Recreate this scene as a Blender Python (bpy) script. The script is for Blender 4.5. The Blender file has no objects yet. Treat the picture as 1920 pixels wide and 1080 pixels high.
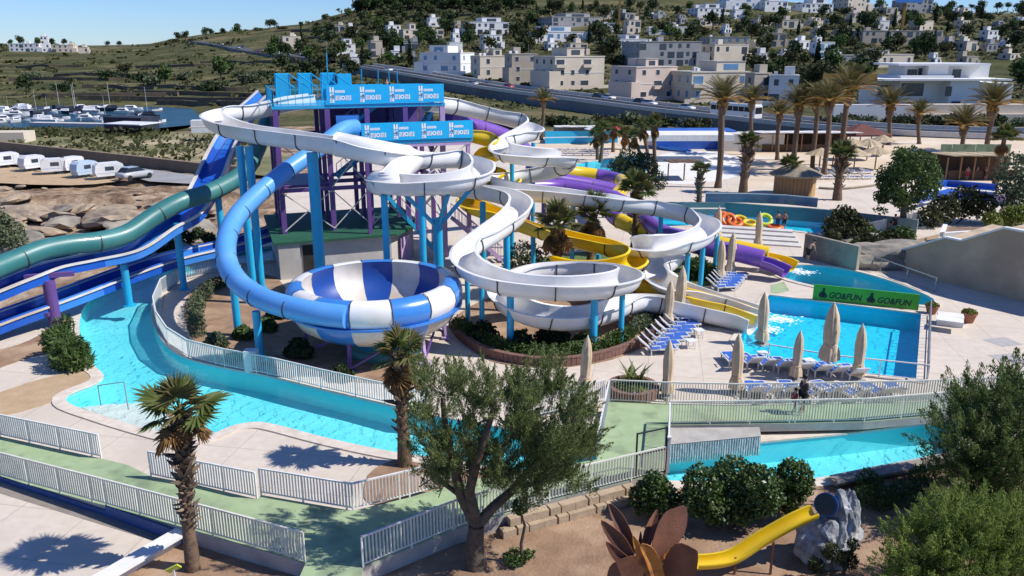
import bpy, math, random
from mathutils import Vector, Matrix, noise
from mathutils.geometry import delaunay_2d_cdt
R = math.radians
rnd = random.Random(7)
scene = bpy.context.scene
COL = scene.collection
# ---------------------------------------------------------------- camera
F, PITCH, CAMH = 1507.0, R(16.6), 15.0
cam = bpy.data.cameras.new('camera'); camo = bpy.data.objects.new('camera', cam); COL.objects.link(camo)
camo.location = (0, 0, CAMH); camo.rotation_euler = (math.pi/2 - PITCH, 0, 0)
cam.sensor_width = 36; cam.lens = 36*F/1920; cam.clip_start = .1; cam.clip_end = 20000
scene.camera = camo
# ---------------------------------------------------------------- sky, sun, exposure
SUN_EL, SUN_AZ = R(47), math.atan2(1.0, -0.16)        # azimuth: sun stands at +x, a little behind the camera
sund = Vector((math.sin(SUN_AZ)*math.cos(SUN_EL), math.cos(SUN_AZ)*math.cos(SUN_EL), math.sin(SUN_EL)))
w = bpy.data.worlds.new('World'); scene.world = w; w.use_nodes = True
nt = w.node_tree; bg = nt.nodes['Background']; sky = nt.nodes.new('ShaderNodeTexSky')
sky.sky_type = 'NISHITA'; sky.sun_disc = False; sky.sun_elevation = SUN_EL; sky.sun_rotation = SUN_AZ
sky.air_density = 1.0; sky.dust_density = .0; sky.ozone_density = 4.0; sky.altitude = 10
tint = nt.nodes.new('ShaderNodeMix'); tint.data_type = 'RGBA'; tint.blend_type = 'MULTIPLY'; tint.inputs['Factor'].default_value = 1; tint.inputs['B'].default_value = (.62, .84, 1.28, 1)
nt.links.new(sky.outputs[0], tint.inputs['A']); nt.links.new(tint.outputs['Result'], bg.inputs[0]); bg.inputs[1].default_value = .095
sl = bpy.data.lights.new('sun', 'SUN'); so = bpy.data.objects.new('sun', sl); COL.objects.link(so)
sl.energy = 5.0; sl.angle = R(.55); sl.color = (1, .955, .89)
so.rotation_euler = (-sund).to_track_quat('-Z', 'Y').to_euler(); so.location = (60, -10, 60)
scene.view_settings.view_transform = 'Standard'; scene.view_settings.look = 'None'
scene.view_settings.exposure = 0.22; scene.view_settings.gamma = 1; scene.view_settings.use_curve_mapping = False
scene.render.engine = 'CYCLES'
try:
    scene.cycles.max_bounces = 6; scene.cycles.transparent_max_bounces = 16
except Exception: pass
# ---------------------------------------------------------------- pixel -> place
CP, SP = math.cos(PITCH), math.sin(PITCH)
def ray(px, py):
    r, u = (px-960)/F, -(py-540)/F
    return Vector((r, CP+SP*u, -SP+CP*u))
def at(px, py, Y):
    v = ray(px, py); return v*(Y/v.y) + Vector((0, 0, CAMH))
def g(px, py, z=0.0):
    v = ray(px, py); p = v*((z-CAMH)/v.z) + Vector((0, 0, CAMH)); p.z = z; return p
def pyat(Y, z=0.0):
    a = math.atan2(CAMH-z, Y); return 540 + F*math.tan(a-PITCH)
# ---------------------------------------------------------------- materials
def _n(nt, t, **kw):
    n = nt.nodes.new(t)
    for k, v in kw.items(): setattr(n, k, v)
    return n
MATS = {}
def mat(name, c1, c2=None, scale=4.0, rough=.6, bump=0.0, bscale=None, metal=0.0, obj=False, lo=.35, hi=.65,
        c3=None, s3=None, joint=None, stretch=None, spec=.5, trans=0.0, coat=0.0, island=0.0):
    m = bpy.data.materials.new(name); m.use_nodes = True; nt = m.node_tree
    b = nt.nodes['Principled BSDF']; L = nt.links.new
    b.inputs['Roughness'].default_value = rough; b.inputs['Metallic'].default_value = metal
    b.inputs['Specular IOR Level'].default_value = spec
    if coat: b.inputs['Coat Weight'].default_value = coat; b.inputs['Coat Roughness'].default_value = .08
    col = None
    if obj:
        src = _n(nt, 'ShaderNodeTexCoord').outputs['Object']
    else:
        src = _n(nt, 'ShaderNodeNewGeometry').outputs['Position']
    if stretch:
        mp = _n(nt, 'ShaderNodeMapping'); mp.inputs['Scale'].default_value = stretch; L(src, mp.inputs[0]); src = mp.outputs[0]
    if c2 is not None:
        nz = _n(nt, 'ShaderNodeTexNoise'); nz.inputs['Scale'].default_value = scale; nz.inputs['Detail'].default_value = 5
        nz.inputs['Roughness'].default_value = .62; L(src, nz.inputs['Vector'])
        mr = _n(nt, 'ShaderNodeMapRange'); mr.inputs[1].default_value = lo; mr.inputs[2].default_value = hi; L(nz.outputs['Fac'], mr.inputs[0])
        mx = _n(nt, 'ShaderNodeMix', data_type='RGBA'); mx.inputs['A'].default_value = (*c1, 1); mx.inputs['B'].default_value = (*c2, 1)
        L(mr.outputs[0], mx.inputs['Factor']); col = mx.outputs['Result']
        if c3 is not None:
            n3 = _n(nt, 'ShaderNodeTexNoise'); n3.inputs['Scale'].default_value = s3 or scale*.23; n3.inputs['Detail'].default_value = 4; L(src, n3.inputs['Vector'])
            m3 = _n(nt, 'ShaderNodeMapRange'); m3.inputs[1].default_value = .5; m3.inputs[2].default_value = .68; L(n3.outputs['Fac'], m3.inputs[0])
            x3 = _n(nt, 'ShaderNodeMix', data_type='RGBA'); L(col, x3.inputs['A']); x3.inputs['B'].default_value = (*c3, 1)
            L(m3.outputs[0], x3.inputs['Factor']); col = x3.outputs['Result']
        if joint:                               # thin slab joints
            bt = _n(nt, 'ShaderNodeTexBrick'); bt.inputs['Color1'].default_value = (1, 1, 1, 1); bt.inputs['Color2'].default_value = (.93, .93, .93, 1); bt.inputs['Mortar'].default_value = (.6, .58, .55, 1)
            bt.inputs['Scale'].default_value = 1; bt.inputs['Mortar Size'].default_value = .018; bt.inputs['Brick Width'].default_value = joint; bt.inputs['Row Height'].default_value = joint; bt.offset = 0
            rot = _n(nt, 'ShaderNodeMapping'); rot.inputs['Rotation'].default_value = (0, 0, .18); L(src, rot.inputs[0]); L(rot.outputs[0], bt.inputs['Vector'])
            xj = _n(nt, 'ShaderNodeMix', data_type='RGBA', blend_type='MULTIPLY'); xj.inputs['Factor'].default_value = .8; L(col, xj.inputs['A']); L(bt.outputs['Color'], xj.inputs['B']); col = xj.outputs['Result']
        if island:
            gi = _n(nt, 'ShaderNodeNewGeometry'); hs = _n(nt, 'ShaderNodeHueSaturation')
            mi = _n(nt, 'ShaderNodeMapRange'); mi.inputs[3].default_value = 1-island; mi.inputs[4].default_value = 1+island
            L(gi.outputs['Random Per Island'], mi.inputs[0]); L(mi.outputs[0], hs.inputs['Value']); L(col, hs.inputs['Color']); col = hs.outputs['Color']
        L(col, b.inputs['Base Color'])
    else:
        b.inputs['Base Color'].default_value = (*c1, 1)
    if bump:
        bz = _n(nt, 'ShaderNodeTexNoise'); bz.inputs['Scale'].default_value = bscale or scale*4; bz.inputs['Detail'].default_value = 4; L(src, bz.inputs['Vector'])
        bp = _n(nt, 'ShaderNodeBump'); bp.inputs['Strength'].default_value = bump; bp.inputs['Distance'].default_value = .05
        L(bz.outputs['Fac'], bp.inputs['Height']); L(bp.outputs[0], b.inputs['Normal'])
    if trans:                                   # leaves let light through
        tr = _n(nt, 'ShaderNodeBsdfTranslucent'); ms = _n(nt, 'ShaderNodeMixShader'); ms.inputs[0].default_value = trans
        if col is not None: L(col, tr.inputs[0])
        else: tr.inputs[0].default_value = (*c1, 1)
        L(b.outputs[0], ms.inputs[1]); L(tr.outputs[0], ms.inputs[2]); L(ms.outputs[0], nt.nodes['Material Output'].inputs[0])
    MATS[name] = m; return m
def water_mat(name, tint, rough=.03, bump=.25, scale=1.6, refl=1.0):
    m = bpy.data.materials.new(name); m.use_nodes = True; nt = m.node_tree; L = nt.links.new
    for n in list(nt.nodes):
        if n.type == 'BSDF_PRINCIPLED': nt.nodes.remove(n)
    pos = _n(nt, 'ShaderNodeNewGeometry').outputs['Position']
    nz = _n(nt, 'ShaderNodeTexNoise'); nz.inputs['Scale'].default_value = scale; nz.inputs['Detail'].default_value = 5; nz.inputs['Distortion'].default_value = .6; L(pos, nz.inputs['Vector'])
    bp = _n(nt, 'ShaderNodeBump'); bp.inputs['Strength'].default_value = bump; bp.inputs['Distance'].default_value = .12; L(nz.outputs['Fac'], bp.inputs['Height'])
    fr = _n(nt, 'ShaderNodeFresnel'); fr.inputs[0].default_value = 1.33; L(bp.outputs[0], fr.inputs['Normal'])
    mu = _n(nt, 'ShaderNodeMath', operation='MULTIPLY'); mu.inputs[1].default_value = refl; L(fr.outputs[0], mu.inputs[0])
    tr = _n(nt, 'ShaderNodeBsdfTransparent'); tr.inputs[0].default_value = (*tint, 1)
    gl = _n(nt, 'ShaderNodeBsdfGlossy'); gl.inputs['Roughness'].default_value = rough; L(bp.outputs[0], gl.inputs['Normal'])
    ms = _n(nt, 'ShaderNodeMixShader'); L(mu.outputs[0], ms.inputs[0]); L(tr.outputs[0], ms.inputs[1]); L(gl.outputs[0], ms.inputs[2])
    L(ms.outputs[0], nt.nodes['Material Output'].inputs[0]); MATS[name] = m; return m
# ---------------------------------------------------------------- objects
OFF = {}
def link(o, parent=None):
    COL.objects.link(o)
    if parent is not None: o.parent = parent
    return o
def tag(o, label=None, cat=None, group=None, kind=None):
    if label: o['label'] = label
    if cat: o['category'] = cat
    if group: o['group'] = group
    if kind: o['kind'] = kind
    return o
def thing(name, label, cat, loc=(0, 0, 0), group=None):
    o = bpy.data.objects.new(name, None); o.empty_display_size = .2; link(o); o.location = loc
    OFF[o.name] = Vector(loc); return tag(o, label, cat, group)
def place(name, me, parent, loc=(0, 0, 0), rot=(0, 0, 0), scale=(1, 1, 1)):
    """an object that shares mesh data with its alikes; loc in world for parts of unrotated things"""
    o = bpy.data.objects.new(name, me); link(o, parent)
    off = OFF.get(parent.name, Vector()) if parent is not None else Vector()
    o.location = Vector(loc) - off; o.rotation_euler = rot; o.scale = scale; OFF[o.name] = Vector(loc); return o
def children(o): return [c for c in o.children]
KIDS = {}
def copy_tree(o, parent=None, kids=None):
    c = o.copy(); link(c)
    c.parent = parent
    for ch in (kids or KIDS).get(o.name, []): copy_tree(ch, c, kids)
    return c
def index_kids():
    KIDS.clear()
    for o in bpy.data.objects:
        if o.parent is not None: KIDS.setdefault(o.parent.name, []).append(o)
class MB:
    def __init__(s): s.v = []; s.f = []
    def add(s, vs, fs):
        b = len(s.v); s.v += [tuple(v) for v in vs]; s.f += [tuple(i+b for i in f) for f in fs]; return s
    def box(s, c, size, rz=0.0, rot=None):
        hx, hy, hz = size[0]/2, size[1]/2, size[2]/2
        M = rot if rot is not None else Matrix.Rotation(rz, 3, 'Z')
        c = Vector(c)
        vs = [c + M @ Vector((x*hx, y*hy, z*hz)) for z in (-1, 1) for y in (-1, 1) for x in (-1, 1)]
        return s.add(vs, [(0, 2, 3, 1), (4, 5, 7, 6), (0, 1, 5, 4), (2, 6, 7, 3), (0, 4, 6, 2), (1, 3, 7, 5)])
    def bar(s, a, b, wd, ht=None, up=Vector((0, 0, 1))):
        a, b = Vector(a), Vector(b); d = b-a; L = d.length
        if L < 1e-6: return s
        d.normalize(); x = d.cross(up)
        if x.length < 1e-3: x = d.cross(Vector((0, 1, 0)))
        x.normalize(); y = x.cross(d)
        return s.box((a+b)/2, (wd, L, ht or wd), rot=Matrix((x, d, y)).transposed())
    def cyl(s, a, b, r0, r1=None, n=10, cap=True):
        a, b = Vector(a), Vector(b); r1 = r0 if r1 is None else r1
        d = (b-a).normalized(); x = d.orthogonal().normalized(); y = d.cross(x)
        vs = [a + (x*math.cos(t)+y*math.sin(t))*r0 for t in [2*math.pi*i/n for i in range(n)]]
        vs += [b + (x*math.cos(t)+y*math.sin(t))*r1 for t in [2*math.pi*i/n for i in range(n)]]
        fs = [(i, (i+1) % n, n+(i+1) % n, n+i) for i in range(n)]
        if cap: fs += [tuple(range(n-1, -1, -1)), tuple(range(n, 2*n))]
        return s.add(vs, fs)
    def path(s, pts, rad, n=8):
        pts = [Vector(p) for p in pts]; rr = rad if hasattr(rad, '__len__') else [rad]*len(pts)
        base = len(s.v); x = None
        for i, p in enumerate(pts):
            d = (pts[min(i+1, len(pts)-1)]-pts[max(i-1, 0)]).normalized()
            x = d.orthogonal().normalized() if x is None else (x-d*x.dot(d)).normalized()
            y = d.cross(x)
            s.v += [tuple(p+(x*math.cos(t)+y*math.sin(t))*rr[i]) for t in [2*math.pi*k/n for k in range(n)]]
        for i in range(len(pts)-1):
            for k in range(n):
                a = base+i*n+k; b = base+i*n+(k+1) % n; s.f.append((a, b, b+n, a+n))
        s.f.append(tuple(base+k for k in range(n-1, -1, -1))); e = base+(len(pts)-1)*n
        s.f.append(tuple(e+k for k in range(n))); return s
    def lathe(s, prof, n=24, c=(0, 0, 0), a0=0.0, a1=2*math.pi):
        c = Vector(c); full = abs(a1-a0-2*math.pi) < 1e-6; m = n if full else n+1; b = len(s.v)
        for i in range(m):
            t = a0+(a1-a0)*i/n
            s.v += [tuple(c+Vector((r*math.cos(t), r*math.sin(t), z))) for r, z in prof]
        k = len(prof)
        for i in range(n):
            for j in range(k-1):
                p, q = b+i*k+j, b+((i+1) % m)*k+j; s.f.append((p, q, q+1, p+1))
        return s
    def prism(s, poly, z0, z1):
        """poly: list of (x,y[,z]) counter-clockwise or not; flat top at z1"""
        n = len(poly); A = sum(poly[i][0]*poly[(i+1) % n][1]-poly[(i+1) % n][0]*poly[i][1] for i in range(n))
        if A < 0: poly = poly[::-1]
        vs = [(p[0], p[1], z0) for p in poly]+[(p[0], p[1], z1) for p in poly]
        tri = fill_poly([(p[0], p[1]) for p in poly])
        b = len(s.v); s.v += vs; s.f += [(b+i, b+(i+1) % n, b+n+(i+1) % n, b+n+i) for i in range(n)]
        tv, tf = tri; b = len(s.v); s.v += [(x, y, z1) for x, y in tv]; s.f += [tuple(b+i for i in f) for f in tf]
        return s
    def quad(s, a, b, c, d): return s.add([a, b, c, d], [(0, 1, 2, 3)])
    def mesh(s, name, material=None, smooth=False):
        me = bpy.data.meshes.new(name); me.from_pydata(s.v, [], s.f); me.update()
        if material is not None: me.materials.append(MATS[material] if isinstance(material, str) else material)
        if smooth: me.polygons.foreach_set('use_smooth', [True]*len(me.polygons)); 
        return me
    def build(s, name, material, parent=None, smooth=False, label=None, cat=None, group=None, kind=None):
        if parent is None and kind != 'structure':
            xs = [v[0] for v in s.v]; ys = [v[1] for v in s.v]
            off = Vector(((min(xs)+max(xs))/2, (min(ys)+max(ys))/2, min(v[2] for v in s.v)))
        else: off = OFF.get(parent.name, Vector()) if parent is not None else Vector()
        if off.length > 0: s.v = [(v[0]-off.x, v[1]-off.y, v[2]-off.z) for v in s.v]
        o = bpy.data.objects.new(name, s.mesh(name, material, smooth)); link(o, parent)
        if parent is None: o.location = off
        OFF[o.name] = off; return tag(o, label, cat, group, kind)
def autosmooth(o, ang=40):
    me = o.data
    try: me.set_sharp_from_angle(angle=R(ang))
    except Exception: pass
    return o
def inpoly(p, poly):
    x, y = p; c = False; n = len(poly); j = n-1
    for i in range(n):
        xi, yi = poly[i][0], poly[i][1]; xj, yj = poly[j][0], poly[j][1]
        if (yi > y) != (yj > y) and x < (xj-xi)*(y-yi)/(yj-yi)+xi: c = not c
        j = i
    return c
def fill_poly(outer, holes=(), extra=()):
    pts, edges = [], []
    for poly in [outer]+list(holes):
        b = len(pts); n = len(poly); pts += [Vector((p[0], p[1])) for p in poly]; edges += [(b+i, b+(i+1) % n) for i in range(n)]
    pts += [Vector((p[0], p[1])) for p in extra]
    r = delaunay_2d_cdt(pts, edges, [], 0, 1e-5)
    vs, fs = [(v.x, v.y) for v in r[0]], []
    for f in r[2]:
        cx = sum(vs[i][0] for i in f)/len(f); cy = sum(vs[i][1] for i in f)/len(f)
        if inpoly((cx, cy), outer) and not any(inpoly((cx, cy), h) for h in holes): fs.append(tuple(f))
    return vs, fs
def sheet(name, pxpoly, z, material, holes=(), world=False, label=None, cat=None, kind='structure', skirt=0.0, parent=None, smooth_n=0):
    outer = [tuple(p[:2]) for p in (pxpoly if world else [g(x, y, z) for x, y in pxpoly])]
    if smooth_n: outer = smooth_closed(outer, smooth_n)
    vs, fs = fill_poly(outer, holes); mb = MB(); mb.add([(x, y, z) for x, y in vs], fs)
    if skirt:
        n = len(outer)
        for i in range(n):
            a, b = outer[i], outer[(i+1) % n]
            mb.add([(a[0], a[1], z), (b[0], b[1], z), (b[0], b[1], z-skirt), (a[0], a[1], z-skirt)], [(0, 1, 2, 3)])
    return mb.build(name, material, parent, label=label, cat=cat, kind=kind)
def smooth_closed(pts, n=4):
    out = []; m = len(pts)
    for i in range(m):
        p0, p1, p2, p3 = [Vector(pts[(i+k) % m]) for k in (-1, 0, 1, 2)]
        for j in range(n):
            t = j/n; out.append(tuple(.5*((2*p1)+(p2-p0)*t+(2*p0-5*p1+4*p2-p3)*t*t+(3*p1-p0-3*p2+p3)*t**3)))
    return out
def spline(pts, step=.4):
    """centripetal-ish Catmull-Rom through 3-D points, resampled evenly"""
    P = [Vector(p) for p in pts]; P = [P[0]*2-P[1]]+P+[P[-1]*2-P[-2]]; raw = []
    for i in range(1, len(P)-2):
        p0, p1, p2, p3 = P[i-1:i+3]
        for j in range(16):
            t = j/16; raw.append(.5*((2*p1)+(p2-p0)*t+(2*p0-5*p1+4*p2-p3)*t*t+(3*p1-p0-3*p2+p3)*t**3))
    raw.append(P[-2]); L = [0]
    for a, b in zip(raw, raw[1:]): L.append(L[-1]+(b-a).length)
    n = max(2, round(L[-1]/step)); out = []; k = 0
    for i in range(n+1):
        d = L[-1]*i/n
        while k < len(L)-2 and L[k+1] < d: k += 1
        t = 0 if L[k+1] == L[k] else (d-L[k])/(L[k+1]-L[k]); out.append(raw[k].lerp(raw[k+1], t))
    return out
# ================================================================ materials
mat('deck', (.62, .54, .45), (.55, .475, .395), 2.3, .85, .08, 30, c3=(.53, .455, .375), s3=.3, joint=2.6)
mat('deck_far', (.62, .50, .36), (.52, .41, .29), .35, .9, c3=(.66, .60, .50), s3=.08)
mat('coping', (.66, .58, .49), (.52, .45, .37), 2.2, .8, .06, 25)
mat('pool_floor', (.05, .56, .70), (.08, .62, .74), .8, .6)
mat('pool_floor_deep', (.012, .56, .77), (.018, .62, .82), .5, .6)
mat('river_floor', (.13, .66, .75), (.19, .74, .80), .35, .6)
water_mat('water', (.88, .98, .99), .03, .42, 2.2)
mat('soil', (.31, .195, .12), (.215, .132, .08), 1.3, .95, .6, 9, c3=(.40, .275, .18), s3=.5)
mat('soil_dark', (.16, .10, .065), (.24, .15, .09), 1.6, .95, .5, 9)
mat('sand', (.46, .33, .20), (.38, .265, .155), 1.4, .95, .3, 14)
mat('green_floor', (.28, .37, .20), (.33, .42, .24), 1.4, .8, .05, 40, c3=(.205, .265, .155), s3=1.1)
mat('concrete', (.42, .40, .37), (.32, .30, .275), 1.4, .85, .15, 16)
mat('concrete_light', (.60, .57, .52), (.50, .47, .43), 1.4, .85, .1, 16)
mat('white_wall', (.74, .73, .70), (.64, .62, .58), 1.5, .7)
mat('blue_wall', (.014, .055, .20), (.02, .075, .25), 1.5, .6)
mat('asphalt', (.058, .058, .062), (.075, .074, .075), .5, .9)
mat('asphalt_pale', (.30, .30, .30), (.24, .235, .23), .3, .9)
mat('road_paint', (.72, .72, .70), (.6, .6, .58), 2, .7)
mat('grey_paving', (.26, .225, .19), (.20, .17, .145), 1.8, .9, .1, 20)
mat('grass_green', (.07, .12, .03), (.12, .15, .045), .9, .9, .4, 12)
mat('dry_field', (.10, .115, .04), (.20, .175, .075), .35, .95, .5, 6, c3=(.46, .36, .23), s3=.055)
# ================================================================ terrain
_cols = [-900, -400, 0, 250, 430, 560, 700, 900, 1150, 1400, 1650, 1920, 2300, 2900]
_tab = {
 250: [188, 188, 187, 187, 183, 178, 165, 165, 165, 168, 165, 165, 165, 165],
 350: [158, 158, 155, 150, 142, 135, 118, 112, 112, 118, 112, 118, 120, 120],
 450: [135, 135, 132, 125, 112, 100, 85, 70, 60, 60, 60, 70, 75, 75],
 550: [115, 115, 113, 108, 90, 75, 48, 25, 15, 15, 35, 35, 35, 40],
 650: [100, 100, 98, 95, 68, 52, 16, -12, -15, -2, 18, 22, 25, 30],
 800: [88, 88, 86, 84, 58, 46, 10, -15, -15, 2, 22, 28, 30, 35],
 1000: [89, 89, 86, 86, 65, 60, 30, 20, 20, 30, 40, 45, 45, 50],
 2500: [88]*14, 9000: [90]*14}
_ca = [(c-960)/F/1.041 for c in _cols]
def _zpy(py, Y): return at(960, py, Y).z
_rowsY = [5, 100, 155, 168, 232]; _rowsZ = [[0]*14, [0]*14, [-.3]*4+[0]*10, [-2.6]*4+[-.5]+[0]*9, [-2.6]*4+[.5, 1, 1.5, 2, 2, 2, 2.2, 2.5, 2.5, 2.5]]
for _Y in sorted(_tab): _rowsY.append(_Y); _rowsZ.append([_zpy(p, _Y) for p in _tab[_Y]])
def terrain_z(x, y):
    y = max(y, 5.01); a = x/y; a = min(max(a, _ca[0]+1e-4), _ca[-1]-1e-4)
    i = 0
    while i < len(_ca)-2 and _ca[i+1] < a: i += 1
    t = (a-_ca[i])/(_ca[i+1]-_ca[i]); t = t*t*(3-2*t)*.5+t*.5
    j = 0
    while j < len(_rowsY)-2 and _rowsY[j+1] < y: j += 1
    s = min(1, (y-_rowsY[j])/(_rowsY[j+1]-_rowsY[j]))
    z0 = _rowsZ[j][i]*(1-t)+_rowsZ[j][i+1]*t; z1 = _rowsZ[j+1][i]*(1-t)+_rowsZ[j+1][i+1]*t
    z = z0*(1-s)+z1*s
    if y > 236:                                   # field terraces and rough ground
        f = min(1, (y-236)/60)
        z += f*(noise.noise(Vector((x*.012, y*.012, 1)))*2.2+noise.noise(Vector((x*.05, y*.05, 3)))*.7)
        h = 1.6; q = z/h; fr = q-math.floor(q); z = z*(1-.55*f)+.55*f*h*(math.floor(q)+(fr**4))
    return z
VIA = [at(*p) for p in [(672, 123, 330), (740, 133, 305), (800, 142.5, 285), (950, 167, 248), (1100, 186, 216), (1250, 205, 194), (1400, 221, 174), (1560, 237, 158), (1760, 250, 148), (2100, 258, 140)]]
_tz0 = terrain_z
def via_at(x, y):
    best = None
    for a, b in zip(VIA, VIA[1:]):
        d = b-a; L2 = d.x*d.x+d.y*d.y; t = min(1, max(0, ((x-a.x)*d.x+(y-a.y)*d.y)/L2)); qx, qy = a.x+d.x*t, a.y+d.y*t
        ds = math.hypot(x-qx, y-qy); side = d.x*(y-qy)-d.y*(x-qx)
        if best is None or ds < best[0]: best = (ds, a.z+d.z*t, side)
    return best
def terrain_z(x, y):
    z = _tz0(x, y)
    if 125 < y < 350 and x > -80:
        ds, zr, side = via_at(x, y)
        if ds < 45:
            lim = zr-(2.6 if side < 0 else .5)+max(0, ds-9)*(.12 if side < 0 else .35); z = min(z, lim)
    return z
DECKPX = [(-700, 1500), (-700, 690), (-120, 655), (0, 610), (100, 560), (200, 525), (300, 492), (420, 458), (500, 430), (540, 360), (600, 300), (700, 275), (850, 264), (1010, 257), (2500, 257), (3000, 500), (2700, 1500)]
DECK = [tuple(g(x, y)[:2]) for x, y in DECKPX]
def rayhit(px, py, y0=120.0, y1=1200.0):
    v = ray(px, py); Y = y0
    while Y < y1:
        p = at(px, py, Y)
        if p.z <= terrain_z(p.x, p.y): return Vector((p.x, p.y, terrain_z(p.x, p.y)))
        Y += 1.5 if Y > 150 else .5
    p = at(px, py, y1); return p
def _terrain():
    NA = 250; a0, a1 = -1.25, 1.25; ys = [9.0]
    while ys[-1] < 9500: ys.append(ys[-1]*1.02)
    vs, fs, coast = [], [], []
    for y in ys:
        for i in range(NA+1):
            a = a0+(a1-a0)*i/NA; x = a*y; z = terrain_z(x, y); c = 0
            px = 960+a*F*1.03
            if y < 170 and inpoly((x, y), DECK): z = -2.4
            elif y < 165 and px < 620:
                c = 1
                n = noise.fractal(Vector((x*.16, y*.16, 0)), 1, 2, 4); k = 1 if y < 100 else max(0, (120-y)/20)
                z += (.55*n-.1)*k+.05
                if y < 84: z -= .5+.9*max(0, min(1, (84-y)/10))*(.6+.5*noise.noise(Vector((x*.07, y*.07, 5))))
            vs.append((x, y, z)); coast.append(c)
    W = NA+1
    for r in range(len(ys)-1):
        for i in range(NA):
            q = r*W+i; fs.append((q, q+1, q+W+1, q+W))
    m = bpy.data.materials.new('terrain'); m.use_nodes = True; nt = m.node_tree; L = nt.links.new; b = nt.nodes['Principled BSDF']
    b.inputs['Roughness'].default_value = .95; b.inputs['Specular IOR Level'].default_value = .1
    pos = _n(nt, 'ShaderNodeNewGeometry').outputs['Position']
    def nz(sc, det=6, st=None):
        src = pos
        if st: mp = _n(nt, 'ShaderNodeMapping'); mp.inputs['Scale'].default_value = st; L(pos, mp.inputs[0]); src = mp.outputs[0]
        n = _n(nt, 'ShaderNodeTexNoise'); n.inputs['Scale'].default_value = sc; n.inputs['Detail'].default_value = det; n.inputs['Roughness'].default_value = .7; L(src, n.inputs['Vector']); return n.outputs['Fac']
    def ramp(f, stops):
        c = _n(nt, 'ShaderNodeValToRGB'); L(f, c.inputs[0]); e = c.color_ramp.elements
        e[0].position, e[0].color = stops[0][0], (*stops[0][1], 1); e[1].position, e[1].color = stops[-1][0], (*stops[-1][1], 1)
        for p, cc in stops[1:-1]: k = e.new(p); k.color = (*cc, 1)
        return c.outputs[0]
    hill = ramp(nz(.05, 9, (.4, 1.0, 1)), [(.36, (.022, .030, .011)), (.46, (.055, .060, .022)), (.53, (.115, .105, .045)), (.59, (.20, .155, .085)), (.70, (.30, .235, .14))])
    fine = ramp(nz(.6, 6, (1, .6, 1)), [(.38, (.03, .04, .015)), (.56, (.10, .10, .045)), (.72, (.16, .14, .075))])
    mx = _n(nt, 'ShaderNodeMix', data_type='RGBA'); mx.inputs['Factor'].default_value = .45; L(hill, mx.inputs['A']); L(fine, mx.inputs['B'])
    cst = ramp(nz(.3, 9), [(.34, (.06, .045, .032)), (.44, (.19, .125, .08)), (.53, (.33, .235, .155)), (.66, (.52, .42, .31))])
    at_ = _n(nt, 'ShaderNodeAttribute'); at_.attribute_name = 'coast'
    m2 = _n(nt, 'ShaderNodeMix', data_type='RGBA'); L(at_.outputs['Fac'], m2.inputs['Factor']); L(mx.outputs['Result'], m2.inputs['A']); L(cst, m2.inputs['B']); L(m2.outputs['Result'], b.inputs['Base Color'])
    bp = _n(nt, 'ShaderNodeBump'); bp.inputs['Strength'].default_value = .8; bp.inputs['Distance'].default_value = .6; L(nz(.5, 8), bp.inputs['Height']); L(bp.outputs[0], b.inputs['Normal'])
    me = bpy.data.meshes.new('terrain'); me.from_pydata(vs, [], fs); me.materials.append(m)
    A = me.attributes.new('coast', 'FLOAT', 'POINT'); A.data.foreach_set('value', [float(c) for c in coast])
    me.polygons.foreach_set('use_smooth', [True]*len(me.polygons))
    o = bpy.data.objects.new('terrain', me); link(o); tag(o, kind='structure')
_terrain()
# ================================================================ pools
def pool_poly(pxs, n=3, z=0.0): return smooth_closed([tuple(g(x, y, z)[:2]) for x, y in pxs], n)
RIVER = pool_poly([(600, 448), (470, 468), (400, 480), (320, 497), (240, 524), (180, 553), (152, 585), (147, 620), (155, 655), (172, 685), (192, 704), (180, 719), (140, 735), (122, 746), (130, 760), (180, 778), (250, 800), (320, 818), (375, 822), (410, 812), (440, 800), (480, 794), (520, 800), (620, 826), (735, 850), (850, 866), (960, 885), (1060, 893), (1180, 900), (1260, 905), (1400, 905), (1530, 900), (1650, 878), (1785, 852), (1800, 830), (1785, 792),
  (1600, 812), (1420, 830), (1250, 846), (1180, 845), (1120, 838), (1000, 815), (900, 795), (800, 778), (720, 758), (600, 730), (500, 705), (420, 690), (350, 672), (312, 648), (292, 615), (285, 585), (296, 550), (330, 525), (400, 505), (470, 492), (600, 476)])
MAIN = [tuple(g(x, y)[:2]) for x, y in [(1440, 553), (1729, 589), (1720, 714), (1560, 694), (1398, 668), (1380, 640)]]
BACK = pool_poly([(1448, 506), (1470, 499), (1510, 497), (1575, 503), (1640, 518), (1700, 538), (1752, 562), (1735, 574), (1640, 560), (1530, 538), (1470, 522)], 3)
TUBEP = [tuple(g(x, y)[:2]) for x, y in [(1130, 402), (1230, 393), (1360, 393), (1450, 400), (1545, 407), (1560, 422), (1530, 438), (1440, 428), (1330, 422), (1200, 428)]]
SPLASH = pool_poly([(985, 340), (1020, 318), (1130, 300), (1210, 292), (1230, 310), (1180, 335), (1060, 365)], 2)
POOLS = {'river': (RIVER, -.15, -.95, 'river_floor'), 'main_pool': (MAIN, -.14, -1.05, 'pool_floor_deep'), 'back_pool': (BACK, -.22, -1.3, 'pool_floor'), 'tube_pool': (TUBEP, -.2, -1.1, 'pool_floor_deep'), 'splash_pool': (SPLASH, -.2, -1.0, 'pool_floor')}
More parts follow.
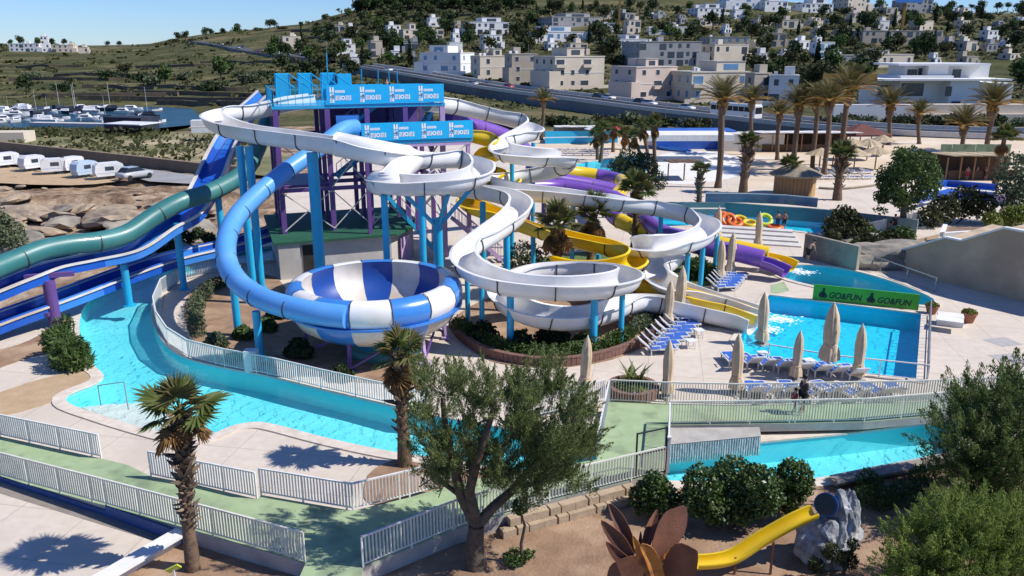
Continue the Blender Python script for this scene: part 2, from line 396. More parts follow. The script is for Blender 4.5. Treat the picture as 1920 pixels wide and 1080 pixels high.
def offset_poly(poly, d):
    n = len(poly); A = sum(poly[i][0]*poly[(i+1) % n][1]-poly[(i+1) % n][0]*poly[i][1] for i in range(n)); s = 1 if A > 0 else -1
    out = []
    for i in range(n):
        a, b, c = [Vector(poly[(i+k) % n]) for k in (-1, 0, 1)]
        d1 = (b-a).normalized(); d2 = (c-b).normalized()
        n1 = Vector((d1.y, -d1.x))*s; n2 = Vector((d2.y, -d2.x))*s; m = n1+n2
        m = m.normalized()*(1/max(.5, m.normalized().dot(n1))) if m.length > 1e-4 else n1
        out.append(tuple(b+m*d))
    return out
def ring(mb, inner, outer, z0, z1):
    n = len(inner)
    for i in range(n):
        j = (i+1) % n; a, b, c, d = inner[i], inner[j], outer[j], outer[i]
        mb.add([(a[0], a[1], z1), (b[0], b[1], z1), (c[0], c[1], z1), (d[0], d[1], z1), (a[0], a[1], z0), (b[0], b[1], z0), (c[0], c[1], z0), (d[0], d[1], z0)], [(0, 1, 2, 3), (0, 4, 5, 1), (2, 6, 7, 3)])
for nm, (poly, zw_, zf, fm) in POOLS.items():
    vs, fs = fill_poly(poly); MB().add([(x, y, zw_) for x, y in vs], fs).build(nm+'_water', 'water', kind='structure')
    mb = MB().add([(x, y, zf) for x, y in vs], fs); n = len(poly)
    for i in range(n):
        a, b = poly[i], poly[(i+1) % n]; mb.quad((a[0], a[1], .0), (b[0], b[1], .0), (b[0], b[1], zf), (a[0], a[1], zf))
    mb.build(nm+'_basin', fm, kind='structure')
    if nm != 'river':
        mb = MB(); ring(mb, offset_poly(poly, -.06), offset_poly(poly, .34), -.02, .055); mb.build(nm+'_coping', 'coping', kind='structure')
mb = MB(); ring(mb, offset_poly(RIVER, -.05), offset_poly(RIVER, .5), -.02, .06); mb.build('river_coping', 'coping', kind='structure')
vs, fs = fill_poly(DECK, [p[0] for p in POOLS.values()], [tuple(g(x, y)[:2]) for y in range(300, 1400, 60) for x in range(-600, 2600, 130)])
mb = MB().add([(x, y, 0) for x, y in vs], fs)
for i in range(len(DECK)):
    a, b = DECK[i], DECK[(i+1) % len(DECK)]; mb.quad((a[0], a[1], 0), (b[0], b[1], 0), (b[0], b[1], -2.5), (a[0], a[1], -2.5))
mb.build('pavement', 'deck', kind='structure')
# submerged steps in the river beside the entry
mb = MB()
for k in range(3):
    a = g(150+k*16, 757+k*1, 0); 
    mb.prism([tuple(g(x, y)[:2]) for x, y in [(150-k*8, 752+k*0), (215+k*22, 745-k*8), (330+k*24, 800-k*7), (300, 812)]], -.95, -.3-.18*k)
mb.build('pool_step', 'white_wall', kind='structure')
# ---------------------------------------------------------------- beds and grounds laid on the pavement
def bed(name, px, material, z=.03, n=3): return sheet(name, smooth_px(px, n), z, material, skirt=.06)
def smooth_px(px, n=3): return smooth_closed(px, n)
bed('soil_bed', [(345, 575), (372, 535), (430, 515), (520, 520), (560, 590), (640, 625), (760, 660), (735, 715), (640, 712), (520, 690), (420, 668), (362, 635)], 'soil')
bed('soil_bed', [(852, 612), (880, 575), (980, 540), (1120, 535), (1230, 560), (1244, 590), (1210, 648), (1110, 682), (990, 688), (900, 668)], 'soil')
bed('soil_bed', [(1000, 520), (1010, 485), (1130, 470), (1290, 480), (1345, 505), (1330, 535), (1220, 545), (1100, 530)], 'grass_green')
bed('sand_ground', [(-250, 770), (-60, 752), (60, 715), (165, 692), (180, 706), (120, 735), (100, 752), (0, 780), (-200, 810)], 'sand')
bed('soil_bed', [(-200, 690), (0, 655), (70, 630), (110, 600), (135, 590), (135, 650), (60, 668), (-50, 700)], 'soil')
bed('sand_ground', [(740, 862), (800, 855), (905, 872), (900, 900), (780, 930), (690, 945), (690, 890)], 'soil')
sheet('soil_ground', [(540, 1500), (540, 1110), (690, 1020), (860, 985), (1060, 935), (1250, 905), (1530, 912), (1600, 900), (1790, 862), (2400, 800), (2700, 1500)], .02, 'soil', skirt=.05)
sheet('soil_ground', [(150, 1130), (250, 1060), (345, 1000), (560, 1062), (538, 1110), (538, 1500), (-100, 1500)], .02, 'soil', skirt=.05)
sheet('grey_path', [(-300, 838), (0, 902), (318, 1000), (308, 1020), (0, 925), (-300, 850)], .006, 'grey_paving')
sheet('splash_pad', smooth_px([(1238, 290), (1330, 284), (1392, 300), (1402, 322), (1340, 340), (1262, 345), (1232, 325)], 3), .01, 'white_wall')
sheet('sand_ground', smooth_px([(1010, 262), (2300, 262), (2300, 330), (1850, 345), (1640, 350), (1400, 352), (1405, 318), (1385, 292), (1300, 280), (1180, 285), (1080, 290)], 2), .006, 'deck_far')
# ================================================================ green walkway and bridge
def zw(x):
    t = min(1, max(0, (x+16.5)/6)); return .14+.42*t*t*(3-2*t)
def gw(px, py):
    z = .5
    for _ in range(6): p = g(px, py, z); z = zw(p.x)
    return g(px, py, z)
WALKPX = [(-300, 800), (-300, 745), (0, 818), (192, 860), (240, 872), (283, 893), (482, 936), (490, 928), (662, 958), (770, 932), (860, 905), (960, 885), (1118, 862), (1142, 752), (1250, 757), (1380, 760), (1490, 758), (1700, 754), (1990, 742), (2000, 762), (1900, 768), (1770, 778), (1620, 791), (1490, 794), (1256, 797), (1251, 884), (1030, 938), (850, 994), (680, 1064), (672, 1130), (540, 1130), (573, 1056), (400, 1006), (200, 949), (0, 894)]
WALK = [gw(x, y) for x, y in WALKPX]
poly = [(p.x, p.y) for p in WALK]; vs, fs = fill_poly(poly, (), [(x*.8, y*.8+4) for x in range(-22, 0, 2) for y in range(20, 34, 2) if inpoly((x*.8, y*.8+4), poly)])
MB().add([(x, y, zw(x)) for x, y in vs], fs).build('walkway', 'green_floor', kind='structure')
mb = MB(); RIVER_ = offset_poly(RIVER, 1.2)
for i in range(len(poly)):
    a, b = Vector(poly[i]), Vector(poly[(i+1) % len(poly)]); mid = (a+b)/2
    onriver = any(inpoly(tuple(a.lerp(b, q/10)), RIVER_) for q in range(11)); dz = .34 if onriver else 2.0
    mb.quad((a.x, a.y, zw(a.x)-.004), (b.x, b.y, zw(b.x)-.004), (b.x, b.y, max(zw(b.x)-dz, -.9)), (a.x, a.y, max(zw(a.x)-dz, -.9)))
mb.add([(x, y, zw(x)-.34) for x, y in vs], fs)
mb.build('walkway_slab', 'concrete', kind='structure')
# harbour
sheet('harbour_water', [(-900, 238), (0, 241), (300, 240), (420, 228), (432, 208), (300, 200), (0, 199), (-900, 196)], -.9, 'harbour_water' if 'harbour_water' in MATS else mat('harbour_water', (.012, .04, .055), (.02, .065, .085), .08, .35, .5, .5, spec=.15))
# ================================================================ slides
mat('gel_white', (.80, .79, .77), (.75, .735, .71), .8, .28, coat=.3, c3=(.66, .63, .58), s3=.45)
mat('gel_cream', (.72, .68, .62), (.60, .55, .48), .9, .35, c3=(.50, .42, .33), s3=.35)
mat('gel_yellow', (.80, .55, .014), (.73, .48, .012), .9, .3, coat=.25)
mat('gel_blue', (.045, .22, .62), (.04, .19, .56), .8, .28, coat=.4)
mat('gel_blue_light', (.10, .33, .72), (.085, .29, .66), .8, .38, coat=.12, c3=(.14, .37, .72), s3=.4)
mat('gel_teal', (.028, .145, .145), (.04, .175, .17), .7, .42, coat=.08, c3=(.06, .205, .20), s3=.3)
mat('gel_deep_blue', (.01, .085, .42), (.012, .10, .48), .8, .35, coat=.2)
mat('gel_navy_and_shade', (.01, .055, .27), (.012, .065, .31), .8, .4)  # bowl inside: blue with shade mixed into the colour; barrel rim: plain navy
mat('gel_purple', (.19, .085, .40), (.165, .07, .35), .9, .3, coat=.3)
mat('gel_cyan', (.02, .42, .70), (.025, .46, .74), .9, .35)
mat('joint_dark', (.035, .033, .032), (.06, .055, .05), 3, .7)
mat('turquoise_steel', (.012, .36, .62), (.018, .40, .66), 1.2, .38, c3=(.03, .33, .55), s3=.4)
mat('purple_steel', (.135, .065, .25), (.115, .055, .21), 1.2, .45)
mat('lilac_steel', (.48, .34, .56), (.42, .29, .5), 1.2, .5)
mat('white_steel', (.72, .71, .69), (.62, .60, .57), 2.5, .45)
mat('brace_steel', (.62, .58, .56), (.5, .46, .43), 2, .5)
mat('grey_steel', (.33, .34, .35), (.25, .255, .26), 2, .45, metal=.4)
mat('green_roof', (.010, .075, .04), (.014, .095, .05), .9, .7)
mat('render_wall', (.56, .53, .50), (.47, .44, .41), .8, .85, c3=(.42, .38, .34), s3=.3)
mat('dark_void', (.02, .018, .016), (.03, .027, .024), 2, .9)
def frames(pts, bank=0.0):
    out = []; n = len(pts)
    for i, p in enumerate(pts):
        t = (pts[min(i+1, n-1)]-pts[max(i-1, 0)]).normalized()
        s = t.cross(Vector((0, 0, 1))); s.normalize(); up = s.cross(t).normalized()
        if bank:
            k = min(max(i, 6), n-7) if n > 14 else i
            a, b = (pts[k]-pts[max(k-6, 0)]), (pts[min(k+6, n-1)]-pts[k])
            cr = a.x*b.y-a.y*b.x; ang = max(-1, min(1, cr/(a.length*b.length+1e-6)*1.2))*bank
            M = Matrix.Rotation(ang, 3, t); s = M @ s; up = M @ up
        out.append((p, s, up))
    return out
def prof_trough(r, side, th=.05, lip=.10, n=9):
    """closed U profile: outer wall, lips, inner wall; (side, up) with the path at the bowl's centre height"""
    o = [(r*math.sin(a), -r*math.cos(a)) for a in [math.pi*(-.5)+math.pi*i/n for i in range(n+1)]]
    i_ = [((r-th)*math.sin(a), -(r-th)*math.cos(a)) for a in [math.pi*.5-math.pi*i/n for i in range(n+1)]]
    return [(-r-lip, side+.0), (-r-lip, side-.05), (-r, side-.05)]+o+[(r, side-.05), (r+lip, side-.05), (r+lip, side), (r-th, side)]+i_+[(-r+th, side)]
def prof_tube(r, n=18): return [(r*math.sin(2*math.pi*i/n), -r*math.cos(2*math.pi*i/n)) for i in range(n)]
def prof_flat(wd, h, th=.06, lanes=1):
    a = wd/2; return [(-a, h), (-a, -th), (a, -th), (a, h), (a-.09, h), (a-.09, 0), (-a+.09, 0), (-a+.09, h)]
def sweep(mb, fr, prof, caps=True):
    b = len(mb.v); k = len(prof)
    for p, s, u in fr: mb.v += [tuple(p+s*x+u*y) for x, y in prof]
    for i in range(len(fr)-1):
        for j in range(k):
            q = b+i*k+j; r_ = b+i*k+(j+1) % k; mb.f.append((q, r_, r_+k, q+k))
    if caps: mb.f.append(tuple(b+j for j in range(k))); mb.f.append(tuple(b+(len(fr)-1)*k+j for j in range(k-1, -1, -1)))
    return mb
def slide(root, pxs, prof, mats, seg=2.6, bank=.5, joint=.05, step=.3, part='flume_section', world=False):
    pts = spline(pxs if world else [at(*p) for p in pxs], step); fr = frames(pts, bank)
    k = max(2, round(seg/step)); n = 0; i = 0
    cx = sum(p[0] for p in prof)/len(prof)
    jp = [(x*(1+joint/.7), y*(1+joint/.7) if y < 0 else y-.02) for x, y in prof] if joint else None
    while i < len(fr)-1:
        e = min(i+k, len(fr)-1)
        if len(fr)-1-e < k*.4: e = len(fr)-1
        mb = sweep(MB(), fr[i:e+1], prof); o = mb.build(part, mats[n % len(mats)], root, smooth=True); autosmooth(o, 35)
        if joint and i > 0:
            p, s, u = fr[i]; t = (fr[i+1][0]-fr[i-1][0]).normalized()
            o2 = sweep(MB(), [(p-t*.028, s, u), (p+t*.028, s, u)], jp).build('joint_flange', 'joint_dark', root)
        n += 1; i = e
    return pts
def post(root, px, py, Y, r=.2, zb=0.0, m='turquoise_steel', name='support_post', plate=True):
    p = at(px, py, Y); mb = MB().cyl((p.x, p.y, zb), p, r, n=14)
    if plate: mb.cyl((p.x, p.y, zb), (p.x, p.y, zb+.06), r*1.7, n=14)
    o = mb.build(name, m, root, smooth=True); autosmooth(o); return p
def post3(root, p, r=.2, zb=0.0, m='turquoise_steel', name='support_post'):
    mb = MB().cyl((p[0], p[1], zb), p, r, n=14).cyl((p[0], p[1], zb), (p[0], p[1], zb+.06), r*1.7, n=14)
    return autosmooth(mb.build(name, m, root, smooth=True))
def brace(root, a, b, wd=.12, m='turquoise_steel', name='support_arm'): return MB().bar(a, b, wd).build(name, m, root)
U = prof_trough(.66, .36)
# --- front white slide
A = thing('white_slide', 'front white flume spiralling round a palm on its way to the main pool', 'water slide', g(957, 655))
pA = slide(A, [(585, 186, 58.5), (540, 192, 57.5), (470, 207, 56), (418, 212, 54.3), (399, 222, 52.6), (420, 236, 51), (470, 248, 50), (545, 258, 49), (630, 270, 48.3), (700, 284, 47.6), (765, 295, 48.2), (825, 296, 50), (872, 297, 50.8), (902, 310, 49.4), (898, 328, 47.3), (852, 341, 45.9), (780, 346, 45.3), (730, 344, 45.8), (709, 343, 47.6), (730, 344, 50.2), (805, 346, 52.2), (885, 354, 52.4), (945, 365, 50.6), (974, 381, 48.6), (965, 405, 46.3), (920, 438, 44.2), (880, 464, 42.8), (872, 490, 41.2), (900, 514, 39.6), (965, 533, 38.6), (1060, 540, 38.2), (1145, 534, 38.9), (1180, 521, 40.7), (1150, 508, 42.6), (1080, 503, 43.8), (1000, 510, 43.4), (950, 532, 42), (946, 560, 40.2), (995, 588, 39.0), (1070, 597, 39.2), (1132, 586, 40.8), (1200, 564, 43.2), (1290, 577, 43.3), (1380, 597, 42.4), (1412, 608, 41.8)], U, ['gel_white'], 2.7, .3)
# enclosed stretch of the front slide
en = [p for p in pA if 0 < (p-at(700, 285, 47.6)).length < 2.6]
sweep(MB(), frames(en, 0), prof_tube(.73)).build('cover_hood', 'gel_white', A, smooth=True)
for px, Y, r, z in [(585, 48.6, .34, 9.0), (449, 50.3, .24, 9.2), (466, 50.0, .24, 9.2), (720, 45.9, .2, 6.9), (790, 45.5, .2, 6.9), (876, 41.8, .14, 3.2), (903, 40.5, .14, 3.0), (957, 39.0, .19, 2.9), (1115, 38.9, .19, 2.8), (1167, 40.0, .15, 2.7), (950, 45.5, .2, 5.0), (905, 50.8, .2, 5.6)]:
    p = at(px, pyat(Y, z), Y); post3(A, p, r)
cY = Vector(at(820, 400, 47.6)); top = Vector((cY.x, cY.y, 5.2))
post3(A, top, .3)
for px, Y, z in [(760, 46, 6.9), (890, 48.5, 7.1), (840, 46, 6.9)]:
    brace(A, top-Vector((0, 0, .6)), at(px, pyat(Y, z), Y), .2)
# --- rear white slide
B = thing('white_slide', 'white open flume behind the palms with a wide round loop ending at the pool', 'water slide', g(1320, 505))
slide(B, [(800, 192, 59), (850, 198, 61), (920, 212, 62), (985, 230, 62), (1000, 244, 60.5), (965, 258, 58.6), (938, 272, 57), (948, 286, 55.6), (1000, 294, 55), (1050, 296, 56), (1066, 303, 58), (1040, 318, 60), (970, 330, 60), (915, 338, 58), (908, 348, 55.8), (960, 357, 54.4), (1050, 366, 54), (1150, 378, 54.6), (1230, 388, 55.6), (1300, 404, 54.6), (1330, 426, 51.6), (1305, 449, 48.6), (1235, 463, 46.9), (1190, 462, 47.6), (1168, 464, 49.2), (1195, 470, 50.8), (1240, 475, 50.6), (1262, 482, 49.3), (1240, 500, 47), (1232, 517, 45.6), (1255, 536, 44.9), (1320, 556, 44.6), (1380, 574, 44.2), (1434, 592, 43.4)], U, ['gel_white'], 2.8)
for px, Y, z in [(1318, 49.5, 2.9), (1290, 48, 2.9), (1210, 47, 2.8), (1240, 55.5, 4.0), (1075, 54, 4.8), (1000, 61, 8.2), (960, 58.6, 7.6), (1345, 52.5, 3.0)]:
    post3(B, at(px, pyat(Y, z), Y), .16)
# --- yellow slide
Yl = thing('yellow_slide', 'yellow open flume curling between the white slides down to the main pool', 'water slide', g(1210, 520))
slide(Yl, [(800, 240, 58), (860, 247, 58.5), (915, 260, 59), (945, 275, 58.2), (925, 288, 57), (890, 296, 57.5), (880, 312, 59), (920, 322, 60), (960, 335, 59), (930, 352, 57), (880, 368, 55.5), (882, 384, 54), (940, 405, 53), (1000, 427, 52.3), (1070, 447, 50.2), (1140, 462, 48.2), (1188, 478, 46.8), (1186, 495, 45.5), (1140, 505, 45.2), (1070, 504, 46), (1020, 499, 47.4), (1040, 503, 48.5), (1110, 513, 48), (1200, 532, 46.2), (1300, 560, 44.4), (1370, 578, 43.5), (1420, 596, 42.8)], prof_trough(.6, .3), ['gel_yellow'], 2.7)
for px, Y, z in [(1180, 47.5, 2.0), (1122, 50.6, 2.2), (1000, 52.2, 3.2), (905, 53.5, 4.0)]: post3(Yl, at(px, pyat(Y, z), Y), .15)
# --- teal closed tube
T = thing('teal_tube_slide', 'dark teal closed tube winding down from the tower to the left edge', 'water slide', g(90, 622))
slide(T, [(560, 172, 62), (525, 192, 61.5), (500, 232, 59.5), (482, 280, 57), (455, 325, 54.5), (400, 358, 52), (340, 378, 50), (290, 405, 48.6), (240, 438, 47), (190, 452, 45.7), (130, 459, 44.4), (80, 469, 43.2), (30, 488, 41.9), (-40, 515, 40), (-160, 550, 37.5)], prof_tube(.58), ['gel_teal'], 4.2, 0)
# --- blue racing lanes under the teal tube
def lane(name, label, pxs, prof, ms, base, seg=3.0, edge=None):
    r = thing(name, label, 'water slide', base); pts = slide(r, pxs, prof, ms, seg, 0, joint=0)
    if edge:
        fr = frames(pts)
        for s in (-1, 1):
            mb = sweep(MB(), [(p+sd*s*(edge/2)+u*.0, sd, u) for p, sd, u in fr], [(-.11, .42), (-.11, .52), (.11, .52), (.11, .42)]); mb.build('edge_rail', 'gel_cream', r)
    return r, pts
L1, _ = lane('racing_slide', 'blue racing slide with cream edges dropping from the tower under the teal tube', [(502, 180, 63), (464, 217, 61.5), (432, 264, 59.5), (408, 312, 57.3), (390, 352, 55), (358, 408, 51.8), (310, 438, 49.5), (250, 478, 47.3), (170, 497, 45.5), (100, 512, 43.8), (40, 535, 42), (-60, 575, 39.5), (-180, 615, 37)], prof_flat(1.8, .45), ['gel_blue', 'gel_blue', 'gel_deep_blue', 'gel_deep_blue', 'gel_deep_blue'], g(90, 622), edge=1.8)
L2, _ = lane('racing_slide', 'low blue run-out slide with white rim beside the lazy river', [(520, 440, 59), (430, 468, 55.5), (330, 492, 52), (240, 522, 48.6), (160, 553, 45.6), (80, 583, 43), (0, 612, 41), (-100, 650, 38.5)], prof_flat(2.0, .6), ['gel_deep_blue', 'gel_deep_blue', 'gel_blue'], g(160, 600), edge=2.0)
p = at(88, 512, 42.6)
post3(L1, (p.x, p.y, 2.75), .33, m='purple_steel')
for px, Y, z in [(408, 54, 5.6), (330, 50, 4.4), (232, 46.6, 2.6)]: post3(L1, at(px, pyat(Y, z), Y), .22)
brace(L1, (p.x-1.1, p.y-.3, 3.0), (p.x+1.2, p.y+.5, 3.0), .25, 'purple_steel', 'support_beam')
for a in (-.45, .0): brace(L2, (p.x-1.4, p.y+a, .9), (p.x, p.y+a, .9), .2, 'purple_steel', 'support_beam')
# --- blue tube and bowl
BC = Vector((at(703, 548, 39.6).x, 39.6, 0)); RB = 4.25
bowl = thing('bowl_slide', 'blue and white bowl slide fed by a bright blue tube', 'water slide', (BC.x, BC.y, 0))
zr = 3.15
def bprof(kind):
    if kind == 'rim':  return [(RB-.62, zr+.50), (RB-.35, zr+.56), (RB-.02, zr+.46), (RB+.2, zr+.15), (RB+.26, zr-.2), (RB+.16, zr-.55), (RB+.03, zr-.72)]
    if kind == 'wall': return [(RB-.62, zr+.50), (RB-.52, zr+.2), (RB-.52, zr-.2), (RB-.62, zr-.6), (RB-1.1, zr-1.15), (RB-2.2, zr-1.7), (.9, zr-2.05)]
    if kind == 'under': return [(RB+.02, zr-.72), (RB-.02, zr-1.05), (RB-.3, zr-1.5), (RB-1.0, zr-1.95), (RB-2.2, zr-2.3), (.9, zr-2.45)]
N = 14
for k in range(N):
    a0, a1 = 2*math.pi*k/N+R(7), 2*math.pi*(k+1)/N+R(7)
    for kind, nm in (('rim', 'rim_panel'), ('wall', 'inner_panel'), ('under', 'hull_panel')):
        m = ('gel_blue' if (k+(kind == 'wall')) % 2 else 'gel_white') if kind != 'under' else ('gel_blue' if k % 2 else 'gel_cream')
        if kind == 'wall': m = 'gel_navy_and_shade' if k % 2 else 'gel_cream'  # inner blue panels carry the bowl's shade in their colour
        o = MB().lathe(bprof(kind), 5, (BC.x, BC.y, 0), a0, a1).build(nm, m, bowl, smooth=True); autosmooth(o, 45)
    o = MB().lathe([(RB-.6, zr+.53), (RB-.35, zr+.6), (RB, zr+.5), (RB+.22, zr+.15), (RB+.28, zr-.2), (RB+.18, zr-.56)], 1, (BC.x, BC.y, 0), a0-.006, a0+.006).build('seam', 'joint_dark', bowl)
mb = MB().lathe([(RB+.06, zr-.7), (RB+.24, zr-.7), (RB+.24, zr-.8), (RB+.0, zr-.8)], 56, (BC.x, BC.y, 0)); mb.build('flange_ring', 'gel_blue', bowl)
tb = slide(bowl, [(665, 238, 56), (640, 245, 54.5), (595, 280, 52.2), (540, 318, 50), (488, 360, 47.8), (445, 405, 45.4), (425, 450, 43.2), (427, 495, 41), (450, 532, 39), (492, 560, 37.3), (545, 577, 36.2), (600, 588, 35.55), (650, 594, 35.3)], prof_tube(.55), ['gel_blue_light'], 2.3, 0, part='tube_section')
for px, Y, z in [(480, 37.6, 2.6), (436, 41.2, 3.3), (462, 47.0, 5.6)]: post3(bowl, at(px, pyat(Y, z), Y), .2)
for k in range(6):
    a = R(18+60*k); ca, sa = math.cos(a), math.sin(a); ft = Vector((BC.x+3.7*ca, BC.y+3.7*sa, .0)); hd = Vector((BC.x+3.5*ca, BC.y+3.5*sa, zr-1.25))
    MB().bar(ft, hd, .16).bar(ft+Vector((0, 0, .05)), ft+Vector((.01, 0, .13)), .5).build('leg', 'lilac_steel' if k in (0, 5) else 'purple_steel', bowl)
    a2 = a+R(60); hd2 = Vector((BC.x+3.5*math.cos(a2), BC.y+3.5*math.sin(a2), zr-1.3)); brace(bowl, ft+Vector((0, 0, .2)), hd2, .09, 'purple_steel', 'brace')
sp = thing('splash_tank', 'small teal catch pool under the blue and white bowl', 'pool tank', (BC.x+.5, BC.y-.6, 0))
MB().lathe([(1.9, 0), (2.0, .55), (1.8, .55), (1.75, .1)], 24, (BC.x+.5, BC.y-.6, 0)).build('tank_wall', 'gel_teal', sp, smooth=True)
MB().cyl((BC.x+.5, BC.y-.6, .1), (BC.x+.5, BC.y-.6, .42), 1.77, n=24).build('tank_water', 'pool_floor', sp)
# --- purple and yellow tubes at the right
P1 = thing('purple_tube_slide', 'purple closed tube whose open end drops into the far small pool, nearer of the two', 'water slide', g(1440, 500))
slide(P1, [(990, 350, 66), (1060, 352, 67), (1150, 372, 65), (1195, 400, 61.5), (1240, 435, 57), (1300, 458, 54.6), (1380, 474, 53.6), (1430, 486, 52.8)], prof_tube(.62), ['gel_purple'], 3.4, 0)
slide(P1, [(1430, 488, 52.8), (1455, 496, 52.4), (1476, 506, 51.9)], prof_trough(.62, .12), ['gel_purple'], 4, 0)
P2 = thing('yellow_tube_slide', 'yellow and purple tube lying behind the purple one, yellow mouth at the pool', 'water slide', g(1470, 490))
slide(P2, [(1060, 322, 74), (1100, 326, 74.5), (1145, 333, 74), (1170, 345, 71), (1150, 375, 66), (1150, 405, 62), (1200, 428, 59.5), (1290, 448, 57), (1345, 458, 56), (1440, 478, 54.6)], prof_tube(.6), ['gel_yellow', 'gel_purple', 'gel_yellow', 'gel_yellow', 'gel_purple', 'gel_purple', 'gel_yellow', 'gel_purple', 'gel_yellow'], 3.0, 0)
slide(P2, [(1440, 480, 54.6), (1465, 486, 54.2), (1484, 495, 53.4)], prof_trough(.6, .12), ['gel_yellow'], 4, 0)
P3 = thing('purple_tube_slide', 'long purple tube behind the tower, with lilac stretch under the rear white slide', 'water slide', g(1010, 380))
slide(P3, [(840, 225, 62), (900, 240, 64), (960, 262, 66), (1000, 300, 68), (1000, 325, 68), (1050, 338, 68.5), (1110, 348, 69), (1152, 358, 69)], prof_tube(.62), ['gel_purple'], 3.4, 0)
for px, Y, z in [(990, 68, 4.2), (1020, 68, 4.0), (1110, 69, 3.0)]: post3(P3, at(px, pyat(Y, z), Y), .2, m='purple_steel')
for px, Y, z in [(1100, 74.5, 3.4), (1150, 73, 3)]: post3(P2, at(px, pyat(Y, z), Y), .2, m='purple_steel')
# ================================================================ slide tower
TA = R(20); TU = Vector((math.cos(TA), math.sin(TA), 0)); TV = Vector((-math.sin(TA), math.cos(TA), 0))
T0 = Vector(at(612, 195, 56)); T0.z = 0
def tp(u, v, z=0.0): return T0+TU*u+TV*v+Vector((0, 0, z))
tower = thing('slide_tower', 'purple steel slide tower with cyan banner decks and stairs', 'slide tower', tuple(tp(4, 3)))
def col(u, v, z0, z1, wd=.3, m='purple_steel', name='column'): return MB().bar(tp(u, v, z0), tp(u, v, z1), wd, up=TV).build(name, m, tower)
def beam(a, b, wd=.22, m='purple_steel', name='beam', ht=None): return MB().bar(tp(*a), tp(*b), wd, ht).build(name, m, tower)
ZD = 11.3; Z2 = 8.95
for u in (-3.4, 0.0, 2.7, 5.4, 8.1):
    for v in (0, 3.2, 6.4):
        if u == -3.4 and v == 6.4: pass
        front = v == 0
        col(u, v, 2.6 if u < 6 else 0, ZD, .34 if front else .3, 'lilac_steel' if (front and u in (8.1,)) else 'purple_steel')
for z in (5.6, Z2-.05, ZD-.12):
    for v in (0, 3.2, 6.4): beam((-3.4, v, z), (8.1, v, z), .26, 'lilac_steel' if (z > 11 and v == 0) else 'purple_steel')
    for u in (-3.4, 0.0, 2.7, 5.4, 8.1): beam((u, 0, z), (u, 6.4, z), .22)
# white cross braces
for u0, u1, z0, z1, v in [(2.7, 5.4, 2.8, 5.5, 0), (5.4, 8.1, 2.8, 5.5, 0), (0, 2.7, 2.8, 5.5, 0), (0, 2.7, 5.7, 8.8, 0), (2.7, 5.4, 5.7, 8.8, 0), (5.4, 8.1, 5.7, 8.8, 0), (-3.4, 0, 2.8, 5.5, 0), (-3.4, 0, 5.7, 8.8, 3.2)]:
    beam((u0, v-.16, z0), (u1, v-.16, z1), .07, 'brace_steel', 'cross_brace'); beam((u1, v-.22, z0), (u0, v-.22, z1), .07, 'brace_steel', 'cross_brace')
for u in (-3.4, 8.1):
    for z0, z1 in ((2.8, 5.5), (5.7, 8.8)): beam((u, 0, z0), (u, 6.4, z1), .08, 'brace_steel', 'cross_brace'); beam((u, 6.4, z0), (u, 0, z1), .08, 'brace_steel', 'cross_brace')
def slab(u0, u1, v0, v1, z, th=.2, m='turquoise_steel', name='platform'):
    return MB().prism([tuple(tp(u, v)[:2]) for u, v in [(u0, v0), (u1, v0), (u1, v1), (u0, v1)]], z-th, z).build(name, m, tower)
slab(-3.6, 8.3, -.2, 6.6, ZD); slab(0, 8.3, -.2, 6.6, Z2); slab(1.9, 9.7, -2.2, -.3, Z2)
slab(-3.5, 0, 1, 6.6, 5.8, m='purple_steel')
for u in (2.2, 5.6, 9.4): col(u, -2.0, 0 if u > 6 else 2.6, Z2-.2, .26, 'lilac_steel' if u == 9.4 else 'purple_steel')
for u in (2.2, 5.6, 9.4): beam((u, -2.0, Z2-.28), (u, 0, Z2-.28), .2)
beam((2.0, -2.05, Z2-.32), (9.6, -2.05, Z2-.32), .24, 'lilac_steel')
beam((5.6, -2.1, 6.0), (9.4, -2.1, 8.6), .08, 'brace_steel', 'cross_brace')
mat('banner_cyan', (.005, .44, .80), (.004, .40, .76), 1.5, .5)
mat('print_white', (.80, .83, .84), None, rough=.5)
mat('print_dark', (.10, .11, .16), None, rough=.5)
def logo(parent, M, h):
    """white print of one advert: a small crest and two lines of lettering with a ring, flat on the banner"""
    w_, d_ = MB(), MB()
    def q(mb, x0, x1, y0, y1, e=.0): mb.quad(*[M @ Vector((x, -.012-e, y)) for x, y in ((x0, y0), (x1, y0), (x1, y1), (x0, y1))])
    for x0 in (0, .16): 
        q(w_, x0, x0+.13, .62*h, .9*h); q(w_, x0, x0+.13, .08*h, .26*h); q(w_, x0+.01, x0+.12, .3*h, .57*h)
    q(d_, .03, .11, .34*h, .44*h, .002); q(d_, .18, .27, .32*h, .5*h, .002); q(d_, .12, .17, .78*h, .9*h, .002); q(d_, .06, .1, .12*h, .2*h, .002)
    x = .36
    for i in range(9): q(w_, x, x+.06, .60*h, .74*h); x += .075
    x = .36
    for i, s in enumerate((.11, .09, .11, .0, .11, .09, .11)):
        if i == 3: x += .30; continue
        q(w_, x, x+.025, .2*h, .46*h); q(w_, x+.05, x+s, .2*h, .46*h); q(w_, x+.02, x+.055, .38*h if i % 2 else .2*h, .46*h if i % 2 else .28*h); x += .13
    cx, cy = .36+.39+.13, .33*h
    for k in range(12):
        a, b = 2*math.pi*k/12, 2*math.pi*(k+1)/12
        w_.quad(*[M @ Vector((cx+r*math.cos(t), -.012, cy+r*math.sin(t))) for r, t in ((.07, a), (.15, a), (.15, b), (.07, b))])
    lo = w_.build('printed_logo', 'print_white', parent); d_.build('printed_mark', 'print_dark', parent)
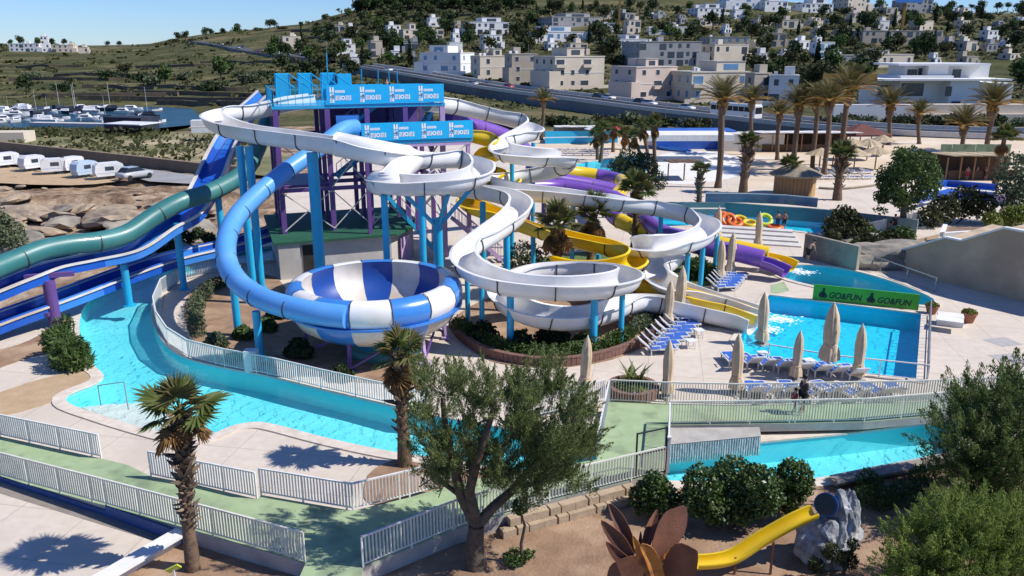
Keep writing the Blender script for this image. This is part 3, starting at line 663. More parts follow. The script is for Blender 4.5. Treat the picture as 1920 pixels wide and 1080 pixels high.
def banner(u0, u1, v, z0, h, n):
    o = MB().bar(tp(u0, v, z0+h/2), tp(u1, v, z0+h/2), .06, h).build('banner', 'banner_cyan', tower)
    wdt = (u1-u0)/n
    for k in range(n):
        p = tp(u0+wdt*k+.22, v-.03, z0); M = Matrix.Translation(p) @ Matrix.Rotation(TA, 4, 'Z'); logo(o, M, h)
banner(0, 8.2, -.26, ZD+.06, 1.25, 4); banner(1.9, 9.7, -2.26, Z2+.05, 1.2, 4)
def rail(pts, h=1.05, m='turquoise_steel', name='railing', n=10, w_=.05):
    mb = MB()
    for a, b in zip(pts, pts[1:]):
        a, b = Vector(a), Vector(b); L = (b-a).length; k = max(1, int(L/.45)); up = Vector((0, 0, h))
        mb.bar(a+up, b+up, w_); mb.bar(a+up*.12, b+up*.12, w_*.8)
        for i in range(k+1): p = a.lerp(b, i/k); mb.bar(p, p+up, w_*.6 if 0 < i < k else w_)
    return mb.build(name, m, tower)
rail([tp(-3.5, -.15, ZD), tp(-.1, -.15, ZD)]); rail([tp(-3.5, -.15, ZD), tp(-3.5, 6.5, ZD)]); rail([tp(8.2, 0, ZD), tp(8.2, 6.5, ZD), tp(-3.5, 6.5, ZD)])
rail([tp(9.65, -2.1, Z2), tp(9.65, -.3, Z2)])
# starting boxes with handrails on the top deck
for u, v in ((-2.9, 4.6), (-1.3, 4.9), (.4, 5.2)):
    mb = MB()
    for du in (0, .95): mb.bar(tp(u+du, v, ZD), tp(u+du, v, ZD+1.95), .09)
    mb.bar(tp(u, v, ZD+1.95), tp(u+.95, v, ZD+1.95), .09)
    for du in (0, .95): mb.bar(tp(u+du, v, ZD+1.95), tp(u+du+1.2, v-.9, ZD+1.0), .07)
    mb.build('start_gate', 'gel_cyan', tower); MB().bar(tp(u, v+.6, ZD+1.0), tp(u+.95, v+.6, ZD+1.0), .05, 1.8).build('gate_panel', 'turquoise_steel', tower)
MB().bar(tp(1.6, 5.4, ZD+.95), tp(2.6, 5.4, ZD+.95), .6, 1.9).build('gate_panel', 'turquoise_steel', tower)
for u, h in ((.6, 3.4), (3.0, 2.3), (4.2, 2.2), (5.0, 2.2), (5.6, 2.3)): MB().bar(tp(u, 3, ZD), tp(u, 3, ZD+h), .06).build('light_pole', 'turquoise_steel', tower)
# stairs inside the frame
def flight(u0, z0, u1, z1, v, wd=1.1, m='turquoise_steel'):
    n = 12
    for s in (0, wd): beam((u0, v+s, z0), (u1, v+s, z1), .06, m, 'stringer', .26)
    for i in range(n):
        t = (i+.5)/n; u = u0+(u1-u0)*t; z = z0+(z1-z0)*t
        MB().bar(tp(u, v, z), tp(u, v+wd, z), .28, .04).build('tread', 'grey_steel', tower)
    rail([tp(u0, v, z0), tp(u1, v, z1)], 1.0, 'lilac_steel', 'stair_railing')
flight(7.6, 0.1, 3.2, 5.6, -1.4); flight(1, 5.7, 5.4, 8.9, 4.4); flight(1.0, 9.0, 4.2, 11.2, 2.6); flight(6.9, 9.0, 8.2, 11.2, 1.6)
MB().bar(tp(.6, .1, 9.9), tp(2.2, .1, 9.9), .1, 1.4).build('back_panel', 'gel_blue', tower)
MB().bar(tp(.4, 6.3, 10.1), tp(7.8, 6.3, 10.1), .1, 2.1).build('back_panel', 'purple_steel', tower)
st = thing('stair_flight', 'lilac railed steel stair climbing from the deck behind the white slide', 'stairs', tuple(tp(10.3, -2)))
n = 14
for s in (0, 1.2): MB().bar(tp(8.0, -3.4+s, 3.4), tp(11.6, -3.4+s, .05), .06, .28).build('stringer', 'lilac_steel', st)
for i in range(n): t = (i+.5)/n; MB().bar(tp(8+3.6*t, -3.4, 3.4-3.3*t), tp(8+3.6*t, -2.2, 3.4-3.3*t), .26, .04).build('tread', 'grey_steel', st)
for s in (0, 1.2):
    mb = MB(); mb.bar(tp(8, -3.4+s, 4.4), tp(11.6, -3.4+s, 1.05), .06)
    for i in range(15): t = i/14; mb.bar(tp(8+3.6*t, -3.4+s, 3.4-3.35*t), tp(8+3.6*t, -3.4+s, 4.4-3.35*t), .04)
    mb.build('stair_railing', 'lilac_steel', st)
# pump house under the tower
ph = thing('pump_house', 'grey rendered pump house with green roof under the purple tower', 'pump house', tuple(tp(1.5, 1)))
mb = MB(); H0 = 2.45
mb.prism([tuple(tp(u, v)[:2]) for u, v in [(-2.6, -2.2), (3.6, -2.2), (5.8, .5), (5.8, 7), (-4, 7), (-4, -2.0)]], 0, H0); mb.build('wall', 'render_wall', ph)
MB().prism([tuple(tp(u, v)[:2]) for u, v in [(-4.4, -2.7), (3.9, -2.7), (6.4, .2), (6.4, 7.4), (-4.4, 7.4)]], H0, H0+.16).build('roof', 'green_roof', ph)
MB().bar(tp(-2.5, -2.23, 1.1), tp(-1.2, -2.23, 1.1), .06, 2.2).build('doorway', 'dark_void', ph)
MB().bar(tp(-4.1, -2.4, 1.22), tp(-2.7, -2.4, 1.22), .3, 2.43).build('pier', 'render_wall', ph)
MB().bar(tp(4.4, -1.6, 1.0), tp(5.4, -.3, 1.0), .06, 2.0).build('door', 'lilac_steel', ph)
# ================================================================ plants
mat('leaf_tamarisk', (.22, .255, .095), (.13, .165, .055), 2.2, .75, obj=True, trans=.38, spec=.15, island=.35)
mat('leaf_feathery_dark', (.17, .22, .07), (.10, .14, .042), 1.2, .75, obj=True, trans=.35, spec=.15, island=.35)
mat('leaf_feathery', (.27, .34, .085), (.16, .215, .05), 1.6, .75, obj=True, trans=.4, spec=.15, island=.35)
mat('leaf_glossy', (.045, .085, .02), (.085, .13, .035), 1.6, .4, obj=True, trans=.12, spec=.35, island=.4)
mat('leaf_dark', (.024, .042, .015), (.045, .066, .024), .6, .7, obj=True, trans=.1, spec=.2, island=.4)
mat('leaf_olive', (.045, .052, .02), (.075, .08, .032), .6, .7, obj=True, trans=.15, spec=.15, island=.4)
mat('leaf_bright', (.12, .16, .03), (.20, .22, .045), 1.2, .65, obj=True, trans=.3, spec=.2, island=.3)
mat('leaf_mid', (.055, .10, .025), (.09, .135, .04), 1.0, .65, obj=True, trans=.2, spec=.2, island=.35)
mat('leaf_grey', (.085, .115, .06), (.13, .15, .085), 1.4, .75, obj=True, trans=.15, spec=.15, island=.3)
mat('palm_leaf', (.14, .165, .045), (.085, .115, .028), 1.5, .5, obj=True, trans=.25, spec=.3)
mat('palm_leaf_dull', (.17, .145, .055), (.10, .095, .034), 1.5, .6, obj=True, trans=.2, spec=.2)
mat('palm_dead', (.36, .22, .095), (.22, .125, .055), 2.5, .85, obj=True, trans=.15, spec=.1)
mat('palm_gold', (.42, .25, .06), (.28, .16, .045), 2.0, .8, obj=True, trans=.15)
mat('palm_trunk', (.20, .125, .075), (.09, .058, .038), 6, .95, .6, 20, obj=True)
mat('palm_boot', (.24, .175, .12), (.10, .068, .045), 4, .95, obj=True, island=.4)
mat('bark', (.13, .098, .07), (.065, .05, .036), 4, .95, .6, 14, obj=True)
def leafcloud(blobs, n, size, seed=1, thin=.55, shell=.55, updir=0.0, out=0.0):
    """leaf-sized quads through a set of ellipsoids (x,y,z,rx,ry,rz)"""
    r = random.Random(seed); mb = MB(); wts = [b[3]*b[4]*b[5] for b in blobs]
    for _ in range(n):
        bl = r.choices(blobs, wts)[0]
        d = Vector((r.gauss(0, 1), r.gauss(0, 1), r.gauss(0, 1))).normalized(); rad = shell+(1-shell)*r.random()**.6
        if r.random() < .22: rad = r.random()
        rad *= 1+.14*noise.noise(d*2.6+Vector((bl[0], bl[1], seed)))*2
        p = Vector(bl[:3])+Vector((d.x*bl[3], d.y*bl[4], d.z*bl[5]))*rad
        a = Vector((r.gauss(0, 1), r.gauss(0, 1), r.gauss(0, 1)+updir))+d*out; a.normalize()
        b = a.orthogonal().normalized(); b = Matrix.Rotation(r.random()*6.28, 3, a) @ b
        s = size*(.6+.8*r.random()); a *= s; b *= s*thin*.5
        mb.add([p-a*.5, p+b, p+a*.5, p-b], [(0, 1, 2, 3)])
    return mb
def plumes(blobs, n, per, length, rad, leaf, seed=1, centre=None, up=.8, thin=.16):
    """feathery sprays: thin leaves packed along short shoots that lean up and outward"""
    r = random.Random(seed); mb = MB(); wts = [b[3]*b[4]*b[5] for b in blobs]
    for _ in range(n):
        bl = r.choices(blobs, wts)[0]; d = Vector((r.gauss(0, 1), r.gauss(0, 1), r.gauss(0, 1))).normalized()
        q = r.random()**.45; p = Vector(bl[:3])+Vector((d.x*bl[3], d.y*bl[4], d.z*bl[5]))*q
        o = (p-Vector(centre)).normalized() if centre is not None else d
        ax = (o*.7+d*.5+Vector((r.gauss(0, .3), r.gauss(0, .3), up+r.gauss(0, .25)))).normalized(); L = length*(.5+.8*r.random())
        sx = ax.orthogonal().normalized(); sy = ax.cross(sx); dr = Vector((0, 0, -1))*L*.12
        for k in range(per):
            t = r.random(); w_ = rad*(1.05-t)*(.4+.6*math.sin(min(1, t*3)*1.57)); c = p+ax*L*t+dr*t*t+sx*r.gauss(0, w_)+sy*r.gauss(0, w_)
            a = (ax*1.0+sx*r.gauss(0, .55)+sy*r.gauss(0, .55)).normalized()*leaf*(.6+.8*r.random()); b = a.orthogonal().normalized(); b = Matrix.Rotation(r.random()*6.28, 3, a.normalized()) @ b; b *= leaf*thin
            mb.add([c-a*.5, c+b, c+a*.5, c-b], [(0, 1, 2, 3)])
    return mb
def trunk_mesh(mb, base, top, r0, r1, bend=.1, seed=0, n=8):
    r = random.Random(seed); base, top = Vector(base), Vector(top); pts = []
    for i in range(n+1):
        t = i/n; p = base.lerp(top, t); L = (top-base).length*bend
        pts.append(p+Vector((noise.noise(Vector((t*2.5, seed, 0)))*L*t, noise.noise(Vector((t*2.5, seed, 7)))*L*t, 0)))
    mb.path(pts, [r0+(r1-r0)*(i/n)**.7 for i in range(n+1)], 9); return pts
# ---------------------------------------------------------------- fan palms
def fan_leaf(seed, dead=False):
    r = random.Random(seed); mb = MB(); L = 1.0; n = 26
    mb.path([(0, 0, 0), (.35, 0, .05), (.7, 0, .02)], [.028, .02, .014], 4)
    for i in range(n):
        a = R(-125+250*i/(n-1)); ln = (.78+.1*r.random())*(1-.18*abs(i-(n-1)/2)/(n/2)); da = R(250/(n-1)*.56)
        def pt(rr, ang, dz=0): return Vector((.68+rr*math.cos(ang), rr*math.sin(ang), dz))
        dr = -.35 if not dead else -.9
        z1 = .03*((-1)**i); tip = pt(ln, a+r.uniform(-.05, .05), dr*ln*ln*(.35+.5*r.random()))
        mb.add([pt(.02, a), pt(ln*.55, a-da, z1-.04), pt(ln*.55, a+da, -z1-.04), tip], [(0, 1, 3), (0, 3, 2)] if True else [])
    return mb
FAN = [fan_leaf(s).mesh('palm_leaf', 'palm_leaf') for s in (1, 2)]+[fan_leaf(3).mesh('palm_leaf', 'palm_leaf_dull')]
FAND = [fan_leaf(s, True).mesh('dead_leaf', 'palm_dead') for s in (5, 6)]
def boot_mesh(): return MB().add([(0, -.07, 0), (0, .07, 0), (.10, .05, .16), (.10, -.05, .16), (.13, .0, .24), (-.02, 0, .1)], [(0, 1, 2, 3), (3, 2, 4), (0, 3, 5), (1, 5, 2), (2, 5, 4), (3, 4, 5)])
def fan_palm(label, base, top, rt, leaf=1.0, nleaf=30, ndead=14, seed=1, group=None, boots=0, name='fan_palm', rt2=None, skirt=None, hang=1.0, droop=88):
    r = random.Random(seed); base, top = Vector(base), Vector(top); t = thing(name, label, 'palm tree', tuple(base), group)
    mb = MB(); pts = []; n = 14
    for i in range(n+1):
        k = i/n; pts.append(base.lerp(top, k)+Vector((.08*math.sin(k*3+seed), .05*math.sin(k*2.2), 0)))
    mb.path(pts, [rt*(1.18-.25*min(1, k*4/n))*(1+.05*math.sin(k*7)) for k in range(n+1)], 12); autosmooth(mb.build('trunk', 'palm_trunk', t, smooth=True))
    if boots:
        bm = MB(); src = boot_mesh()
        for i in range(boots):
            k = .28+.72*(i/boots); p = base.lerp(top, k); a = i*2.399; s = rt/.17*(.8+.7*r.random())*(.7 if k < .55 else 1.1)
            M = Matrix.Translation(p) @ Matrix.Rotation(a, 4, 'Z') @ Matrix.Translation((rt*.85, 0, 0)) @ Matrix.Rotation(r.uniform(-.2, .7), 4, 'Y') @ Matrix.Scale(s, 4)
            bm.add([M @ Vector(v) for v in src.v], src.f)
        bm.build('leaf_base', 'palm_boot', t)['kind'] = 'stuff'
    for i in range(nleaf):
        a = i*2.399+r.uniform(-.2, .2); el = R(84-droop*(i/nleaf)**.9)+r.uniform(-.2, .2)
        me = r.choice(FAN[:2] if r.random() < .6 else FAN[2:]); s = leaf*(.85+.3*r.random())
        place('palm_leaf', me, t, top+Vector((0, 0, .05)), (r.uniform(-.5, .5), -el, a), (s, s, s))
    for i in range(ndead):
        a = i*2.399+1+r.uniform(-.3, .3); el = R(-38-40*r.random())*hang; s = leaf*(.7+.3*r.random())
        place('dead_leaf', r.choice(FAND), t, top-Vector((0, 0, .15+.3*r.random()*leaf)), (r.uniform(-.6, .6), -el, a), (s, s, s))
    if skirt:
        sk = leafcloud([(top.x, top.y, top.z-skirt*.55, rt*1.7, rt*1.7, skirt*.6)], 260, .38*leaf, seed, .25, .7, updir=-3); sk.build('leaf_skirt', 'palm_dead', t)
    return t
def px_palm(label, bx, by, tx, ty, rt, z=0.0, Y=None, **kw):
    b = g(bx, by, z); top = at(tx, ty, b.y); return fan_palm(label, b, top, rt, **kw)
px_palm('fan palm with shaggy trunk and dead fronds in the left foreground', 362, 1068, 338, 775, .19, leaf=.88, nleaf=14, ndead=5, seed=3, boots=150, hang=.45, droop=100)
px_palm('fan palm with a brown frond skirt standing before the bowl slide', 755, 872, 752, 668, .24, leaf=.8, nleaf=13, ndead=14, seed=8, boots=60, skirt=1.5, hang=.95, droop=95)
px_palm('fan palm rising through the white spiral slide', 1044, 560, 1046, 425, .26, leaf=1.15, nleaf=18, ndead=14, seed=11, boots=50, skirt=.8)
px_palm('fan palm with brown skirt right of the spiral palm', 1104, 510, 1112, 405, .25, leaf=1.2, nleaf=17, ndead=18, seed=12, boots=40, skirt=1.6)
px_palm('tallest fan palm inside the wide white loop', 1186, 478, 1194, 355, .26, leaf=1.1, nleaf=19, ndead=12, seed=13, boots=30, skirt=.9)
px_palm('small fan palm on the open deck left of the tall lone palm', 1308, 402, 1314, 322, .28, leaf=.75, nleaf=16, ndead=2, seed=14, boots=30)
px_palm('stout fan palm beside the thatched kiosk path', 1392, 362, 1404, 270, .42, leaf=1.0, nleaf=20, ndead=4, seed=15, boots=30)
px_palm('stout fan palm right of the wooden kiosk', 1570, 375, 1580, 292, .42, leaf=1.1, nleaf=20, ndead=4, seed=16, boots=30)
px_palm('small fan palm before the wooden kiosk', 1478, 368, 1482, 310, .18, leaf=.95, nleaf=18, ndead=3, seed=17)
px_palm('fan palm beside the thatched bar at the right edge', 1865, 348, 1882, 262, .26, leaf=1.25, nleaf=20, ndead=6, seed=18)
PCL = ['fan palm in the far clump, '+q for q in ('leftmost and smallest', 'slim one on the left with thin trunk', 'tallest on the right edge side', 'rightmost, leaning over the dark tree', 'one before the red parasol', 'one behind the slim left palm', 'shortest beside the slim left palm', 'one hidden behind the leaning palm')]
for i, (bx, by, tx, ty) in enumerate([(1092, 262, 1092, 243), (1126, 305, 1130, 245), (1218, 320, 1206, 240), (1226, 330, 1228, 235), (1205, 300, 1190, 258), (1150, 285, 1152, 240), (1122, 300, 1118, 255), (1170, 280, 1172, 252)]):
    px_palm(PCL[i], bx, by, tx, ty, .26, leaf=1.05, nleaf=15, ndead=8, seed=30+i, group='palms clumped before the far huts', skirt=1.1)
# ---------------------------------------------------------------- feather palms of the back row
def feather_crown(seed, nf=46, L=3.0, gold=True):
    r = random.Random(seed); gm, dm = MB(), MB()
    for i in range(nf):
        a = i*2.399; k = i/nf; el = R(86-72*k)+r.uniform(-.1, .1); ln = L*(.85+.25*r.random()); old = k > .78
        M = Matrix.Rotation(a, 3, 'Z'); pts = []
        for j in range(9):
            s = j/8*ln; e = el-(s/ln)**1.6*R(34+14*r.random()); 
            pts.append((pts[-1]+Vector((math.cos(e), 0, math.sin(e)))*(ln/8)) if pts else Vector((0, 0, 0)))
        mb = dm if old else gm
        mb.path([M @ p for p in pts], [.05*(1-j/9)+.012 for j in range(9)], 3)
        for j in range(1, 8):
            for q in range(3):
                t = q/3; p = pts[j].lerp(pts[j+1], t); d = (pts[j+1]-pts[j]).normalized(); ll = .62*(1-.55*abs(j/8-.45))*(L/3)
                for sd in (-1, 1):
                    e = d*.55+Vector((0, sd*.75, .22)); e.normalize(); e *= ll; o = d*.05*(L/3)
                    mb.add([M @ (p-o), M @ (p+o), M @ (p+e)], [(0, 1, 2)])
    return gm, dm
def feather_proto(seed, L=3.0):
    gm, dm = feather_crown(seed, 46, L); gold = leafcloud([(0, 0, -.25, .55, .55, .45)], 160, .5, seed, .3, .6, updir=-2)
    boss = MB().lathe([(.05, -1.5), (.32, -1.35), (.5, -.8), (.42, -.2), (.1, .1)], 12)
    return gm.mesh('crown', 'palm_leaf_dull'), dm.mesh('dead_frond', 'palm_gold'), gold.mesh('fruit_stalk', 'palm_gold'), boss.mesh('crown_boss', 'palm_trunk', True)
FEA = [feather_proto(s) for s in (41, 42, 43)]
def feather_palm(label, bx, by, tx, ty, rt, s, k, group, Y=None):
    b = g(bx, by) if Y is None else Vector((at(bx, by, Y).x, Y, 0)); top = at(tx, ty, b.y); t = thing('date_palm', label, 'palm tree', tuple(b), group)
    mb = MB(); pts = [b.lerp(top, i/10)+Vector((.1*math.sin(i*.5+k), 0, 0)) for i in range(11)]; pts[-1] = top
    mb.path(pts, [rt*(1.1 if i == 0 else .82) for i in range(11)], 10); autosmooth(mb.build('trunk', 'palm_trunk', t, smooth=True))
    for me, nm in zip(FEA[k % 3], ('crown', 'dead_frond', 'fruit_stalk', 'crown_boss')): place(nm, me, t, top, (0, 0, k*1.3), (s, s, s))
for i, (l, bx, by, tx, ty, rt, s) in enumerate([
  ('tall lone date palm on the sand left of the kiosk', 1346, 352, 1356, 190, .42, 1.05),
  ('date palm before the white bus', 1408, 290, 1410, 190, .32, .95),
  ('short date palm left of the tall clump', 1456, 300, 1462, 216, .34, .9),
  ('date palm with golden skirt, left one of the tall clump', 1488, 318, 1498, 200, .4, 1.1),
  ('slim date palm in the middle of the tall clump', 1524, 320, 1532, 190, .34, 1.0),
  ('date palm just left of the tallest palm', 1546, 328, 1556, 192, .36, 1.05),
  ('tallest date palm at the right of the clump', 1570, 310, 1592, 172, .42, 1.35),
  ('date palm standing before the long white wall', 1666, 272, 1670, 200, .38, 1.3),
  ('small date palm at the end of the white wall', 1722, 270, 1724, 214, .36, .95),
  ('short date palm before the beige retaining wall', 1804, 300, 1808, 236, .36, 1.1),
  ('big date palm at the right before the beige wall', 1850, 285, 1862, 200, .46, 1.5),
  ('date palm beside the rear white slide and the road', 1016, 262, 1019, 190, .35, .9)]):
    feather_palm(l, bx, by, tx, ty, rt, s, i, 'date palms of the back row')
# ---------------------------------------------------------------- tamarisk in the foreground
tb_ = g(893, 1062); TY = tb_.y
tam = thing('tamarisk_tree', 'feathery tamarisk tree leaning over the green walkway in the foreground', 'tree', tuple(tb_))
mb = MB(); fork = at(893, 985, TY)
mb.path([tb_-Vector((0, 0, .1)), at(890, 1025, TY), fork], [.36, .27, .24], 10)
LIMB = [[(893, 985), (865, 930), (850, 870), (835, 800), (830, 745)], [(893, 985), (925, 950), (965, 915), (1010, 860), (1040, 790)], [(893, 985), (880, 920), (895, 860), (915, 800), (930, 750)], [(965, 915), (1010, 905), (1060, 890)], [(850, 870), (815, 850), (790, 830)], [(1010, 860), (1060, 830), (1090, 800)], [(895, 860), (950, 830), (985, 780)], [(865, 930), (830, 905), (800, 870)]]
for k, li in enumerate(LIMB):
    n = len(li); mb.path([at(x, y, TY+(.35*math.sin(k*2.1))*i/n*2.2) for i, (x, y) in enumerate(li)], [(.19 if k < 3 else .09)*(1-.8*i/n) for i in range(n)], 7)
autosmooth(mb.build('trunk', 'bark', tam, smooth=True), 60)
def blob(px, py, rp, Y, flat=1.0):
    c = at(px, py, Y); s = (c-Vector((0, 0, CAMH))).length/F; return (c.x, c.y, c.z, rp*s, rp*s*1.1, rp*s*flat)
rb = random.Random(5); bl = []
for x, y, rp in [(828, 735, 42), (795, 790, 40), (860, 770, 36), (905, 725, 30), (850, 715, 22), (968, 728, 44), (930, 765, 38), (1030, 745, 46), (1075, 780, 44), (1000, 790, 50), (1100, 815, 30), (955, 830, 46), (900, 815, 30), (1050, 840, 48), (840, 830, 36), (800, 850, 34), (990, 870, 44), (880, 880, 30), (930, 900, 32), (1070, 890, 36), (1025, 910, 34), (790, 890, 22), (835, 905, 28), (960, 930, 26), (1100, 850, 26), (880, 840, 34), (915, 868, 36), (980, 855, 36), (1035, 880, 34), (850, 885, 30), (950, 885, 34), (900, 770, 26), (1010, 930, 22)]:
    for q in range(5):
        bl.append(blob(x+rb.gauss(0, rp*.5), y+rb.gauss(0, rp*.45), rp*.52, TY+rb.uniform(-1.3, 1.6)*rp/45, .9))
plumes(bl, 1250, 120, .68, .11, .10, 4, tuple(fork), .8, .11).build('crown', 'leaf_tamarisk', tam)
for b in bl[::3]:
    p = Vector(b[:3]); MB().path([p-Vector((rb.gauss(0, .2), rb.gauss(0, .2), b[5]*1.4)), p, p+Vector((rb.gauss(0, .1), 0, b[5]*.9))], [.02, .013, .006], 4).build('twig', 'bark', tam)
# ---------------------------------------------------------------- shrubs
def shrub(name, label, blobs_px, n, size, m, seed=1, thin=.6, updir=0.0, out=.3, cat='shrub', group=None, stem=True, base=None, shell=.6, plume=None):
    """blobs_px: (px, py, r_px, Y[, flat])"""
    bl = [blob(*b) for b in blobs_px]; c = Vector((sum(b[0] for b in bl)/len(bl), sum(b[1] for b in bl)/len(bl), 0)) if base is None else Vector(base)
    t = thing(name, label, cat, tuple(c), group)
    (plumes(bl, n//plume[0], plume[0], plume[1], plume[2], size, seed, (c.x, c.y, c.z), .7, thin) if plume else leafcloud(bl, n, size, seed, thin, shell, updir, out)).build('foliage', m, t)
    if stem:
        mb = MB()
        for b in bl: mb.path([(c.x+(b[0]-c.x)*.4, c.y+(b[1]-c.y)*.4, c.z), (c.x+(b[0]-c.x)*.75, c.y+(b[1]-c.y)*.75, c.z+(b[2]-c.z)*.6), b[:3]], [.07, .05, .02], 5)
        mb.build('stem', 'bark', t)
    return t
Yb = g(1230, 968).y
shrub('glossy_shrub', 'round dark glossy shrub beside the green bridge rail', [(1228, 925, 34, Yb), (1205, 935, 26, Yb), (1255, 940, 26, Yb-.2), (1225, 900, 18, Yb)], 5200, .13, 'leaf_glossy', 2)
Yb = g(1400, 990).y
shrub('glossy_shrub', 'wide dark glossy hedge at the water edge behind the rusty flower', [(1320, 915, 40, Yb+.3), (1375, 895, 38, Yb+.5), (1420, 920, 46, Yb), (1340, 945, 36, Yb), (1300, 940, 26, Yb), (1390, 950, 32, Yb-.2)], 12000, .13, 'leaf_glossy', 3)
Yb = g(1490, 972).y
shrub('glossy_shrub', 'dark glossy shrub nearest the grey rock slide', [(1490, 895, 32, Yb), (1470, 925, 34, Yb), (1505, 915, 18, Yb)], 4800, .13, 'leaf_glossy', 4)
Yb = g(1850, 975).y
shrub('tamarisk_shrub', 'large dark feathery shrub filling the right edge above the bright one', [(1850, 780, 70, Yb+1.5), (1905, 830, 80, Yb), (1820, 860, 70, Yb), (1890, 910, 80, Yb-.3), (1830, 930, 55, Yb-.4), (1960, 780, 90, Yb+.5), (1795, 775, 32, Yb+1.8), (1900, 735, 34, Yb+1.6)], 110000, .12, 'leaf_feathery_dark', 5, .12, plume=(110, .8, .15))
Yb = g(1800, 1130).y
shrub('tamarisk_shrub', 'bright feathery shrub in the bottom right corner', [(1790, 1000, 60, Yb), (1850, 1020, 70, Yb), (1720, 1040, 55, Yb-.3), (1900, 1040, 70, Yb), (1780, 1080, 70, Yb-.5), (1690, 1085, 40, Yb-.6), (1930, 990, 40, Yb+.4), (1750, 975, 30, Yb+.2)], 110000, .1, 'leaf_feathery', 6, .12, plume=(110, .62, .12))
shrub('low_shrub', 'low weedy green growth right of the grey rock slide', [(1630, 905, 22, 25), (1650, 935, 24, 24.2), (1690, 930, 26, 24.5), (1620, 930, 18, 24), (1735, 900, 26, 25.4)], 5000, .13, 'leaf_mid', 7, .35, 1.0)
Yb = g(60, 690).y
shrub('cycad_shrub', 'tousled green shrub overhanging the left river bank', [(110, 640, 26, g(110, 672).y), (130, 662, 30, g(130, 690).y), (150, 675, 22, g(150, 692).y), (118, 610, 16, g(118, 640).y)], 3600, .34, 'leaf_mid', 9, .22, .4, .8)
# hedges of the planted islands
def hedge(label, pxs, h, wd, n, m, seed, name='hedge', size=.14):
    pts = [g(x, y) for x, y in pxs]; sp_ = spline(pts, .55); bl = [(p.x, p.y, h*.45+.1*noise.noise(Vector((p.x, p.y, 1))), wd*(.8+.4*noise.noise(p)), wd*(.8+.4*noise.noise(p)), h*.55) for p in sp_]
    t = thing(name, label, 'hedge', tuple(sp_[len(sp_)//2])); leafcloud(bl, n, size, seed, .6, .55).build('foliage', m, t)
    mb = MB()
    for p in sp_[::3]: mb.cyl(p, p+Vector((.03, 0, h*.6)), .04, .02, 5)
    mb.build('stem', 'bark', t); return t
hedge('clipped hedge along the brick kerb below the white spiral', [(862, 622), (900, 648), (960, 668), (1040, 674), (1110, 664), (1175, 640)], .9, .55, 9000, 'leaf_mid', 21)
hedge('clipped hedge at the lounger end of the brick kerb', [(1185, 632), (1215, 608), (1235, 580)], 1.0, .6, 3600, 'leaf_grey', 22)
hedge('rounded grey green hedge inside the river bend', [(372, 632), (368, 605), (374, 575), (392, 556)], 1.1, .6, 3600, 'leaf_grey', 23)
hedge('low hedge under the tube at the top of the river island', [(400, 545), (440, 532), (480, 528)], .8, .5, 1800, 'leaf_mid', 24)
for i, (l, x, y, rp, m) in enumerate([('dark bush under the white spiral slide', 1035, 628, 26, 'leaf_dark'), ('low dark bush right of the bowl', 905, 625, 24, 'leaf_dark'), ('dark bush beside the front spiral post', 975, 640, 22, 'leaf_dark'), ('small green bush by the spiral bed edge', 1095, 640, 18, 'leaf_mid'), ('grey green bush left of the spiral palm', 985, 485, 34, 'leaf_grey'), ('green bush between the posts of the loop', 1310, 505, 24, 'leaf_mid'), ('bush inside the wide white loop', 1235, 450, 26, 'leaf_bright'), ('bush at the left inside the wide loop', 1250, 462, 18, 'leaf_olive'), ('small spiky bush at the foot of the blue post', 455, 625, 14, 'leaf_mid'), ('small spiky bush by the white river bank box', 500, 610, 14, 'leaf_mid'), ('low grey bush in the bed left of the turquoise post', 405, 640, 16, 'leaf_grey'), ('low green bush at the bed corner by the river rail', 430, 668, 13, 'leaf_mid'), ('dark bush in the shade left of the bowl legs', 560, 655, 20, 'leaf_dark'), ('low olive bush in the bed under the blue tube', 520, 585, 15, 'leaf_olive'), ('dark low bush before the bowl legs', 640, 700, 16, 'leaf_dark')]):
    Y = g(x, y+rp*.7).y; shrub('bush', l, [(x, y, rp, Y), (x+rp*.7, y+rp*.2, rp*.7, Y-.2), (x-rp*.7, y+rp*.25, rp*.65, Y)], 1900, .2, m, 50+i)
# right side trees and bushes
Yt = g(1690, 432).y
tr_ = thing('olive_tree', 'round dark green tree above the stone wall right of the kiosk', 'tree', tuple(g(1690, 432)))
mb = MB(); trunk_mesh(mb, g(1690, 434), at(1700, 360, Yt), .35, .2, .1, 3)
for x, y in [(1670, 330), (1740, 320), (1700, 310), (1650, 370)]: mb.path([at(1697, 385, Yt), at((1697+x)/2, (370+y)/2, Yt), at(x, y, Yt)], [.16, .1, .05], 6)
mb.build('trunk', 'bark', tr_); rb = random.Random(9); bl = []
for x, y, rp in [(1700, 320, 42), (1670, 345, 38), (1735, 320, 36), (1745, 350, 30), (1655, 370, 26), (1690, 372, 30), (1715, 290, 26), (1690, 295, 26), (1725, 370, 26), (1650, 395, 14)]:
    for q in range(3): bl.append(blob(x+rb.gauss(0, rp*.4), y+rb.gauss(0, rp*.4), rp*.55, Yt+rb.uniform(-1.8, 1.8), .95))
leafcloud(bl, 9500, .26, 8, .6, .4).build('crown', 'leaf_mid', tr_)
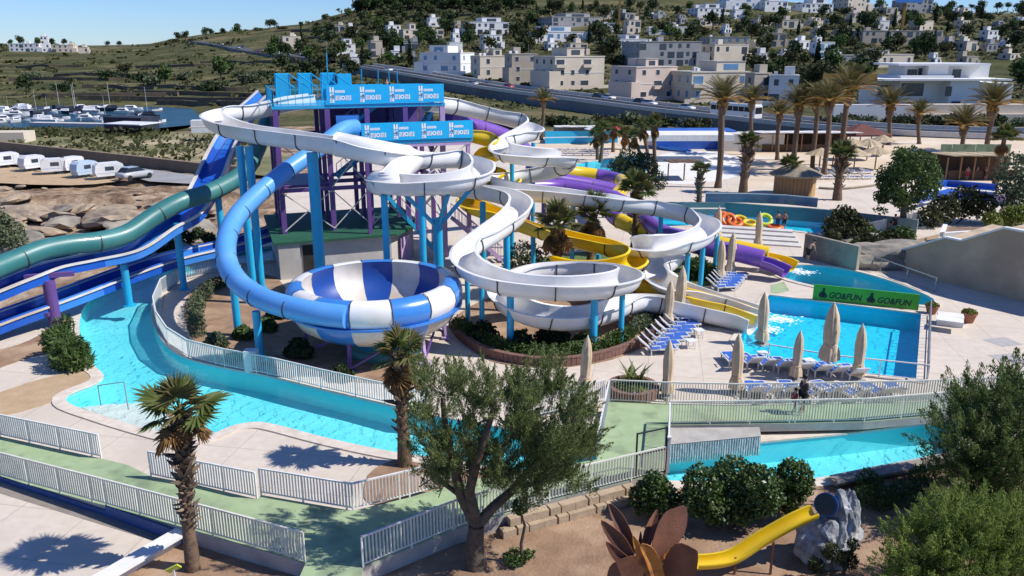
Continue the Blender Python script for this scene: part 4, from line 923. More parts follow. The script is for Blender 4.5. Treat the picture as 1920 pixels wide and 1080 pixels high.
for i, (l, bs, n, m) in enumerate([
  ('flowering dark bush above the shaded white door', [(1585, 415, 26, 66), (1565, 425, 20, 65), (1610, 430, 22, 65)], 2600, 'leaf_olive'),
  ('spreading dark bush left of the blue wall', [(1770, 390, 24, 70), (1810, 378, 26, 71), (1840, 385, 22, 71), (1745, 405, 20, 69)], 3600, 'leaf_olive'),
  ('sunlit ivy mass on top of the rock left of the wall', [(1650, 460, 24, 62), (1690, 450, 22, 62.5), (1630, 445, 18, 63), (1610, 470, 20, 60)], 3600, 'leaf_mid'),
  ('dark hedge along the top of the shaded wall', [(1640, 470, 24, 59.5), (1700, 470, 22, 60), (1670, 455, 22, 61), (1560, 448, 16, 61), (1590, 446, 20, 62), (1625, 462, 22, 60), (1655, 478, 20, 59), (1680, 486, 18, 58), (1610, 445, 18, 62)], 9000, 'leaf_olive'),
  ('dark ivy hanging down the rock beside the far pool', [(1720, 505, 22, 58), (1685, 490, 20, 58.5), (1745, 480, 16, 60)], 2600, 'leaf_dark'),
  ('tree at the right edge beyond the terrace', [(1915, 330, 38, 70), (1900, 370, 30, 69), (1930, 380, 36, 69)], 3600, 'leaf_grey'),
  ('dark clipped tree beyond the rear white slide', [(1180, 310, 30, 92), (1160, 318, 22, 91), (1210, 312, 26, 92), (1230, 340, 22, 89), (1190, 340, 24, 89)], 3800, 'leaf_dark'),
  ('bright green planting on the right terrace', [(1895, 405, 18, 66), (1915, 402, 16, 66), (1860, 412, 14, 65)], 1500, 'leaf_bright')]):
    c = bs[0]; p = at(*c[:2], c[3]); shrub('bush', l, bs, n, .3, m, 70+i, base=(p.x, p.y, 0 if i not in (7,) else 2.4), cat='tree' if 'tree' in l else 'bush')
# ================================================================ fences
mat('fence_cream', (.70, .69, .60), (.60, .59, .51), 2, .5)
mat('fence_white', (.74, .73, .70), (.64, .63, .60), 2, .5)
mat('fence_shadowy', (.42, .46, .50), (.36, .39, .43), 2, .5)
def fence(label, pts, h=1.02, sp_=.115, m='fence_cream', post_every=1.6, bar=(.02, .075), low=.1, group=None, name='railing_fence', bars=True):
    pts = [Vector(p) for p in pts]; t = thing(name, label, 'fence', tuple(pts[0]), group)
    bm = MB().box((0, 0, 0), (bar[0], bar[1], h-low-.04)).mesh('bar', m); pm = MB().box((0, 0, h/2-.02), (.05, .05, h+.04)).mesh('post', m)
    for a, b in zip(pts, pts[1:]):
        d = b-a; L = d.length; rz = math.atan2(d.y, d.x); n = max(1, round(L/sp_)); k = max(1, round(post_every/sp_))
        up = Vector((0, 0, 1))
        MB().bar(a+up*h, b+up*h, .06, .05).build('top_rail', m, t); MB().bar(a+up*low, b+up*low, .04, .035).build('bottom_rail', m, t)
        for i in range(n+1):
            p = a.lerp(b, i/n)
            if i % k == 0 or i == n: place('post', pm, t, p, (0, 0, rz))
            elif bars: place('bar', bm, t, p+up*((h+low)/2-.01), (0, 0, rz))
    return t
F1_ = fence('long cream railing with flat bars along the ramp above the blue wall', [gw(x, y) for x, y in [(-200, 839), (0, 893), (200, 948), (400, 1005), (572, 1054)]], 1.0)
fence('cream railing on the far side of the ramp at the left edge', [gw(x, y) for x, y in [(-200, 770), (0, 818), (190, 859)]], .98, m='fence_white')
fence('cream railing left of the corner post before the beige deck', [gw(x, y) for x, y in [(284, 893), (482, 935)]], .98, m='fence_white')
fence('white railing before the beige deck corner', [gw(x, y) for x, y in [(490, 927), (662, 957), (768, 931), (862, 904)]], .98, m='fence_white')
fence('grey railing on the near side of the walkway under the tamarisk', [gw(x, y) for x, y in [(681, 1063), (850, 993)]], 1.0, m='fence_white')
fence('cream railing on the near side of the walkway up to the bridge', [gw(x, y) for x, y in [(852, 992), (1030, 938), (1250, 884)]], 1.0)
fence('white railing on the left side of the green bridge', [gw(x, y) for x, y in [(1119, 861), (1141, 753)]], .98, m='fence_white')
fence('white railing on the right side of the green bridge', [gw(x, y) for x, y in [(1251, 880), (1254, 798)]], 1.0, m='fence_white')
fence('cream railing on the near side of the raised green path', [gw(x, y) for x, y in [(1256, 796), (1490, 793), (1620, 790), (1770, 777), (1980, 762)]], 1.0)
fence('cream railing between the raised green path and the pool deck', [gw(x, y) for x, y in [(1143, 753), (1250, 758), (1380, 761), (1490, 759), (1700, 755), (1980, 743)]], 1.0)
fence('short white railing on the deck left of the bridge', [g(x, y, .06) for x, y in [(1000, 782), (1066, 768), (1134, 750)]], .98, m='fence_white')
fence('white railing round the planted island along the lazy river', [g(x, y, .06) for x, y in [(440, 508), (396, 512), (340, 527), (304, 550), (290, 585), (296, 614), (316, 645), (354, 670), (422, 688), (502, 703), (602, 728), (722, 756), (800, 776)]], .95, .13, 'fence_white', 1.9)
fence('thin grey railing along the near edge of the main pool', [g(x, y, .06) for x, y in [(1440, 676), (1560, 697), (1738, 716)]], .85, 2.0, 'fence_white', 2.0, (.03, .03))
fence('thin grey railing along the right edge of the main pool', [g(x, y, .06) for x, y in [(1737, 714), (1742, 592)]], .95, .55, 'grey_steel', 2.2, (.03, .03))
fence('thin grey handrail beside the far pool', [g(x, y) for x, y in [(1560, 486), (1650, 510), (1752, 548)]], .95, 2.2, 'grey_steel', 2.2, (.03, .03))
fence('white railing in front of the far tree above the shaded rock', [g(x, y, .0) for x, y in [(1625, 440), (1690, 425), (1735, 412)]], 1.0, .15, 'fence_white', 1.8)
# gate frame on the bridge
gt = thing('gate_frame', 'dark green gate frame standing on the green bridge', 'gate', tuple(gw(1220, 890)))
a, b = gw(1191, 897), gw(1246, 884)
for p in (a, b): MB().bar(p, p+Vector((0, 0, 1.75)), .06).build('gate_post', 'dark_gate' if 'dark_gate' in MATS else mat('dark_gate', (.02, .035, .03), (.03, .045, .04), 3, .5), gt)
for z in (.9, 1.72): MB().bar(a+Vector((0, 0, z)), b+Vector((0, 0, z)), .045).build('gate_rail', 'dark_gate', gt)
tall = thing('corner_post', 'tall white post at the near corner of the green bridge', 'post', tuple(gw(1251, 884)))
MB().bar(gw(1251, 885), gw(1251, 885)+Vector((0, 0, 1.35)), .1).build('shaft', 'fence_white', tall); MB().box(gw(1251, 885)+Vector((0, 0, 1.37)), (.14, .14, .05)).build('cap', 'fence_white', tall)
# blue wall below the ramp, parapet, kerbs
mb = MB(); pts = [gw(x, y) for x, y in [(-250, 826), (0, 894.5), (200, 950), (346, 992)]]
for a, b in zip(pts, pts[1:]):
    d = (b-a); nn = Vector((d.y, -d.x, 0)).normalized()*.03; mb.box(((a+b)/2+nn)-Vector((0, 0, (a.z+b.z)/4+.03)), (d.length, .05, (a.z+b.z)/2-.02), math.atan2(d.y, d.x))
mb.build('retaining_wall', 'blue_wall', label='low navy blue wall under the ramp railing', cat='wall')
par = thing('parapet', 'white painted parapet beam at the left palm bed', 'wall', tuple(g(270, 1040)))
MB().bar(g(346, 998, .22), g(120, 1130, .22), .32, .42).build('beam', 'white_wall', par); MB().bar(g(346, 998, .46), g(120, 1130, .46), .38, .05).build('coping', 'white_wall', par)
# ================================================================ walls and kerbs
mat('kerb_brick', (.20, .105, .08), (.13, .07, .055), 5, .9, .3, 20, island=.3)
mat('sandstone', (.50, .385, .265), (.40, .305, .21), .6, .95, .35, 4, c3=(.34, .26, .18), s3=.3)
mat('sandstone_block', (.42, .32, .22), (.33, .25, .17), 2.5, .95, .3, 12)
mat('teal_wall', (.16, .235, .24), (.13, .20, .205), .8, .7)
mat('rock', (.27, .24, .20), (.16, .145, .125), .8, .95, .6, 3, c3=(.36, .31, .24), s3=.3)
mat('rock_tan', (.40, .31, .215), (.24, .185, .13), .9, .95, .6, 4, c3=(.13, .11, .09), s3=.5)
def brick_kerb(label, pxs, h=.42, bl=.26, wd=.25, closed=False, name='brick_kerb', m='kerb_brick'):
    pts = spline([g(x, y) for x, y in pxs], bl); t = thing(name, label, 'kerb', tuple(pts[len(pts)//2]))
    me = MB().box((0, 0, 0), (bl*.94, wd, h)).mesh('brick', m); cap = MB().box((0, 0, 0), (bl*.97, wd*1.15, .06)).mesh('coping_stone', m)
    for i, (a, b) in enumerate(zip(pts, pts[1:])):
        c = (a+b)/2; rz = math.atan2(b.y-a.y, b.x-a.x); place('brick', me, t, c+Vector((0, 0, h/2+rnd.uniform(-.015, .015))), (rnd.uniform(-.02, .02), 0, rz)); place('coping_stone', cap, t, c+Vector((0, 0, h+.035)), (0, 0, rz))
brick_kerb('curved red brick kerb round the bed under the white spiral', [(845, 612), (868, 640), (905, 664), (960, 680), (1030, 687), (1100, 681), (1170, 662), (1214, 640), (1240, 606), (1247, 588)])
def ring_bed(label, x, y, r, h=.45):
    c = g(x, y); t = thing('round_planter', label, 'planter', tuple(c)); n = int(2*math.pi*r/.27)
    me = MB().box((0, 0, 0), (.255, .22, h)).mesh('brick', 'kerb_brick')
    for i in range(n): a = 2*math.pi*i/n; place('brick', me, t, c+Vector((r*math.cos(a), r*math.sin(a), h/2)), (0, 0, a+math.pi/2))
    MB().cyl(c, c+Vector((0, 0, h-.06)), r-.1, n=28).build('earth', 'soil', t)
    leafcloud([(c.x, c.y, h, r*.8, r*.8, .16)], 1500, .16, 5, .5, .5).build('ground_cover', 'leaf_bright', t)
    mb = MB(); r2 = random.Random(4)
    for i in range(16):
        a = r2.random()*6.28; d = Vector((math.cos(a)*.5, math.sin(a)*.5, .8+r2.random()*.4)); s = Vector((-math.sin(a), math.cos(a), 0))*.07; p = c+Vector((r2.uniform(-.4, .4), r2.uniform(-.2, .4), h)); q = p+d*.55; e = p+d*1.0+Vector((math.cos(a), math.sin(a), -.3))*.3
        mb.add([p-s*.7, p+s*.7, q+s, q-s, e], [(0, 1, 2, 3), (3, 2, 4)])
    mb.build('spiky_plant', 'palm_leaf', t)
ring_bed('round brick planter with yellow green ground cover by the bridge', 1186, 738, 1.05)
ballt = MB().lathe([(0, 0), (.15, .06), (.2, .2), (.15, .34), (0, .4)], 14, tuple(g(1187, 747, .06))); ballt.build('bollard_light', 'gel_blue_light', label='round sky blue ball before the brick planter', cat='ball', smooth=True)
# masonry under the near railing
mw = thing('block_wall', 'low stone block wall under the walkway railing', 'wall', tuple(g(1075, 985)))
me = [MB().box((0, 0, 0), (.46*s, .3, .26)).mesh('stone_block', 'sandstone_block') for s in (1, .8, 1.15)]
a, b = gw(940, 966), gw(1180, 903); a.z = b.z = 0; a -= Vector((0, .16, 0)); b -= Vector((0, .16, 0)); d = b-a; rz = math.atan2(d.y, d.x); nb = int(d.length/.48)
for c in range(2):
    for i in range(nb):
        p = a+d*((i+.5+.4*(c % 2))/nb); place('stone_block', me[(i*7+c) % 3], mw, p+Vector((0, -.25 if c == 0 else -.05, .14+.27*c)), (0, 0, rz+rnd.uniform(-.02, .02)))
# stone retaining wall at the right with stepped white coping
WP = [(1620, 478, 489), (1660, 462, 498), (1686, 470, 505), (1762, 446, 528), (1790, 452, 534), (1862, 428, 552), (1925, 440, 568), (2080, 446, 600)]
rw = thing('stone_wall', 'tall sandstone retaining wall with stepped white coping at the right', 'wall', tuple(g(1790, 534)))
fr_ = []
for x, yt, yb in WP: bpt = g(x, yb); tpt = at(x, yt, bpt.y); fr_.append((bpt, tpt.z))
for (a, za), (b, zb) in zip(fr_, fr_[1:]):
    d = (b-a).normalized(); bk = Vector((-d.y, d.x, 0))
    if bk.y < 0: bk = -bk
    bk *= 7
    MB().add([a, b, (b.x, b.y, zb), (a.x, a.y, za), a+bk, b+bk, b+bk+Vector((0, 0, zb)), a+bk+Vector((0, 0, za))], [(0, 1, 2, 3), (3, 2, 6, 7), (1, 5, 6, 2), (0, 3, 7, 4)]).build('wall_panel', 'sandstone', rw)
    MB().bar((a.x, a.y, za+.05), (b.x, b.y, zb+.05), .34, .12).build('coping', 'white_wall', rw)
def rockmesh(c, r, seed, n=2, sq=.8):
    import bmesh
    bm = bmesh.new(); bmesh.ops.create_icosphere(bm, subdivisions=n, radius=1)
    for v in bm.verts:
        k = 1+.33*noise.noise(v.co*1.7+Vector((seed*3.1, 0, 0)))+.12*noise.noise(v.co*4.5+Vector((seed, 2, 0))); v.co *= k; v.co.z *= sq
    mb = MB(); mb.add([Vector((v.co.x*r[0], v.co.y*r[1], v.co.z*r[2]))+Vector(c) for v in bm.verts], [[v.index for v in f.verts] for f in bm.faces]); bm.free(); return mb
p = g(1730, 512); rockmesh((p.x-1, p.y+2.2, .5), (4.4, 1.8, 1.5), 4, 4).build('rock_outcrop', 'rock', label='pale rock outcrop at the left end of the stone wall', cat='rock')
p = g(1640, 478); rockmesh((p.x+.3, p.y+2.6, .2), (2.6, 1.6, 1.0), 6, 4).build('rock_bank', 'rock', label='shaded rock bank under the ivy beside the steps', cat='rock')
sw = thing('shade_toned_wall', 'sandstone wall with shade put into its colour and a pale door right of the steps', 'wall', tuple(g(1560, 468)))
MB().bar(g(1510, 460, .9), g(1610, 485, .9), .3, 1.8).build('wall', 'rock', sw); MB().bar(g(1584, 477, .72)+Vector((0, -.2, 0)), g(1602, 481, .72)+Vector((0, -.2, 0)), .05, 1.44).build('door', 'white_wall', sw)  # sandstone wall: darker rock colour stands in for shade from the trees
# broad steps before the tube pool
stp = thing('broad_steps', 'four long pale steps between the tube pool and the deck', 'steps', tuple(g(1420, 455)))
for k in range(4):
    a, b = g(1335, 446-5*k+8, 0), g(1512-6*k, 466-5.5*k, 0); MB().bar(Vector((a.x, a.y+1.2, .05+.13*k)), Vector((b.x, b.y+1.2, .05+.13*k)), 2.0-.36*k, .13*(1)).build('step', 'concrete_light', stp)
tw_ = thing('pool_back_wall', 'grey teal wall behind the tube pool', 'wall', tuple(g(1400, 393)))
for (xa, ya), (xb, yb) in zip([(1230, 391), (1360, 391), (1450, 398), (1548, 405)], [(1360, 391), (1450, 398), (1548, 405), (1720, 425)]):
    MB().bar(g(xa, ya, .6), g(xb, yb, .6), .3, 1.2).build('wall_panel', 'teal_wall', tw_); 
MB().bar(g(1230, 391, 1.23), g(1360, 391, 1.23), .42, .06).build('coping', 'concrete_light', tw_)
mat('glass_blue', (.10, .16, .23), (.13, .20, .27), .5, .12)
gl_ = thing('glass_barrier', 'blue tinted glass barrier with pale rails above the tube pool wall', 'barrier', tuple(g(1430, 385)))
pts = [g(x, y, 1.25) for x, y in [(1322, 380), (1400, 381), (1470, 384), (1532, 390)]]
for a, b in zip(pts, pts[1:]): MB().bar(a+Vector((0, 0, .45)), b+Vector((0, 0, .45)), .04, .8).build('pane', 'glass_blue', gl_); MB().bar(a+Vector((0, 0, .9)), b+Vector((0, 0, .9)), .08).build('rail', 'fence_white', gl_)
# waterfall grating under the raised path
wf = thing('waterfall_curtain', 'grey rippled water curtain under the raised green path', 'waterfall', tuple(g(1335, 848)))
mat('curtain', (.62, .63, .64), (.40, .41, .43), 9, .35, .8, 22, stretch=(1, 1, .25))
ca, cb = g(1254, 850, .06), g(1424, 834, .06); MB().bar(ca, cb, .1, .84).build('falling_sheet', 'curtain', wf)
rm = MB().box((0, 0, 0), (.05, .07, .8)).mesh('water_rib', 'curtain'); cd = cb-ca; nr = int(cd.length/.1)
for i in range(nr): place('water_rib', rm, wf, ca+cd*(i+.5)/nr+Vector((0, -.06, -.01)), (rnd.uniform(-.03, .03), 0, math.atan2(cd.y, cd.x)))
w0, w1_ = gw(1254, 799), gw(1424, 798); MB().add([ca+Vector((0, -.1, .43)), cb+Vector((0, -.1, .43)), (w1_.x, w1_.y, .49), (w0.x, w0.y, .49)], [(0, 1, 2, 3)]).build('ledge', 'concrete', wf)
pw = thing('river_parapet', 'low grey parapet along the near edge of the right river', 'wall', tuple(g(1660, 880)))
for (xa, ya), (xb, yb) in zip([(1562, 899), (1650, 881), (1720, 868)], [(1650, 881), (1720, 868), (1792, 853)]): MB().bar(g(xa, ya+3, .14), g(xb, yb+3, .14), .4, .26).build('wall_run', 'concrete', pw); MB().bar(g(xa, ya+3, .3), g(xb, yb+3, .3), .5, .06).build('coping', 'grey_paving', pw)
# green sponsor banner
mat('banner_green', (.06, .36, .02), (.10, .42, .025), 1.0, .5)
mat('print_black', (.012, .02, .018), None, rough=.5)
gb = thing('advert_banner', 'long green banner reading GO&FUN twice at the back of the main pool', 'banner', tuple(g(1620, 572)))
a, b = g(1523, 562), g(1721, 583); d = b-a; rz = math.atan2(d.y, d.x); hb = .98
bo = MB().bar(a+Vector((0, 0, hb/2+.04)), b+Vector((0, 0, hb/2+.04)), .08, hb).build('panel', 'banner_green', gb)
for k in range(4): q = a+d*(k+.5)/4; MB().bar(q+Vector((0, .1, 0)), q+Vector((0, .1, hb)), .05).build('stay', 'grey_steel', gb)
def text_mesh(s, size, material, name='lettering', extrude=.004, shear=0.0, bold=0.0):
    cu = bpy.data.curves.new('t', 'FONT'); cu.body = s; cu.size = size; cu.extrude = extrude; cu.shear = shear; cu.offset = bold
    o = bpy.data.objects.new('t', cu); COL.objects.link(o); bpy.context.view_layer.update(); me = bpy.data.meshes.new_from_object(o.evaluated_get(bpy.context.evaluated_depsgraph_get()))
    bpy.data.objects.remove(o); me.materials.clear(); me.materials.append(MATS[material]); me.name = name; return me
tm = text_mesh('GO&FUN', .52, 'print_black', shear=.2, bold=.012)
for k in range(2):
    q = a+d*(.15+.46*k)-Vector((0, .055, 0)); o = place('lettering', tm, bo, q+Vector((0, 0, .26)), (math.pi/2, 0, rz), (.86, 1, 1)); o.location = q+Vector((0, 0, .26))-OFF[bo.name]
    mb = MB(); c = a+d*(.095+.46*k)-Vector((0, .055, 0))+Vector((0, 0, .5)); M = Matrix.Translation(c) @ Matrix.Rotation(rz, 4, 'Z')
    for (x, y), r1 in (((-.1, -.12), .16), ((.1, -.14), .15), ((.0, .05), .13), ((.03, .26), .09)):
        vs_ = [M @ Vector((x+r1*math.cos(t*math.pi/5), 0, y+r1*1.1*math.sin(t*math.pi/5))) for t in range(10)]; mb.add(vs_, [tuple(range(10))])
    mb.build('printed_mark', 'teal_wall' if k == 9 else 'print_black', bo)
# planters by the banner
mat('terracotta', (.36, .14, .07), (.28, .105, .055), 3, .85)
for l, x, y, s in [('terracotta pot at the right end of the green banner', 1746, 588, .9), ('terracotta pot beside the low white plinth', 1815, 604, 1.0)]:
    c = g(x, y); t = thing('flower_pot', l, 'plant pot', tuple(c)); MB().lathe([(.0, 0), (.26*s, 0), (.4*s, .5*s), (.44*s, .5*s), (.44*s, .58*s), (.34*s, .56*s), (0, .5*s)], 16, tuple(c)).build('pot', 'terracotta', t, smooth=False)
    leafcloud([(c.x, c.y, .62*s, .38*s, .38*s, .16*s)], 320, .16, 3, .5).build('plant', 'leaf_bright', t)
pl = thing('plinth', 'low white plinth between the two terracotta pots', 'plinth', tuple(g(1785, 596)))
MB().bar(g(1757, 596, .3), g(1806, 602, .3), .8, .6).build('block', 'white_wall', pl); MB().bar(g(1756, 595.5, .63), g(1807, 602.5, .63), .95, .07).build('slab', 'white_wall', pl)
for l, pts in [('upper grey slab patch on the pale deck right of the main pool', [(1842, 636), (1885, 632), (1918, 646), (1880, 650)]), ('lower grey slab patch on the pale deck right of the main pool', [(1852, 666), (1898, 662), (1932, 678), (1888, 682)])]:
    sheet('deck_patch', pts, .008, 'grey_tile' if 'grey_tile' in MATS else mat('grey_tile', (.40, .38, .37), (.34, .32, .31), 3, .9), kind=None, label=l, cat='paving')
sheet('green_mat', [(1445, 535), (1470, 528), (1480, 545), (1446, 552)], .012, 'green_floor', kind=None, label='small green mat between the slide mouths and the main pool', cat='mat')
# ================================================================ parasols
mat('canvas', (.60, .47, .31), (.50, .38, .245), 2.2, .9, obj=True)
def parasol(label, bx, by, ty, k, pole=.0, z=0.0):
    b = g(bx, by, z); H = at(bx, ty, b.y).z-z; t = thing('closed_parasol', label, 'parasol', tuple(b), 'closed cream parasols')
    MB().cyl(b, b+Vector((0, 0, H*.97)), .035, n=8).build('pole', 'white_steel', t)
    MB().box(b+Vector((0, 0, .05)), (.6, .6, .1)).build('base', 'concrete', t)
    n = 24; mb = MB(); z0 = max(.28, pole); prof = [(.30, z0), (.27, z0+.12*H), (.19, z0+.2*H), (.21, H*.5), (.22, H*.66), (.17, H*.84), (.09, H*.95), (.03, H)]
    sc_ = H/2.6
    for r_, zz in prof:
        mb.v += [tuple(b+Vector(((r_*sc_*(1+.17*math.cos(i*math.pi*8/n*2+k)*(1 if zz < H*.9 else .3)))*math.cos(2*math.pi*i/n), (r_*sc_*(1+.17*math.cos(i*math.pi*8/n*2+k)))*math.sin(2*math.pi*i/n), zz))) for i in range(n)]
    for j in range(len(prof)-1):
        for i in range(n): q = j*n+i; q2 = j*n+(i+1) % n; mb.f.append((q, q2, q2+n, q+n))
    o = mb.build('canopy', 'canvas', t, smooth=True)
    t.rotation_euler = (rnd.uniform(-.035, .035), rnd.uniform(-.035, .035), rnd.random()*6)
    MB().lathe([(.19*sc_+.02, z0+.2*H-.03), (.21*sc_+.02, z0+.2*H), (.19*sc_+.02, z0+.2*H+.03)], 16, tuple(b)).build('strap', 'canvas', t)
    MB().cyl(b+Vector((0, 0, H)), b+Vector((0, 0, H+.07)), .035, .015, 8).build('finial', 'fence_white', t)
for k, (l, bx, by, ty) in enumerate([
  ('closed cream parasol nearest the tamarisk, before the brick kerb', 1095, 738, 631), ('closed cream parasol right of the round planter', 1250, 745, 640), ('closed cream parasol before the long railing, below the pool corner', 1380, 738, 628),
  ('closed parasol at the left end of the pool loungers', 1490, 714, 622), ('closed parasol on a bare pole over the pool loungers', 1551, 708, 568), ('rightmost closed parasol of the pool loungers', 1607, 713, 610),
  ('closed parasol where the slides meet the main pool', 1428, 646, 548), ('left one of the parasol pair over the angled loungers', 1251, 614, 527), ('right one of the parasol pair over the angled loungers', 1272, 604, 500),
  ('left one of the parasol pair beside the purple tube', 1350, 528, 450), ('right one of the parasol pair beside the purple tube', 1368, 518, 437), ('closed parasol on the steps before the rings', 1421, 466, 398), ('closed parasol left of the rings at the loop edge', 1345, 452, 388)]):
    parasol(l, bx, by, ty, k, pole=.95 if k == 4 else 0)
# ================================================================ loungers
mat('plastic_white', (.74, .74, .74), (.66, .66, .66), 2, .4, obj=True)
mat('sling_blue', (.025, .10, .40), (.03, .12, .46), 3, .6, obj=True)
def lounger_proto():
    t = thing('sun_lounger', 'x', 'sun lounger', (0, 0, 0), 'sun loungers'); mb = MB()
    for s in (-.31, .31): mb.bar((s, -.95, .32), (s, .45, .32), .05, .07)
    mb.bar((-.31, -.95, .32), (.31, -.95, .32), .05, .07); mb.build('frame', 'plastic_white', t)
    for x in (-.29, .29):
        for y in (-.8, .4): MB().bar((x, y, 0), (x, y, .3), .06).build('leg', 'plastic_white', t)
    MB().bar((0, -.9, .345), (0, .35, .345), .54, .03).build('seat_sling', 'sling_blue', t)
    mb = MB()
    for s in (-.31, .31): mb.bar((s, .42, .34), (s, 1.0, .86), .05, .06)
    mb.bar((-.31, 1.0, .86), (.31, 1.0, .86), .06); mb.build('back_frame', 'plastic_white', t); MB().bar((0, .45, .375), (0, .97, .84), .5, .03).build('back_sling', 'sling_blue', t)
    for s in (-.36, .36): MB().bar((s, -.05, .54), (s, .4, .54), .05, .04).bar((s, -.05, .3), (s, -.05, .54), .04).build('armrest', 'plastic_white', t)
    return t
WSL = MB().bar((0, .45, .375), (0, .97, .84), .5, .03).mesh('back_sling', 'plastic_white'); LP = lounger_proto(); index_kids(); _first = [True]
def lounger(label, group, p, rz, jit=.11):
    o = LP if _first[0] else copy_tree(LP); _first[0] = False
    o.location = p; o.rotation_euler = (0, 0, rz+rnd.uniform(-jit, jit)); o['label'] = label; o['group'] = group
    if 'angled' in label or 'cluster' in label or rnd.random() < .25:
        for ch in o.children:
            if ch.name.startswith('back_sling'): ch.data = WSL
def row(label, group, xa, ya, xb, yb, n, rz, skip=()):
    a, b = g(xa, ya), g(xb, yb)
    for i in range(n):
        if i not in skip: lounger(label, group, a.lerp(b, i/(n-1))+Vector((rnd.uniform(-.05, .05), rnd.uniform(-.05, .05), 0)), rz)
row('white lounger with blue sling in the angled row by the hedge', 'loungers angled along the hedge', 1232, 662, 1292, 603, 9, R(97))
row('white lounger with blue sling in the row facing the main pool', 'loungers along the main pool', 1372, 684, 1594, 708, 8, R(184))
for i in range(8): lounger('lounger seen through the railing below the pool loungers', 'loungers behind the path railing', g(1404+i*38+rnd.uniform(-9, 9), 744+rnd.uniform(-3, 3)), R(185)+rnd.uniform(-.5, .5))
row('lounger in the far group beside the purple tube', 'loungers by the purple tube', 1352, 545, 1376, 522, 6, R(97))
def side_table(label, x, y):
    c = g(x, y); t = thing('side_table', label, 'table', tuple(c)); MB().box(c+Vector((0, 0, .42)), (.5, .5, .04), .3).build('top', 'plastic_white', t)
    for dx in (-.2, .2):
        for dy in (-.2, .2): MB().bar(c+Vector((dx, dy, 0)), c+Vector((dx*.9, dy*.9, .4)), .05).build('leg', 'plastic_white', t)
for l, x, y in [('white side table at the top of the angled loungers', 1323, 608), ('white side table beside the middle angled lounger', 1310, 632), ('white side table at the bottom of the angled loungers', 1295, 652), ('white side table between the left pool loungers', 1430, 676), ('white side table behind the left pool parasol', 1516, 690)]: side_table(l, x, y)
# foam where the slides end
mat('foam', (.85, .88, .9), None, rough=.6)
def foam(name, pxs, n, z, seed, label):
    r2 = random.Random(seed); mb = MB()
    for _ in range(n):
        x, y, sx, sy = r2.choice(pxs); p = g(x+r2.gauss(0, sx), y+r2.gauss(0, sy), z+r2.random()*.02); s = r2.uniform(.02, .09); a = r2.random()*6.28
        mb.add([p+Vector((s*math.cos(a+k*1.257)*(1+.3*r2.random()), s*math.sin(a+k*1.257), 0)) for k in range(5)], [(0, 1, 2, 3, 4)])
    mb.build(name, 'foam', label=label, cat='foam', kind='stuff')
foam('splash_foam', [(1455, 596, 10, 3), (1475, 600, 14, 3), (1448, 618, 9, 3), (1432, 610, 7, 4)], 420, -.135, 3, 'white foam at the slide mouths in the main pool')
foam('splash_foam', [(1492, 507, 7, 2), (1510, 511, 10, 2)], 300, -.215, 4, 'white foam at the tube mouths in the far pool')
# ================================================================ rings on the tube pool edge
mat('ring_orange', (.72, .16, .02), (.66, .13, .02), 2, .35); mat('ring_yellow', (.75, .52, .02), (.7, .46, .02), 2, .35); mat('ring_lime', (.55, .66, .06), (.5, .6, .05), 2, .35)
def ring_tube(label, x, y, m, tilt, r=.55):
    c = g(x, y); n = 20; mb = MB(); pr = [(r+.2*math.cos(a), .2*math.sin(a)) for a in [2*math.pi*i/10 for i in range(11)]]
    mb.lathe(pr, n); o_ = MB(); M = Matrix.Translation(c+Vector((0, 0, .24+.5*math.sin(tilt)))) @ Matrix.Rotation(tilt, 4, 'X'); o_.add([M @ Vector(v) for v in mb.v], mb.f)
    t = thing('swim_ring', label, 'swim ring', tuple(c), 'swim rings beside the tube pool'); o_.build('tube', m, t, smooth=True)
    h = MB(); h.path([M @ Vector((r+.1, -.12, .2)), M @ Vector((r+.1, 0, .28)), M @ Vector((r+.1, .12, .2))], .025, 5); h.build('handle', 'print_black', t)
for l, x, y, m, ti in [('leftmost orange swim ring standing on edge', 1353, 425, 'ring_orange', 1.1), ('second orange swim ring from the left', 1365, 426, 'ring_orange', .9), ('orange swim ring lying in front of the yellow ones', 1377, 427, 'ring_orange', .5), ('small yellow swim ring behind the orange ones', 1386, 422, 'ring_yellow', .4), ('large yellow swim ring lying flat', 1405, 426, 'ring_yellow', .2), ('lime swim ring stacked beside the parasol', 1433, 424, 'ring_lime', .7), ('flat orange ring at the feet of the bathers', 1452, 432, 'ring_orange', .05)]:
    ring_tube(l, x, y, m, ti)
